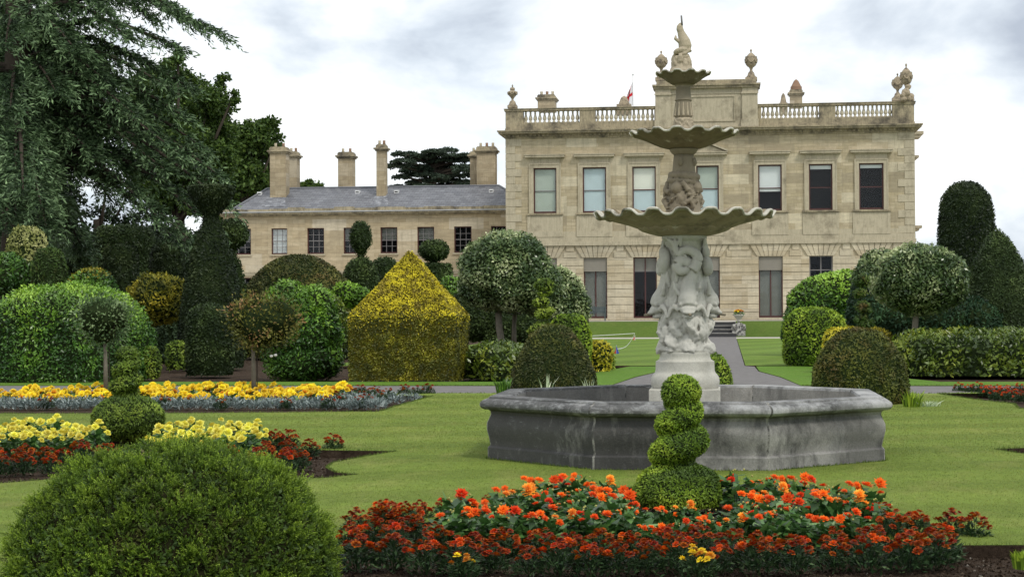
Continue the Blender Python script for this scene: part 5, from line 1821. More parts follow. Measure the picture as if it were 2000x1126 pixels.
# spotted laurel hedges
def hedge(name, label, px0, px1, ptop, pbot, depth, style, amp=0.08, topj=6, style2=None, top_frac=0.3, seedk=0, dens_k=1.0, fringe=0.08, cat='hedge', rag=1.0):
    a, b = gnd(px0, pbot), gnd(px1, pbot)
    Y0 = min(a.y, b.y)
    ztop = at((px0 + px1) / 2, ptop, Y0 + depth * 0.4).z
    mb = MB()
    nx = max(12, int((b.x - a.x) / 0.16))
    nz, nd = 10, 8
    V, Fc = [], []
    rows = [(0.0, 0.0)] + [(0.0, ztop * t) for t in (0.2, 0.4, 0.6, 0.78)] + [(0.12 * depth, ztop * 0.93), (0.3 * depth, ztop), (0.6 * depth, ztop), (0.85 * depth, ztop * 0.93), (depth, ztop * 0.75), (depth, ztop * 0.3), (depth, 0)]
    for i in range(nx + 1):
        t = i / nx
        e = min(t, 1 - t) * (b.x - a.x)
        pinch = 1 - 0.6 * max(0, 1 - e / 1.1) ** 2
        for dy, z in rows:
            yy = Y0 + depth / 2 + (dy - depth / 2) * pinch
            zz = z * (1 - 0.45 * max(0, 1 - e / 1.1) ** 2) * (1 + 0.03 * math.sin(i * 0.7) + 0.05 * mnoise.noise(Vector((i * 0.13, seedk, 0))))
            V.append((a.x + (b.x - a.x) * t, yy, zz))
    nr = len(rows)
    for i in range(nx):
        for j in range(nr - 1):
            p = i * nr + j
            Fc.append((p, p + nr, p + nr + 1, p + 1))
    Fc.append(tuple(range(nr)))
    Fc.append(tuple(reversed(range(nx * nr, nx * nr + nr))))
    V = [Vector(p) + Vector((0, amp * mnoise.noise(Vector(p) * 1.9), amp * 0.7 * mnoise.noise(Vector(p) * 2.1 + Vector((9, 0, 0))))) * (1 if p[2] > 0.02 else 0) for p in V]
    cen = ((a.x + b.x) / 2, Y0 + depth / 2, ztop / 2)
    return bush(name, label, cat, V, Fc, cen, style, Y0, amp=0.0, style2=style2, top_frac=top_frac, dens_k=dens_k / rag ** 2, fringe=fringe, rag=rag)
hedge('laurel_hedge', 'low spotted laurel hedge running to the edge beyond the grey path', 1745, 2090, 652, 734, 3.8, 'laurel_var', fringe=0.18, rag=1.3)
hedge('laurel_hedge', 'low spotted laurel bushes between the golden pyramid and the yew cone', 888, 1035, 672, 741, 3.0, 'laurel_var', seedk=3, fringe=0.16, rag=1.3)
hedge('laurel_hedge', 'tall bright green leafy hedge behind the slender standard tree', -60, 222, 566, 747, 4.0, 'laurel', amp=0.18, style2='laurel_new', top_frac=0.36, seedk=5, dens_k=0.9, fringe=0.18)
hedge('grey_shrub', 'grey-green shrubs in the middle of the border behind the small box balls', 225, 372, 592, 705, 4.0, 'grey', amp=0.2, seedk=8, cat='shrub')

# holly standards
def standard(label, crown_items, trunks, Y, style, amp=0.08, name='holly_tree', crown='crown', bark=BARK_PALE, dens_k=1.0, base_off=0, fringe=0.05, cat='tree', lay=0.9):
    c = at(crown_items[0][0], crown_items[0][1], Y)
    e = empty(name, (c.x, Y, 0), label, cat)
    o = blobs(crown, None, None, Y, crown_items, style, amp=amp, parent=None, dens_k=dens_k, fringe=fringe, lay=lay)
    o.parent = e
    o.location = -e.location
    for pts, w0, w1 in trunks:
        m1 = MB()
        P = [at(px, py, Y + (q[0] if q else 0)) for px, py, *q in pts]
        k = 1 / ppm(P[0])
        P[-1] = Vector((P[-1].x, P[-1].y, 0.0)) if P[-1].z < 0.6 else P[-1]
        rd = [(w0 + (w1 - w0) * i / (len(P) - 1)) * k for i in range(len(P))]
        rd[-1] *= 1.3
        m1.tube(P, rd, 12)
        t = m1.build('trunk', bark, e, smooth=True)
    return e
standard('large dense variegated holly clipped to a dome on a leaning bare trunk', [(990, 530, 92, 76), (1020, 560, 80, 52), (958, 560, 62, 42), (1058, 575, 42, 44)], [([(970, 560), (973, 600), (975, 640), (980, 670), (982, 700)], 6, 7.5), ([(1005, 560, 0.5), (1006, 600, .5), (1004, 640, .5), (1004, 690, .5)], 4, 4.5)], 47, 'holly', amp=0.16, fringe=0.09)
topi('holly_bush', 'variegated holly bush merging into the right flank of the big holly dome', 'shrub', 1092, 53, [(520, 4), (530, 22), (552, 42), (580, 55), (610, 57), (640, 50)], 'holly', amp=0.12, fringe=0.08)
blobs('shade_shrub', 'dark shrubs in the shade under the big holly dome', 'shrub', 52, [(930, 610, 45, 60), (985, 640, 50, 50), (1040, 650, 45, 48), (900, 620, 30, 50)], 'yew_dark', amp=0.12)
standard('smaller variegated holly dome on a single slim trunk by the dark yew cone', [(1796, 545, 93, 66), (1775, 552, 68, 52), (1828, 556, 58, 46)], [([(1790, 580), (1789, 615), (1786, 650), (1784, 690)], 5.5, 6.5)], 46, 'holly', amp=0.15, fringe=0.09)
topi('holly_bush', 'variegated holly dome half hidden behind the one on the slim trunk', 'shrub', 1722, 54, [(490, 5), (498, 28), (515, 45), (540, 54), (570, 54), (600, 46)], 'holly', amp=0.12, fringe=0.08)

# golden pyramid-roofed yew
def pyramid():
    YP = Yg(780, 744)
    fl, fr_ = gnd(680, 744), gnd(889, 744)
    xl, xr = fl.x, fr_.x
    d = (xr - xl) * 0.9
    ze = at(700, 606, YP).z
    er = at(888, 628, YP).z
    ze = (ze + er) / 2
    apx = at(801, 489, YP + d / 2)
    mb = MB()
    n = 16
    def face(A_, B_, C_, D_, m=0):
        V = []
        A_, B_, C_, D_ = map(Vector, (A_, B_, C_, D_))
        for j in range(n + 1):
            for i in range(n + 1):
                V.append(A_.lerp(B_, i / n).lerp(D_.lerp(C_, i / n), j / n))
        mb.add(V, [(j * (n + 1) + i, j * (n + 1) + i + 1, (j + 1) * (n + 1) + i + 1, (j + 1) * (n + 1) + i) for j in range(n) for i in range(n)], m)
    y0, y1 = YP, YP + d
    ap_ = Vector((apx.x, YP + d * 0.5, apx.z))
    e = 0.03
    T = [ap_ + Vector(q) for q in ((-e, -e, 0), (e, -e, 0), (e, e, 0), (-e, e, 0))]
    b_ = 0.08
    base = [(xl, y0, 0), (xr, y0, 0), (xr, y1, 0), (xl, y1, 0)]
    eave = [(xl - .0, y0, ze), (xr + .0, y0, ze), (xr, y1, ze), (xl, y1, ze)]
    for i in range(4):
        j = (i + 1) % 4
        face(base[i], base[j], eave[j], eave[i], 0)
        face(eave[i], eave[j], T[j], T[i], 1)
    cen = Vector(((xl + xr) / 2, YP + d / 2, ze * 0.6))
    V = []
    for p in mb.v:
        p = Vector(p)
        q = p + (p - cen).normalized() * (0.022 * mnoise.noise(p * 1.6) + 0.012 * mnoise.noise(p * 5)) 
        q.z = max(q.z, 0)
        V.append(q)
    rng = np.random.default_rng(77)
    L, W = 0.058, 0.013
    sets = []
    for m, mi_, dk in ((0, 2, 1.0), (1, 1, 1.05)):
        Fs = [f for f, q in zip(mb.f, mb.m) if q == m]
        Q, tv = foliage_arrays(V, Fs, rng, dk / (L * W), L, W, spread=1.0, sink=0.02, jitter=0.015, upb=0.2, lay=1.5)
        zz = Q.reshape(-1, 4, 3)[:, 0, 2] - ze
        cv = clump_var(Q.reshape(-1, 4, 3)[:, 0] * np.array([[1, 1, 2.2]]), rng, 5.0, 0.34)
        swap = rng.random(len(zz)) < 0.5 * np.exp(-np.abs(zz) / 0.16)      # the two tones run into each other at the eaves
        q4 = Q.reshape(-1, 12)
        sets.append((q4[~swap].reshape(-1, 3), cv[~swap], mi_))
        sets.append((q4[swap].reshape(-1, 3), cv[swap], 3 - mi_))
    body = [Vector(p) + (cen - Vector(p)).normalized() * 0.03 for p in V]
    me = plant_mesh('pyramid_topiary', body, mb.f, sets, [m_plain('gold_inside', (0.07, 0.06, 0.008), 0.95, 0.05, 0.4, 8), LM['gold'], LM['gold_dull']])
    tag(link('pyramid_topiary', me), 'large golden yew clipped as a square block with a pyramid roof', 'topiary')
pyramid()

# left-hand border
topi('yew_vase', 'very tall dark yew clipped like a bell with a flared flat-topped crown', 'topiary', 414, 50,
     [(361, 8), (361.5, 34), (364, 46), (378, 45), (394, 37), (410, 25), (424, 16), (434, 18), (455, 27), (490, 38), (530, 48), (570, 56), (610, 63), (660, 66)], 'yew_black', amp=0.03, freq=2.2)
topi('yew_ball', 'dark yew ball on a stalk behind the bell-shaped yew', 'topiary', 455, 58, [(425, 2), (430, 18), (442, 29), (457, 32), (472, 28), (484, 16), (490, 8), (500, 10), (520, 18), (560, 26), (600, 28)], 'yew_dark', amp=0.03)
topi('yew_dome', 'dark column-shaped yew dome in front of the grey-green shrubs', 'topiary', 410, Yg(410, 733) + 0.6, [(592, 3), (595, 22), (605, 36), (625, 44), (660, 47), (700, 48), (732, 45)], 'yew_dark', amp=0.03)
topi('yew_dome', 'wide brown-tinged yew dome in front of the service wing', 'topiary', 583, 62, [(497, 4), (500, 28), (510, 52), (528, 76), (550, 96), (575, 112), (620, 122)], 'yew_brown', amp=0.04, freq=1.6)
topi('egg_topiary', 'dark egg-shaped yew balanced on a rounded base before the service wing', 'topiary', 705, 64, [(430, 2), (434, 11), (446, 19), (462, 23), (478, 21), (492, 13), (500, 9), (504, 15), (516, 27), (532, 34), (552, 37), (575, 35)], 'yew_dark', amp=0.03)
topi('mushroom_topiary', 'dark yew ball on a drum-shaped base just right of the pyramid tip', 'topiary', 848, 62, [(467, 3), (470, 17), (479, 28), (490, 31), (501, 27), (509, 16), (512, 10), (514, 18), (516, 34), (522, 36), (545, 37), (575, 37)], 'yew_dark', amp=0.025)
topi('yew_dome', 'low dark yew dome between the egg topiary and the pyramid', 'topiary', 752, 68, [(502, 2), (505, 16), (515, 26), (535, 32), (570, 34)], 'yew_dark', amp=0.03)
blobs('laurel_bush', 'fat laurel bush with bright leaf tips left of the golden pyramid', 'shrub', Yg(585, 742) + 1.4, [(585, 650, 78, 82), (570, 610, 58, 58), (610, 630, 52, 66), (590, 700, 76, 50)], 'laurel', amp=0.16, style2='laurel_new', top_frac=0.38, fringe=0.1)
blobs('spotted_shrub', 'yellow-splashed shrub squeezed between the laurel bush and the pyramid', 'shrub', 46, [(645, 620, 34, 46), (650, 665, 34, 50), (620, 600, 25, 30)], 'laurel_var', amp=0.1)
blobs('laurel_bush', 'small fresh green shrub peeping out left of the pyramid slope', 'shrub', 56, [(680, 575, 32, 26), (700, 580, 24, 22), (655, 582, 18, 18)], 'laurel_new', amp=0.08)
blobs('laurel_bush', 'small fresh green shrub peeping out right of the pyramid slope', 'shrub', 57, [(878, 562, 24, 24), (890, 580, 20, 28)], 'laurel_new', amp=0.08)
topi('box_ball', 'round box ball, the nearer of the pair by the slender standard tree', 'topiary', 294, Yg(294, 740) + 0.3, [(675, 2), (678, 12), (690, 20), (710, 22), (728, 20), (740, 14)], 'box_mid', amp=0.015)
topi('box_ball', 'round box ball, the farther of the pair by the slender standard tree', 'topiary', 264, Yg(264, 728) + 0.9, [(659, 2), (662, 11), (674, 18), (694, 20), (715, 18)], 'box_mid', amp=0.015)
topi('box_ball', 'single round box ball next to the dark column-shaped yew', 'topiary', 344, Yg(344, 722) + 0.3, [(665, 2), (667, 14), (676, 20), (695, 21), (712, 20), (722, 16)], 'box_mid', amp=0.015)
blobs('yellow_shrub', 'loose yellow-green shrub behind the grey-green shrubs', 'shrub', 52, [(305, 585, 52, 50), (335, 585, 34, 44), (275, 590, 28, 40)], 'yellow_shrub', amp=0.12, fringe=0.1)
blobs('laurel_bush', 'rounded green bush with a yellow-green shoulder above the hedge', 'shrub', 50, [(180, 558, 44, 36), (160, 570, 45, 34), (205, 580, 30, 36)], 'laurel', amp=0.05, style2='yellow_shrub', top_frac=0.12)
topi('yew_column', 'black-green flat-topped yew column below the cedar boughs', 'topiary', 237, 54, [(478, 4), (481, 24), (487, 32), (510, 34), (560, 33), (600, 33)], 'yew_black', amp=0.04)
topi('yew_dome', 'broad dark green yew dome standing behind the flat-topped column', 'topiary', 243, 64, [(440, 5), (442, 40), (450, 55), (470, 60), (520, 62), (590, 62)], 'yew_dark', amp=0.06)
topi('yew_dome', 'black-green yew mass showing between the yellow shrub and the bell-shaped yew', 'topiary', 328, 60, [(472, 4), (476, 22), (490, 32), (520, 36), (590, 38)], 'yew_black', amp=0.06)
topi('pale_dome', 'pale cream-variegated dome at the foot of the dark trees', 'shrub', 53, 47.5, [(443, 3), (446, 18), (456, 30), (475, 36), (500, 39), (530, 40)], 'pale', amp=0.05, fringe=0.06)
topi('yew_dome', 'small brownish-green dome below the pale variegated dome', 'shrub', 96, 46.5, [(485, 4), (488, 20), (500, 30), (525, 34), (570, 35)], 'yew_mid', amp=0.06)
blobs('laurel_bush', 'leafy green bush at the foot of the pale variegated dome', 'shrub', 47, [(25, 540, 45, 44), (0, 530, 30, 36), (60, 560, 30, 30)], 'laurel', amp=0.12)
blobs('dark_shrub', 'dark bank of evergreen shrubs closing the gap under the trees', 'shrub', 75, [(150, 500, 60, 50), (120, 530, 60, 50), (200, 520, 60, 60), (60, 520, 60, 50), (330, 520, 60, 40), (-10, 500, 50, 60)], 'broad_dark', amp=0.3)

# slender standards in the long bed
def fluffy_standard(label, pxc, pbase, crown, style, white=(), trunk_w=3.6):
    Y = Yg(pxc, pbase)
    e = standard(label, crown, [([(pxc - 1, 650), (pxc, 700), (pxc + 1, pbase)], trunk_w, trunk_w * 1.1)], Y, style, amp=0.14, name='standard_tree', fringe=0.22, dens_k=0.5, lay=0.0)
    k = 1 / ppm((gnd(pxc, pbase).x, Y, 1))
    m1 = MB()
    a = at(pxc, 672, Y)
    rng = random.Random(int(pxc))
    for i in range(9):
        an = rng.uniform(0, 6.28)
        m1.tube([a, a + Vector((math.cos(an) * 0.2, math.sin(an) * 0.2, 0.22)), a + Vector((math.cos(an) * 0.42, math.sin(an) * 0.42, 0.5))], [0.014, 0.01, 0.005], 5)
    m1.build('branches', BARK, e)
    m1 = MB()
    t = at(pxc + 7, 690, Y + 0.06)
    m1.tube([(t.x, t.y, 0), (t.x, t.y, at(pxc, 676, Y).z)], 0.012, 6)
    m1.build('stake', BARK, e)
    for px, py in white:
        m1 = MB()
        q = at(px, py, Y - 0.12)
        m1.ball(q, (0.036, 0.03, 0.028), 10, 6)
        m1.build('white_flower', m_plain('white_petals', (0.75, 0.74, 0.70), 0.8), e, smooth=True)
    return e
fluffy_standard('slender standard tree with a grey-green ragged head in the long yellow bed', 206, 772, [(200, 622, 45, 36), (180, 615, 28, 26), (225, 612, 26, 26), (205, 650, 24, 22)], 'grey_lit', [(197, 664), (208, 663)])
fluffy_standard('slender standard tree with a bronze reddish ragged head in the long yellow bed', 495, 772, [(515, 628, 54, 42), (480, 620, 32, 32), (550, 628, 28, 42), (500, 655, 32, 26), (495, 590, 14, 14)], 'bronze', [(530, 695), (538, 693)])

# grass-like tufts by the basin
def tuft(label, px, py, h, n, wide, mat, name='iris_tuft', lean=0.5, wd=0.012):
    g0 = gnd(px, py)
    rng = np.random.default_rng(int(px))
    P, D, S, L = [], [], [], []
    V, Fc = [], []
    for i in range(n):
        a = rng.uniform(0, 2 * math.pi)
        r = rng.uniform(0, wide)
        l = h * rng.uniform(0.6, 1.1)
        b = Vector((g0.x + r * math.cos(a), g0.y + r * math.sin(a), 0))
        o_ = Vector((math.cos(a), math.sin(a), 0)) * l * lean * rng.uniform(0.2, 1)
        s = Vector((-math.sin(a + 0.6), math.cos(a + 0.6), 0)) * wd
        q = [b - s, b + s, b + o_ * 0.35 + Vector((0, 0, l * 0.6)) + s, b + o_ * 0.35 + Vector((0, 0, l * 0.6)) - s, b + o_ + Vector((0, 0, l))]
        k = len(V)
        V += q
        Fc += [(k, k + 1, k + 2, k + 3), (k + 3, k + 2, k + 4)]
    me = np_mesh(name, np.array(V), np.concatenate([np.array(f) for f in Fc]), np.cumsum([0] + [len(f) for f in Fc[:-1]]), np.array([len(f) for f in Fc]), np.zeros(len(Fc)), rng.random(len(Fc)), [mat])
    return tag(link(name, me), label, 'plant')
M_PALELEAF = m_leaf('white_striped_leaves', [(0, (0.20, 0.28, 0.14)), (1, (0.62, 0.66, 0.50))], vary=0.1)
tuft('white-striped spiky leaves at the left foot of the yew cone', 1068, 775, 0.42, 16, 0.12, M_PALELEAF)
tuft('pale striped leaves tucked at the right foot of the yew cone', 1150, 772, 0.35, 12, 0.12, M_PALELEAF)
tuft('white-striped spiky leaves in front of the olive yew dome', 1686, 790, 0.40, 12, 0.10, M_PALELEAF)
tuft('green leafy tuft at the right foot of the olive yew dome', 1782, 794, 0.28, 60, 0.14, LM['box'], wd=0.014)
tuft('silver-leaved low tuft on the lawn beside the green tuft', 1812, 793, 0.10, 40, 0.22, M_PALELEAF, lean=1.6)
tuft('green feathery tuft beside the path left of the basin', 983, 772, 0.36, 70, 0.12, LM['laurel'], wd=0.014)
tuft('small clipped green tuft cut off at the bottom corner of the bed', 1999, 1110, 0.12, 120, 0.06, LM['box'], wd=0.012)

# ------------------------------------------------------------------ flower beds
def leaves_dome(rng, n, r, h, L, W, flat=0.2, droop=0.0):
    """leaves through a low dome at the origin"""
    a = rng.uniform(0, 2 * math.pi, n)
    rr = r * np.sqrt(rng.random(n))
    hh = h * (0.15 + 0.85 * rng.random(n) ** 0.7) * np.sqrt(np.clip(1 - (rr / r) ** 2 * 0.75, 0, 1))
    P = np.stack([rr * np.cos(a), rr * np.sin(a), hh], 1)
    D = unit(np.stack([np.cos(a), np.sin(a), np.full(n, flat)], 1) + rng.normal(0, 0.45, (n, 3)))
    S = unit(np.cross(D, np.array([[0, 0, 1.0]]) + rng.normal(0, 0.35, (n, 3))))
    s_ = 0.7 + 0.6 * rng.random(n)
    return kites(P - D * (L * 0.4), D, S, L * s_, W * s_, 0.42), rng.random(n)
def stems(rng, n, r, h, w=0.004):
    a = rng.uniform(0, 2 * math.pi, n)
    rr = r * rng.random(n)
    P = np.zeros((n, 3))
    P[:, 0], P[:, 1] = rr * 0.2 * np.cos(a), rr * 0.2 * np.sin(a)
    T = np.stack([rr * np.cos(a), rr * np.sin(a), h * (0.6 + 0.4 * rng.random(n))], 1)
    D = T - P
    L = np.linalg.norm(D, axis=1)
    D = unit(D)
    S = unit(np.cross(D, rng.normal(0, 1, (n, 3))))
    return kites(P, D, S, L, np.full(n, w)), np.full(n, 0.1)
def flower_mesh(name, rings, mat, seed=0, dome=0.0):
    """rings = [(count, length, half width, lift, base radius, base height, var lo, var hi)]"""
    rng = np.random.default_rng(seed)
    Ps, Ds, Ss, Ls, Ws, tv = [], [], [], [], [], []
    for cnt, l, w_, lift, br, bz, v0, v1 in rings:
        for i in range(cnt):
            a = 2 * math.pi * (i + rng.uniform(-.25, .25)) / cnt + br * 50
            d = np.array([math.cos(a), math.sin(a), lift + rng.normal(0, 0.12)])
            d /= np.linalg.norm(d)
            t = np.array([-math.sin(a), math.cos(a), rng.normal(0, 0.25)])
            t /= np.linalg.norm(t)
            Ps.append([br * math.cos(a), br * math.sin(a), bz])
            Ds.append(d); Ss.append(t); Ls.append(l * rng.uniform(.85, 1.1)); Ws.append(w_)
            tv.append(rng.uniform(v0, v1))
    Q = kites(np.array(Ps), np.array(Ds), np.array(Ss), np.array(Ls), np.array(Ws), 0.6)
    n = len(Ls)
    return np_mesh(name, Q, np.arange(4 * n), np.arange(n) * 4, np.full(n, 4), np.zeros(n), np.array(tv), [mat])
def m_petal(name, stops, trans=0.25, vary=0.0):
    g = NG(name)
    c = g.ramp(g.attr('var'), stops)
    rnd = g.n('ShaderNodeObjectInfo').outputs['Random']
    c = g.n('ShaderNodeHueSaturation', {'Color': c, 'Hue': g.n('ShaderNodeMapRange', {0: rnd, 3: 0.488 - vary, 4: 0.506 + vary}).outputs[0], 'Value': g.n('ShaderNodeMapRange', {0: rnd, 3: 0.82, 4: 1.1}).outputs[0]}).outputs[0]
    p = g.pbsdf(c, 0.6, spec=0.2)
    t = g.n('ShaderNodeBsdfTranslucent', {'Color': c}).outputs[0]
    return g.done(g.n('ShaderNodeMixShader', {0: trans, 1: p, 2: t}).outputs[0])
MP = {
 'dahlia_red': m_petal('red_orange_petals', [(0, (0.60, 0.035, 0.005)), (1, (0.92, 0.12, 0.012))]),
 'dahlia_orange': m_petal('orange_petals', [(0, (0.78, 0.08, 0.006)), (1, (1.0, 0.25, 0.02))]),
 'dahlia_gold': m_petal('golden_orange_petals', [(0, (0.92, 0.24, 0.012)), (1, (1.0, 0.50, 0.07))]),
 'mari': m_petal('rust_marigold_petals', [(0, (0.13, 0.016, 0.003)), (0.5, (0.33, 0.050, 0.005)), (1, (0.80, 0.24, 0.02))], vary=0.004),
 'mari_o': m_petal('orange_marigold_petals', [(0, (0.50, 0.045, 0.006)), (0.6, (0.75, 0.11, 0.008)), (1, (0.95, 0.26, 0.02))]),
 'yellow': m_petal('yellow_petals', [(0, (0.85, 0.58, 0.012)), (1, (1.0, 0.86, 0.07))], vary=0.004),
 'amber': m_petal('amber_petals', [(0, (0.42, 0.10, 0.01)), (1, (0.85, 0.42, 0.03))]),
 'lemon': m_petal('lemon_petals', [(0, (0.75, 0.66, 0.03)), (1, (0.93, 0.90, 0.22))]),
}
L_DAHL = m_leaf('dahlia_leaves', [(0, (0.022, 0.06, 0.014)), (0.6, (0.06, 0.15, 0.032)), (1, (0.16, 0.29, 0.08))], rough=0.45, spec=0.5, vary=0.25)
L_MARI = m_leaf('marigold_leaves', [(0, (0.014, 0.035, 0.012)), (0.7, (0.035, 0.075, 0.025)), (1, (0.08, 0.13, 0.05))], vary=0.2)
L_SILV = m_leaf('silver_leaves', [(0, (0.08, 0.11, 0.10)), (0.6, (0.18, 0.225, 0.215)), (1, (0.38, 0.43, 0.41))], vary=0.15)
def dahlia_fl(mat, seed):
    r = 0.041 + 0.004 * (seed % 3)
    return flower_mesh('flower', [(13, r * 1.15, r * .27, 0.25, r * .12, 0, 0.1, 0.8), (12, r * .95, r * .25, 0.65, r * .10, .004, 0.3, 1), (9, r * .7, r * .2, 1.2, r * .06, .008, .4, 1), (5, r * .45, r * .16, 2.5, r * .02, .012, .0, .5)], MP[mat], seed)
def mari_fl(mat, seed):
    r = 0.031
    return flower_mesh('flower', [(9, r, r * .36, 0.05, r * .2, 0, .3, .75), (9, r * .85, r * .34, 0.5, r * .12, .005, .1, .7), (7, r * .62, r * .3, 1.1, r * .08, .009, .0, .8), (5, r * .4, r * .25, 2.5, 0, .012, .3, 1)], MP[mat], seed)
def round_fl(mat, seed, r=0.07):
    return flower_mesh('flower', [(8, r, r * .5, 0.1, r * .1, 0, .0, .8), (8, r * .85, r * .42, 0.7, r * .08, .008, .2, 1), (6, r * .6, r * .35, 1.5, r * .05, .014, .3, 1), (4, r * .45, r * .3, 3, 0, .02, .3, 1)], MP[mat], seed)
def make_plant(name, label, cat, group, folmesh, flowers, stem_h=0.0):
    """flowers = [(mesh, (x, y, z), tilt)]"""
    e = empty(name, (0, 0, 0), label, cat, group)
    f = bpy.data.objects.new('foliage', folmesh)
    C.objects.link(f)
    f.parent = e
    for me, p, tl, s in flowers:
        o = bpy.data.objects.new('flower', me)
        C.objects.link(o)
        o.parent = e
        o.location = p
        o.rotation_euler = tl
        o.scale = (s, s, s)
    return e
used = {}
def put(proto, x, y, z, rz, s, label=None, group=None):
    if proto.name not in used:
        used[proto.name] = 1
        o = proto
    else:
        o = proto.copy()
        C.objects.link(o)
        for ch in proto.children:
            c = ch.copy()
            C.objects.link(c)
            c.parent = o
    o.location = (x, y, z)
    o.rotation_euler = (0, 0, rz)
    o.scale = (s, s, s)
    if label: o['label'] = label
    if group: o['group'] = group
    return o
def fol_mesh(name, sets, mat):
    return plant_mesh(name, [], [], [(Q, tv, 0) for Q, tv in sets], [mat])
BZ = -0.09
def in_poly(x, y, poly):
    c = np.zeros(len(x), bool)
    n = len(poly)
    j = n - 1
    for i in range(n):
        xi, yi = poly[i]
        xj, yj = poly[j]
        if yi != yj:
            c ^= ((yi > y) != (yj > y)) & (x < (xj - xi) * (y - yi) / (yj - yi) + xi)
        j = i
    return c
def grass():
    rng = np.random.default_rng(99)
    N = 420000
    y = 9.0 + 25 * rng.random(N) ** 1.5
    xc = -math.tan(A) * y
    x = xc + (rng.random(N) - 0.5) * (0.62 * y + 1.2)
    ok = np.ones(N, bool)
    for b in H0:
        ok &= ~in_poly(x, y, b)
    d = np.maximum(np.abs(x - FX), np.abs(y - FY))
    dd = (np.abs(x - FX) + np.abs(y - FY)) / math.sqrt(2)
    ok &= ~((d < ap - 0.01) & (dd < ap - 0.01))
    x, y = x[ok], y[ok]
    n = len(x)
    k = y / 1760
    P = np.stack([x, y, np.full(n, -0.002)], 1)
    D = unit(np.stack([rng.normal(0, .8, n), rng.normal(0, .8, n), np.full(n, 1.0)], 1))
    S = unit(np.stack([rng.normal(0, 1, n), rng.normal(0, .4, n), np.zeros(n)], 1))
    L = (0.007 + 0.010 * rng.random(n)) + 0.004 * (y > 20)
    W = np.maximum(0.0016, k * 0.22)
    me = plant_mesh('grass', [], [], [(kites(P, D, S, L, W), rng.random(n), 0)], [m_leaf('grass_blades', [(0, (0.092, 0.130, 0.020)), (0.7, (0.145, 0.190, 0.030)), (1, (0.28, 0.31, 0.06))], patch=(0.19, 0.19, 0.04), patch_scale=0.8, patch_lo=0.5, patch_hi=0.7, vary=0.2)])
    tag(link('grass', me), kind='stuff')
grass()
def edge_grass():
    """longer untrimmed blades along bed edges, the path and the foot of the basin"""
    rng = np.random.default_rng(17)
    P, O = [], []
    lines = [(b + [b[0]], 170) for b in H0]
    foot = [tuple(octa(0.015, 0)[k][:2]) for k in range(8)]
    lines.append((foot + [foot[0]], 260))
    lines += [([(-14, yN), (14, yN)], 90), ([(-14, yF), (pc - 2.05, yF)], 90), ([(pc + 2.05, yF), (14, yF)], 90)]
    for pts, dn in lines:
        for a, b in zip(pts[:-1], pts[1:]):
            l = math.dist(a, b)
            if max(a[1], b[1]) < 8.5 or abs(a[0]) > 16: continue
            m = rng.poisson(l * dn)
            t = rng.random(m)
            P.append(np.stack([a[0] + (b[0] - a[0]) * t, a[1] + (b[1] - a[1]) * t], 1) + rng.normal(0, 0.008, (m, 2)))
    P = np.concatenate(P)
    n = len(P)
    P = np.concatenate([P, np.full((n, 1), -0.006)], 1)
    D = unit(np.stack([rng.normal(0, .6, n), rng.normal(0, .6, n), np.full(n, 1.0)], 1))
    S = unit(np.stack([rng.normal(0, 1, n), rng.normal(0, .4, n), np.zeros(n)], 1))
    L = 0.018 + 0.030 * rng.random(n) ** 2
    W = np.maximum(0.002, P[:, 1] / 1760 * 0.3)
    me = plant_mesh('edge_grass', [], [], [(kites(P, D, S, L, W), rng.random(n), 0)], [m_leaf('edge_grass_blades', [(0, (0.05, 0.085, 0.012)), (0.7, (0.095, 0.150, 0.022)), (1, (0.18, 0.22, 0.045))], vary=0.2)])
    tag(link('edge_grass', me), kind='stuff')
edge_grass()
def crumbs():
    rng = np.random.default_rng(23)
    Ps = []
    for b, m in ((bed_front, 26000), (bed_left, 9000)):
        b = np.array(b)
        x = rng.uniform(b[:, 0].min(), min(b[:, 0].max(), 7.5), m * 2)
        y = rng.uniform(max(9.0, b[:, 1].min()), b[:, 1].max(), m * 2)
        k = in_poly(x, y, [tuple(q) for q in b])
        Ps.append(np.stack([x[k], y[k], np.full(k.sum(), BZ + 0.002)], 1))
    P = np.concatenate(Ps)
    n = len(P)
    r = 0.004 + 0.013 * rng.random(n) ** 3
    D = unit(rng.normal(0, 1, (n, 3)) * np.array([[1, 1, 0.7]]))
    S = unit(np.cross(D, rng.normal(0, 1, (n, 3))))
    U = np.cross(D, S)
    Q = np.concatenate([kites(P - D * r[:, None], D, S, 2 * r, r * 0.9, 0.5), kites(P - D * r[:, None], D, U, 2 * r, r * 0.9, 0.5), kites(P - S * r[:, None], S, U, 2 * r, r * 0.9, 0.5)])
    v = rng.random(n)
    g = NG('soil_crumb')
    c = g.ramp(g.attr('var'), [(0, (0.025, 0.017, 0.011)), (0.8, (0.085, 0.06, 0.042)), (0.97, (0.15, 0.115, 0.085)), (1, (0.40, 0.37, 0.32))])
    mt = g.done(g.pbsdf(c, 0.95, spec=0.1))
    me = plant_mesh('soil_crumbs', [], [], [(Q, np.concatenate([v, v, v]), 0)], [mt])
    tag(link('soil_crumbs', me), kind='stuff')
crumbs()
rngf = np.random.default_rng(11)
prng = random.Random(33)
ORD = 'first second third fourth fifth sixth seventh eighth ninth tenth eleventh twelfth thirteenth fourteenth fifteenth sixteenth seventeenth eighteenth nineteenth twentieth'.split()
def ordw(n):
    if n < 20: return ORD[n]
    tens = ['twenty', 'thirty', 'forty', 'fifty', 'sixty']
    return tens[(n + 1) // 10 - 2] + ('-' + ORD[n % 10] if (n + 1) % 10 else '-last')
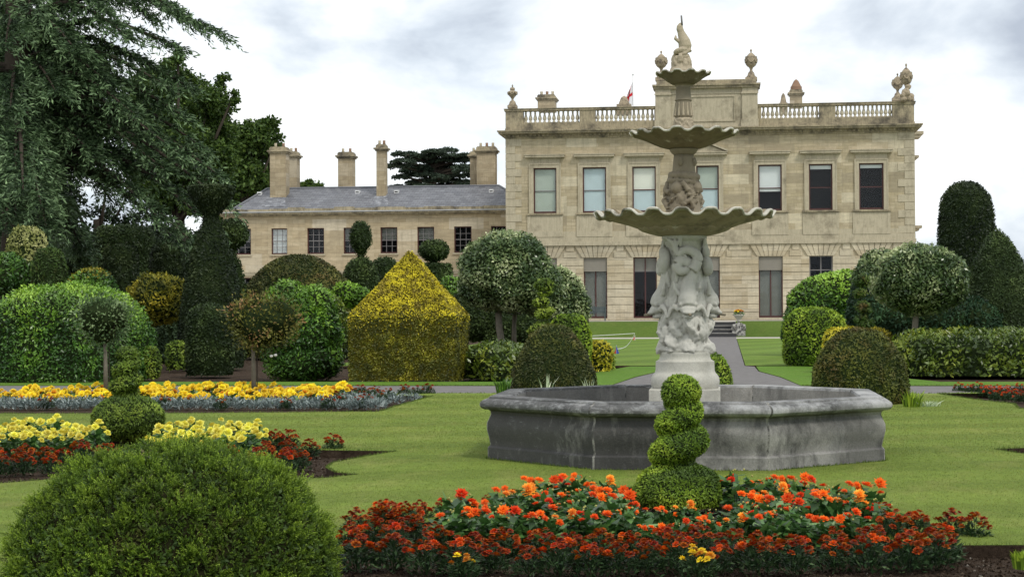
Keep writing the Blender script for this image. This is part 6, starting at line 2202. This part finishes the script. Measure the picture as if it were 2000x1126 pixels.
# -- dahlias (front bed)
DF = {k: [dahlia_fl(k, i) for i in range(3)] for k in ('dahlia_red', 'dahlia_orange', 'dahlia_gold')}
G_D = 'dahlias in the middle of the front bed'
LBL_D = {'dahlia_red': 'leafy dahlia with red-orange flowers in the middle of the front bed', 'dahlia_orange': 'leafy dahlia with bright orange flowers in the middle of the front bed', 'dahlia_gold': 'leafy dahlia with golden-orange flowers in the middle of the front bed'}
dp = []
bud = m_plain('flower_bud', (0.35, 0.34, 0.10), 0.6)
bm_ = MB(); bm_.ball((0, 0, 0), 0.011, 8, 6)
budme = bpy.data.meshes.new('bud'); budme.from_pydata(bm_.v, [], bm_.f); budme.materials.append(bud)
for v in range(6):
    kind = ['dahlia_orange', 'dahlia_red', 'dahlia_orange', 'dahlia_gold', 'dahlia_red', 'dahlia_orange'][v]
    q1 = leaves_dome(rngf, 150, 0.24, 0.37, 0.13, 0.040)
    q2 = stems(rngf, 26, 0.2, 0.36)
    fm = fol_mesh('dahlia_foliage', [q1, q2], L_DAHL)
    fl = []
    for i in range([5, 4, 5, 5, 3, 4][v]):
        a = prng.uniform(0, 6.28)
        r = prng.uniform(0.04, 0.21)
        z = 0.40 - r * 0.45 + prng.uniform(-.03, .06)
        fl.append((prng.choice(DF[kind]), (r * math.cos(a), r * math.sin(a), z), (prng.uniform(-.1, .9) , prng.uniform(-.35, .35), prng.uniform(-.3, .3)), prng.uniform(.6, 1.2)))
    e = make_plant('dahlia_plant', LBL_D[kind], 'dahlia', G_D, fm, fl)
    for i in range(5):
        a, r = prng.uniform(0, 6.28), prng.uniform(.03, .2)
        o = bpy.data.objects.new('bud', budme); C.objects.link(o); o.parent = e
        o.location = (r * math.cos(a), r * math.sin(a), 0.40 - r * .4 + prng.uniform(-.02, .04))
    dp.append(e)
# rows, back to front: (py of the ground, px from, px to, step)
spots = []
for py, a, b, st_ in ((1004, 1050, 1215, 44), (1008, 1440, 1600, 48), (1027, 985, 1225, 50), (1030, 1425, 1690, 50), (1052, 905, 1715, 54), (1076, 880, 1705, 56)):
    x = a
    while x <= b:
        spots.append((x + prng.uniform(-12, 12), py + prng.uniform(-7, 7), py))
        x += st_
DROW = {1004: 'rearmost row left of the spiral bush', 1008: 'rearmost row right of the spiral bush', 1027: 'second row left of the spiral bush', 1030: 'second row right of the spiral bush', 1052: 'middle row', 1076: 'nearest row'}
dcount = {}
for i, (px, py, row_) in enumerate(spots):
    if abs(px - 1323) < 105 and py < 1030: continue
    dcount[row_] = dcount.get(row_, -1) + 1
    kcol = ['bright orange', 'red-orange', 'bright orange', 'golden-orange', 'red-orange', 'bright orange'][i % 6]
    g0 = gnd(px, py, BZ)
    # flowers lean towards the light, so plants turn only a little
    put(dp[i % 6], g0.x, g0.y, BZ, prng.uniform(-.5, .5), prng.uniform(.72, .92) * (0.9 if py > 1065 else 1) * (0.72 if abs(px - 1323) < 95 else 1), label='%s dahlia, %s from the left in the %s' % (kcol, ordw(dcount[row_]), DROW[row_]))
# -- marigolds
MF = [mari_fl('mari', i) for i in range(3)] + [mari_fl('mari_o', 5)]
mp_ = []
def mari_proto(label, group, mats=None, n=13, hh=0.25):
    q1 = leaves_dome(rngf, 420, 0.135, hh * 0.86, 0.05, 0.008, 0.5)
    q2 = stems(rngf, 20, 0.12, hh * 0.95, 0.003)
    fm = fol_mesh('marigold_foliage', [q1, q2], L_MARI)
    fl = []
    for i in range(n):
        a = i * 2.4 + prng.uniform(-.4, .4)
        r = 0.125 * math.sqrt((i + .3) / n)
        z = hh * (1 - (r / .135) ** 2 * 0.42) + prng.uniform(-.018, .018)
        fl.append(((MF if mats is None else mats)[prng.choice([0, 1, 2, 0, 1, 2, 3]) if mats is None else i % len(mats)], (r * math.cos(a), r * math.sin(a), z), (math.sin(a) * -r * 4 + .15, math.cos(a) * r * 4, a), prng.uniform(.8, 1.2)))
    return make_plant('marigold_plant', label, 'marigold', group, fm, fl)
L_M1, G_M1 = 'bushy rust-red marigold in the front bed around the dahlias', 'rust-red marigolds edging the front bed'
L_M2, G_M2 = 'rust-red marigold edging the bed of lemon dahlias', 'rust-red marigolds by the lemon dahlias'
mpro = [mari_proto(L_M1, G_M1) for _ in range(4)]
ms = []
def row(pts, step):
    """points spaced along a pixel polyline"""
    res = []
    for (x0, y0), (x1, y1) in zip(pts[:-1], pts[1:]):
        n = max(1, int(math.hypot(x1 - x0, (y1 - y0) * 3) / step))
        for i in range(n):
            t = i / n
            res.append((x0 + (x1 - x0) * t, y0 + (y1 - y0) * t))
    return res
mlab = []
def mrow(pts, step, what):
    r_ = row(pts, step)
    for q, p_ in enumerate(r_):
        ms.append(p_)
        mlab.append('rust-red marigold, %s from the left %s' % (ordw(q), what))
mrow([(690, 1118), (900, 1124), (1150, 1126), (1400, 1125), (1700, 1122), (1900, 1116)], 62, 'along the very front edge of the bed')
mrow([(690, 1088), (850, 1086), (930, 1102), (1300, 1105), (1700, 1102), (1910, 1094)], 60, 'in the second row from the front edge')
mrow([(700, 1058), (800, 1046), (870, 1060)], 52, 'in the clump beside the near yew mound')
mrow([(760, 1040), (870, 1022), (930, 1012)], 50, 'on the slope towards the first dahlias')
mrow([(1745, 1070), (1800, 1062), (1900, 1068), (1915, 1072)], 50, 'at the right tip of the front bed')
mrow([(1790, 1050), (1820, 1046)], 40, 'in the raised clump near the right tip')
mrow([(1010, 992), (1090, 984), (1180, 980)], 48, 'behind the dahlias left of the spiral bush')
mrow([(1480, 985), (1540, 990), (1640, 998)], 44, 'behind the dahlias right of the spiral bush')
mrow([(730, 1072), (800, 1066), (860, 1072)], 40, 'filling the bed left of the nearest dahlias')
mrow([(740, 1050), (800, 1046)], 36, 'behind the clump beside the near yew')
for p_, l_ in zip([(1735, 1040), (960, 1005), (1660, 1020)], ('rust-red marigold tucked under the last dahlia at the right', 'dark rust marigold by the cut soil corner of the front bed', 'dark rust marigold by the soil tip behind the dahlias')):
    ms.append(p_); mlab.append(l_)
for i, (px, py) in enumerate(ms):
    py += prng.uniform(-4, 4)
    px += prng.uniform(-9, 9)
    g0 = gnd(px, py, BZ)
    sm = 0.95 if py > 1035 else 0.75
    put(mpro[i % 4], g0.x, g0.y, BZ, prng.uniform(0, 6.28), prng.uniform(.82, 1.12) * sm, label=mlab[i])
# one yellow plant among them, and one orange-yellow single flower plant
yf_ = [mari_fl('yellow', 3), mari_fl('amber', 4)]
yp = mari_proto('small yellow-flowered plant at the very front of the rust marigolds', None, [yf_[0], yf_[0], yf_[1]], n=12, hh=0.22)
yp['category'] = 'flower'
g0 = gnd(1365, 1135, BZ)
put(yp, g0.x, g0.y, BZ, 0.4, 0.95)
yp2 = mari_proto('sparse yellow-orange flowered plant at the left end of the front marigolds', None, [yf_[1], yf_[0]], n=5, hh=0.22)
yp2['category'] = 'flower'
g0 = gnd(905, 1136, BZ)
put(yp2, g0.x, g0.y, BZ, 0.4, 0.8)
# -- lemon dahlias and marigolds of the second bed
LF = [round_fl('lemon', i, 0.055) for i in range(3)]
lp = []
for v in range(4):
    fm = fol_mesh('dahlia_foliage', [leaves_dome(rngf, 130, 0.2, 0.34, 0.10, 0.030), stems(rngf, 16, 0.16, 0.34)], L_DAHL)
    fl = []
    for i in range(6):
        a = i * 2.4 + v
        r = 0.19 * math.sqrt((i + .3) / 6)
        fl.append((LF[i % 3], (r * math.cos(a), r * math.sin(a), 0.37 - r * .5 + prng.uniform(-.03, .04)), (prng.uniform(.0, .9), prng.uniform(-.4, .4), 0), prng.uniform(.8, 1.2)))
    lp.append(make_plant('dahlia_plant', 'low dahlia covered in pale lemon-yellow flowers behind the near yew mound', 'dahlia', 'lemon dahlias in the second bed', fm, fl))
ls = []
for py, a, b, st_ in ((874, -60, 170, 40), (886, -70, 190, 42), (898, -60, 180, 42), (872, 330, 380, 36), (880, 390, 520, 38), (893, 330, 525, 42), (905, 300, 500, 44)):
    x = a
    while x <= b:
        ls.append((x, py, '%s from the left, %s' % (ordw(int(round((x - a) / st_))), {(874, -60): 'back row left of the olive spiral', (886, -70): 'middle row left of the olive spiral', (898, -60): 'front row left of the olive spiral', (872, 330): 'just behind the right side of the olive spiral base', (880, 390): 'back row right of the olive spiral', (893, 330): 'middle row right of the olive spiral', (905, 300): 'front row showing over the near mound'}[(py, a)]))); x += st_
for i, (px, py, lb) in enumerate(ls):
    g0 = gnd(px + prng.uniform(-9, 9), py + prng.uniform(-3, 3), BZ)
    put(lp[i % 4], g0.x, g0.y, BZ, prng.uniform(-.6, .6), prng.uniform(.8, 1.05), label='lemon-yellow dahlia, ' + lb)
m2p = [mari_proto(L_M2, G_M2) for _ in range(3)]
ms = row([(-50, 915), (50, 920), (160, 912), (260, 915)], 34) + row([(-50, 928), (0, 932), (140, 927)], 38) + row([(535, 888), (600, 884)], 32) + row([(520, 900), (605, 896), (650, 889), (670, 886)], 32) + row([(520, 915), (600, 912)], 34) + [(560, 925), (590, 921), (500, 925), (450, 922), (400, 925), (350, 920)]
for i, (px, py) in enumerate(ms):
    g0 = gnd(px + prng.uniform(-5, 5), py, BZ)
    put(m2p[i % 3], g0.x, g0.y, BZ, prng.uniform(0, 6.28), prng.uniform(.85, 1.15), label='rust-red marigold, %s along the edge of the lemon dahlia bed' % ordw(i))
# -- long bed: yellow flowers behind a silver edging
YFm = [round_fl('yellow', i, 0.074) for i in range(3)] + [round_fl('amber', 9, 0.078)]
yps = []
G_Y = 'yellow flowers in the long bed by the path'
for v in range(5):
    fm = fol_mesh('yellow_flower_foliage', [leaves_dome(rngf, 80, 0.19, 0.26, 0.09, 0.028)], L_DAHL)
    fl = []
    for i in range(5):
        a = i * 2.4 + v
        r = 0.17 * math.sqrt((i + .3) / 5)
        fl.append((YFm[prng.choice([0, 1, 2, 0, 1, 2, 0, 1, 2, 3])], (r * math.cos(a), r * math.sin(a), 0.29 - r * .6 + prng.uniform(-.03, .03)), (prng.uniform(.2, 1.0), prng.uniform(-.4, .4), 0), prng.uniform(.8, 1.25)))
    yps.append(make_plant('yellow_flower_plant', 'low plant with big golden-yellow flowers in the long bed by the path', 'flower', G_Y, fm, fl))
ys = []
for py, a, b, st_ in ((777, 60, 700, 34), (782, 10, 690, 33), (787, -40, 665, 33), (792, -40, 655, 34)):
    x = a
    while x <= b:
        ys.append((x, py, 'golden-yellow flower plant, %s from the left, %s of the long bed' % (ordw(int(round((x - a) / st_))), {777: 'back row', 782: 'second row', 787: 'third row', 792: 'front row'}[py]))); x += st_
for i, (px, py, lb) in enumerate(ys):
    g0 = gnd(px + prng.uniform(-8, 8), py + prng.uniform(-1.5, 1.5), BZ)
    put(yps[i % 5], g0.x, g0.y, BZ, prng.uniform(-.6, .6), prng.uniform(.72, 1.12) * (1 if px > 260 else 0.85), label=lb)
# silver edging plants
sp = []
for v in range(3):
    sp.append(tag(link('silver_plant', fol_mesh('silver_plant', [leaves_dome(rngf, 110, 0.17, 0.20, 0.09, 0.012, 0.7)], L_SILV)), 'silver-leaved edging plant along the front of the long yellow bed', 'plant', 'silver edging of the long bed'))
ss = []
for py, a, b, st_ in ((796, -45, 760, 26), (800.5, -45, 735, 25), (785, 670, 810, 27), (791, 665, 775, 26)):
    x = a
    while x <= b:
        ss.append((x, py, 'silver-leaved plant, %s from the left, %s of the long bed' % (ordw(int(round((x - a) / st_))), {796: 'upper edging row', 800.5: 'outer edging row', 785: 'back row at the tip', 791: 'middle row at the tip'}[py]))); x += st_
for i, (px, py, lb) in enumerate(ss):
    g0 = gnd(px + prng.uniform(-5, 5), py + prng.uniform(-.8, .8), BZ)
    put(sp[i % 3], g0.x, g0.y, BZ, prng.uniform(0, 6.28), prng.uniform(.85, 1.2), label=lb)
# dark red dots among the silver at the right end of the long bed
RP = [(705, 778), (735, 776), (760, 780), (690, 781), (725, 785), (745, 790), (715, 795), (700, 800), (790, 778), (815, 777), (835, 776), (662, 797), (640, 800), (560, 801), (430, 802), (90, 801), (320, 800), (675, 774)]
rk = [sorted(RP, key=lambda q: -q[0]).index(q) for q in RP]
r3 = [mari_proto('dark red marigold between silver leaves at the tip of the long bed', 'dark red marigolds of the long bed', [MF[0], MF[1]], n=5, hh=0.24) for _ in range(2)]
for i, (px, py) in enumerate([(705, 778), (735, 776), (760, 780), (690, 781), (725, 785), (745, 790), (715, 795), (700, 800), (790, 778), (815, 777), (835, 776), (662, 797), (640, 800), (560, 801), (430, 802), (90, 801), (320, 800), (675, 774)]):
    g0 = gnd(px, py, BZ)
    put(r3[i % 2], g0.x, g0.y, BZ, prng.uniform(0, 6.28), prng.uniform(.9, 1.2), label='dark red marigold among the silver edging, %s from the tip of the long bed' % ordw(rk[i]))
# right-hand orange bed
o3 = [mari_proto('orange marigold in the small bed near the path on the far side of the basin', 'orange marigolds beyond the basin', [MF[3], MF[3], MF[3], MF[0]], n=6, hh=0.20) for _ in range(2)]
for i, (px, py) in enumerate([(1875, 770), (1895, 771), (1912, 772), (1930, 771), (1950, 771), (1970, 771), (1990, 771), (2010, 771), (1925, 777), (1945, 778), (1965, 779), (1985, 779), (2005, 780), (1945, 784), (1968, 785), (1990, 787), (2010, 788)]):
    g0 = gnd(px, py, BZ)
    put(o3[i % 2], g0.x, g0.y, BZ, prng.uniform(0, 6.28), prng.uniform(.9, 1.25), label='orange marigold in the small bed beyond the basin, %s, %s from the left' % (('back row', ordw(i)) if i < 8 else ('middle row', ordw(i - 8)) if i < 13 else ('front row', ordw(i - 13))))
# flowers standing in the stone planter
fm = fol_mesh('planter_foliage', [leaves_dome(rngf, 160, 0.34, 0.24, 0.12, 0.03)], L_DAHL)
fl = [(YFm[3 if i % 3 else 0], (0.28 * math.sqrt(i / 16) * math.cos(i * 2.4), 0.28 * math.sqrt(i / 16) * math.sin(i * 2.4), 0.30 - 0.10 * i / 16), (.3, 0, 0), 1.0) for i in range(16)]
pp = make_plant('potted_flowers', 'orange and yellow flowers filling the stone planter by the steps', 'flowers', None, fm, fl)
put(pp, UX, UY, uz(615), 0, 1.0)

# ------------------------------------------------------------------ trees
def spline(pts, n):
    P = [Vector(p) for p in pts]
    res = []
    m = len(P) - 1
    for i in range(n + 1):
        t = i / n * m
        k = min(int(t), m - 1)
        f = t - k
        p0, p1, p2, p3 = P[max(k - 1, 0)], P[k], P[k + 1], P[min(k + 2, m)]
        res.append(0.5 * ((2 * p1) + (p2 - p0) * f + (2 * p0 - 5 * p1 + 4 * p2 - p3) * f * f + (3 * p1 - p0 - 3 * p2 + p3) * f ** 3))
    return res

def cedar():
    YC = 55
    tr = at(35, 600, YC)
    X0, Y0 = tr.x, YC
    e = empty('cedar_tree', (X0, Y0, 0), 'huge blue-green cedar with drooping boughs filling the upper corner', 'tree')
    rng = np.random.default_rng(8)
    rr = random.Random(8)
    m1 = MB()
    m1.tube([(X0, Y0, 0), (X0 + .1, Y0, 4), (X0, Y0 + .2, 9), (X0 - .1, Y0, 18)], [0.75, 0.62, 0.5, 0.15], 14)
    m1.build('trunk', BARK, e, smooth=True)
    limbs = []
    # boughs seen against the sky: (tip px, tip py, dY, start py)
    tips = [(425, 62, 0, 40), (385, 48, 1.0, 10), (355, 28, -1, -30), (330, 6, 0.5, -60), (345, 92, -0.5, 90), (300, 130, 0.5, 100), (330, 170, -1, 140), (365, 230, 0, 170),
            (400, 290, 0.5, 200), (432, 345, 0, 230), (438, 395, -0.5, 260), (415, 440, 0.5, 300), (385, 480, -0.5, 330), (345, 470, 0.8, 320), (310, 425, -1, 300), 
            (232, 322, 0, 240), (180, 300, -1.5, 240), (140, 318, 1, 250), (90, 330, -2, 240), (60, 260, -2.5, 180), (250, 70, -2, 40), (200, 20, -1.5, -40), (150, 100, -2.5, 60),
            (260, 220, -2, 170), (210, 160, -1.6, 120), (320, 330, -1.2, 240), (360, 380, 1.0, 290), (20, 210, -4, 170), (10, 90, -4, 60), (60, 20, -4, -20), (110, 180, -3, 150),
            (30, 335, -5, 260), (290, 30, 1.5, -10), (395, 330, 1.5, 240), (370, 170, 1.5, 120), (290, 280, 2, 220), (300, 200, 1, 150), (240, 290, 1, 220), (180, 210, 1, 150), (130, 250, 2, 190), (350, 300, -1, 210), (-20, 380, -5, 300), (30, 420, -5, 330), (80, 400, -5, 320), (10, 450, -5.5, 350), (60, 455, -4.5, 360), (90, 440, -4, 340), (-30, 300, -5, 220), (45, 370, -6, 280)]
    for px, py, dY, spy in tips:
        tip = at(px, py, Y0 + dY)
        st_ = at(35, spy, Y0)
        limbs.append((Vector((X0, Y0, st_.z)), tip))
    for i in range(34):                     # the sides we do not face
        a = rr.uniform(0, 2 * math.pi)
        z = rr.uniform(4.5, 16)
        l = rr.uniform(4, 6.5) * (1.15 - z / 28)
        if math.cos(a) > 0.3 and -0.7 < math.sin(a) < 0.7: continue
        limbs.append((Vector((X0, Y0, z + 1)), Vector((X0 + l * math.cos(a), Y0 + l * math.sin(a), z - 0.8))))
    P, D, L, T = [], [], [], []
    mbl = MB()
    for a, b in limbs:
        d = b - a
        ln = d.length
        mid = a + d * 0.5 + Vector((0, 0, 0.16 * ln))
        path = spline([a, mid, b], 14)
        mbl.tube(path, [0.15 * (1 - i / 14.5) * min(1, ln / 6) + 0.012 for i in range(15)], 6)
        h = Vector((d.x, d.y, 0)).normalized()
        sd_ = Vector((-h.y, h.x, 0))
        for i in range(2, 15):
            t = i / 14
            for k in range(6):
                s = 1 if k % 2 else -1
                tw = (sd_ * s * rr.uniform(0.5, 1) + h * rr.uniform(0.3, 1.0) + Vector((0, 0, rr.uniform(-0.5, 0.12)))).normalized()
                tl = rr.uniform(0.45, 1.25) * (1.25 - 0.55 * t)
                st0 = path[i]
                nn = int(34 * tl)
                for j in range(nn):
                    u = j / nn
                    p = st0 + tw * (tl * u) + Vector((0, 0, -0.42 * tl * u * u)) + Vector((rr.gauss(0, .05), rr.gauss(0, .05), rr.gauss(0, .04)))
                    P.append(p)
                    D.append(tw * 0.8 + Vector((rr.gauss(0, .55), rr.gauss(0, .55), rr.gauss(-0.25, .4))))
                    L.append(rr.uniform(0.12, 0.26))
                    T.append(min(1, max(0, rr.gauss(0.12 + 0.62 * u, 0.16))))
    P, D, L, T = np.array([tuple(v) for v in P]), unit(np.array([tuple(v) for v in D])), np.array(L), np.array(T)
    S = unit(np.cross(D, rng.normal(0, 1, D.shape)))
    Q = kites(P, D, S, L, L * 0.12)
    mbl.build('limbs', BARK, e, smooth=True)
    me = plant_mesh('crown', [], [], [(Q, T, 0)], [LM['cedar']])
    o = link('crown', me, e)
cedar()

def broad(label, Y, base_px, lobes, style, leaf=0.16, n=22000, trunk_r=0.35, clump=16, name='broadleaf_tree', limb=True, cat='tree', zsq=0.9, empt=0.25, group=None):
    c = at(base_px, 600, Y)
    e = empty(name, (c.x, Y, 0), label, cat, group)
    rng = np.random.default_rng(SEED[0] + 500)
    SEED[0] += 1
    pts, dirs = [], []
    tot = sum(l[2] ** 2 for l in lobes)
    m1 = MB()
    zc = min(at(l[0], l[1] + l[2] * 0.5, Y).z for l in lobes)
    m1.tube([(c.x, Y, 0), (c.x + .1, Y, zc * 0.5), (c.x, Y, zc + 1)], [trunk_r, trunk_r * .8, trunk_r * .55], 10)
    m1.build('trunk', BARK, e, smooth=True)
    m2 = MB()
    for l in lobes:
        px, py, rp = l[:3]
        dY = l[3] if len(l) > 3 else rng.uniform(-1, 1) * 1.5
        cc = at(px, py, Y + dY)
        rm = rp / ppm(cc) * 0.86
        k = max(6, int(n * l[2] ** 2 / tot / clump))
        m2.tube([(c.x, Y, zc * 0.9), tuple((Vector((c.x, Y, zc)) + cc) / 2 + Vector((0, 0, -0.3))), tuple(cc)], [trunk_r * .4, trunk_r * .25, 0.04], 6)
        v = unit(rng.normal(0, 1, (k, 3)))
        r_ = rm * (0.45 + 0.62 * rng.random(k) ** 0.6)
        cp = np.array(cc)[None] + v * r_[:, None] * np.array([[1, 1, zsq]])
        cp = np.repeat(cp, clump, 0) + rng.normal(0, rm * 0.07 + leaf * 0.45, (k * clump, 3)) * np.array([[1, 1, 0.6]])
        pts.append(cp)
        dirs.append(np.repeat(v, clump, 0) * 0.5 + rng.normal(0, 0.7, (k * clump, 3)) + np.array([[0, 0, -0.1]]))
    P = np.concatenate(pts)
    D = unit(np.concatenate(dirs))
    S = unit(np.cross(D, rng.normal(0, 1, D.shape)))
    L = leaf * (0.7 + 0.6 * rng.random(len(P)))
    Q = kites(P, D, S, L, L * 0.33)
    tv = np.clip(rng.normal(0.45, 0.25, len(P)), 0, 1)
    m2.build('limbs', BARK, e, smooth=True)
    me = plant_mesh('crown', [], [], [(Q, tv, 0)], [LM[style]])
    link('crown', me, e)
    return e
broad('tall leafy chestnut-like tree rising behind the cedar', 78, 350,
      [(335, 150, 38), (375, 178, 38), (408, 200, 36), (435, 210, 26), (395, 230, 50), (350, 210, 55), (420, 270, 48), (370, 290, 60), (300, 170, 50), (310, 250, 60), (400, 340, 55), (340, 370, 60), (430, 310, 34), (260, 220, 50), (380, 395, 28), (300, 330, 60), (455, 190, 12), (437, 160, 14), (348, 112, 14)], 'broad', leaf=0.155, n=80000, clump=26)
broad('dark leafy tree behind the end chimney of the service wing', 150, 480,
      [(495, 262, 30), (520, 248, 20), (538, 275, 14), (470, 280, 38), (505, 310, 42), (475, 340, 45), (515, 360, 34), (450, 320, 40), (535, 238, 9), (490, 390, 40), (455, 255, 22), (430, 400, 40)], 'broad', leaf=0.34, n=26000, clump=24, trunk_r=0.5)
broad('dark tree mass behind the cedar trunk at the picture edge', 80, 20,
      [(40, 330, 70), (0, 280, 70), (90, 380, 50), (20, 420, 70), (110, 430, 40), (60, 450, 50), (-30, 380, 70), (-40, 200, 90), (60, 200, 70), (150, 280, 46), (60, 100, 90), (150, 150, 70), (-20, 60, 90)], 'broad_dark', leaf=0.26, n=50000)
broad('thin dark tree whose bare limbs cross the pale gap under the cedar', 84, 190,
      [(150, 410, 28), (195, 425, 24), (235, 430, 20), (130, 370, 30), (210, 350, 24), (280, 440, 34), (170, 455, 26), (250, 380, 16)], 'broad_dark', leaf=0.20, n=2600)
broad('row of dark trees closing the view under the cedar boughs', 100, 260,
      [(120, 492, 40), (190, 490, 36), (260, 480, 44), (320, 480, 50), (60, 480, 50), (370, 490, 50), (0, 480, 60), (230, 500, 60)], 'broad_dark', leaf=0.26, n=22000)
broad('distant leafy treetops just showing above the slate roof', 170, 600,
      [(590, 366, 9), (606, 362, 9), (622, 367, 7), (580, 362, 6)], 'broad', leaf=0.3, n=1800, trunk_r=0.3)

def far_cedar():
    Y = 165
    c = at(845, 600, Y)
    e = empty('cedar_tree', (c.x, Y, 0), 'distant flat-layered dark cedar rising behind the slate roof', 'tree')
    rng = np.random.default_rng(3)
    m1 = MB()
    top = at(845, 292, Y).z
    m1.tube([(c.x, Y, 0), (c.x, Y, top * .6), (c.x + .3, Y, top)], [0.8, 0.5, 0.12], 10)
    m1.build('trunk', BARK, e, smooth=True)
    m2 = MB()
    layers = []
    rl = random.Random(6)
    for py, xa, xb in ((292, 835, 885), (297, 772, 792), (301, 800, 925), (311, 775, 925), (321, 760, 930), (331, 790, 930), (341, 775, 925), (351, 800, 930), (361, 765, 930)):
        x = xa
        while x < xb:
            w_ = rl.uniform(14, 26)
            layers.append((x + w_ / 2, py + rl.uniform(-2.5, 2.5), w_))
            x += w_ * 1.25
    Ps = []
    for px, py, w_ in layers:
        cc = at(px, py, Y + rng.uniform(-3, 3))
        k = 1 / ppm(cc)
        n = int(w_ * 60)
        a = rng.uniform(0, 2 * math.pi, n)
        r = np.sqrt(rng.random(n)) * w_ * k
        lump = 0.6 * np.sin(a * 3 + px) * 0.3
        P = np.stack([cc.x + r * np.cos(a), cc.y + r * np.sin(a), cc.z + rng.normal(0, 0.05, n) - (r / (w_ * k)) ** 2 * 0.22 + 0.05 * np.sin(r * 2.2 + a * 4)], 1)
        Ps.append(P)
        m2.tube([(c.x, Y, cc.z - 0.8), tuple(cc)], [0.16, 0.05], 6)
    P = np.concatenate(Ps)
    D = unit(rng.normal(0, 1, P.shape) * np.array([[1, 1, 0.35]]))
    S = unit(np.cross(D, rng.normal(0, 1, D.shape)))
    L = np.full(len(P), 0.22)
    me = plant_mesh('crown', [], [], [(kites(P, D, S, L, L * 0.3), rng.random(len(P)), 0)], [LM['cedar_far']])
    m2.build('limbs', BARK, e)
    link('crown', me, e)
far_cedar()
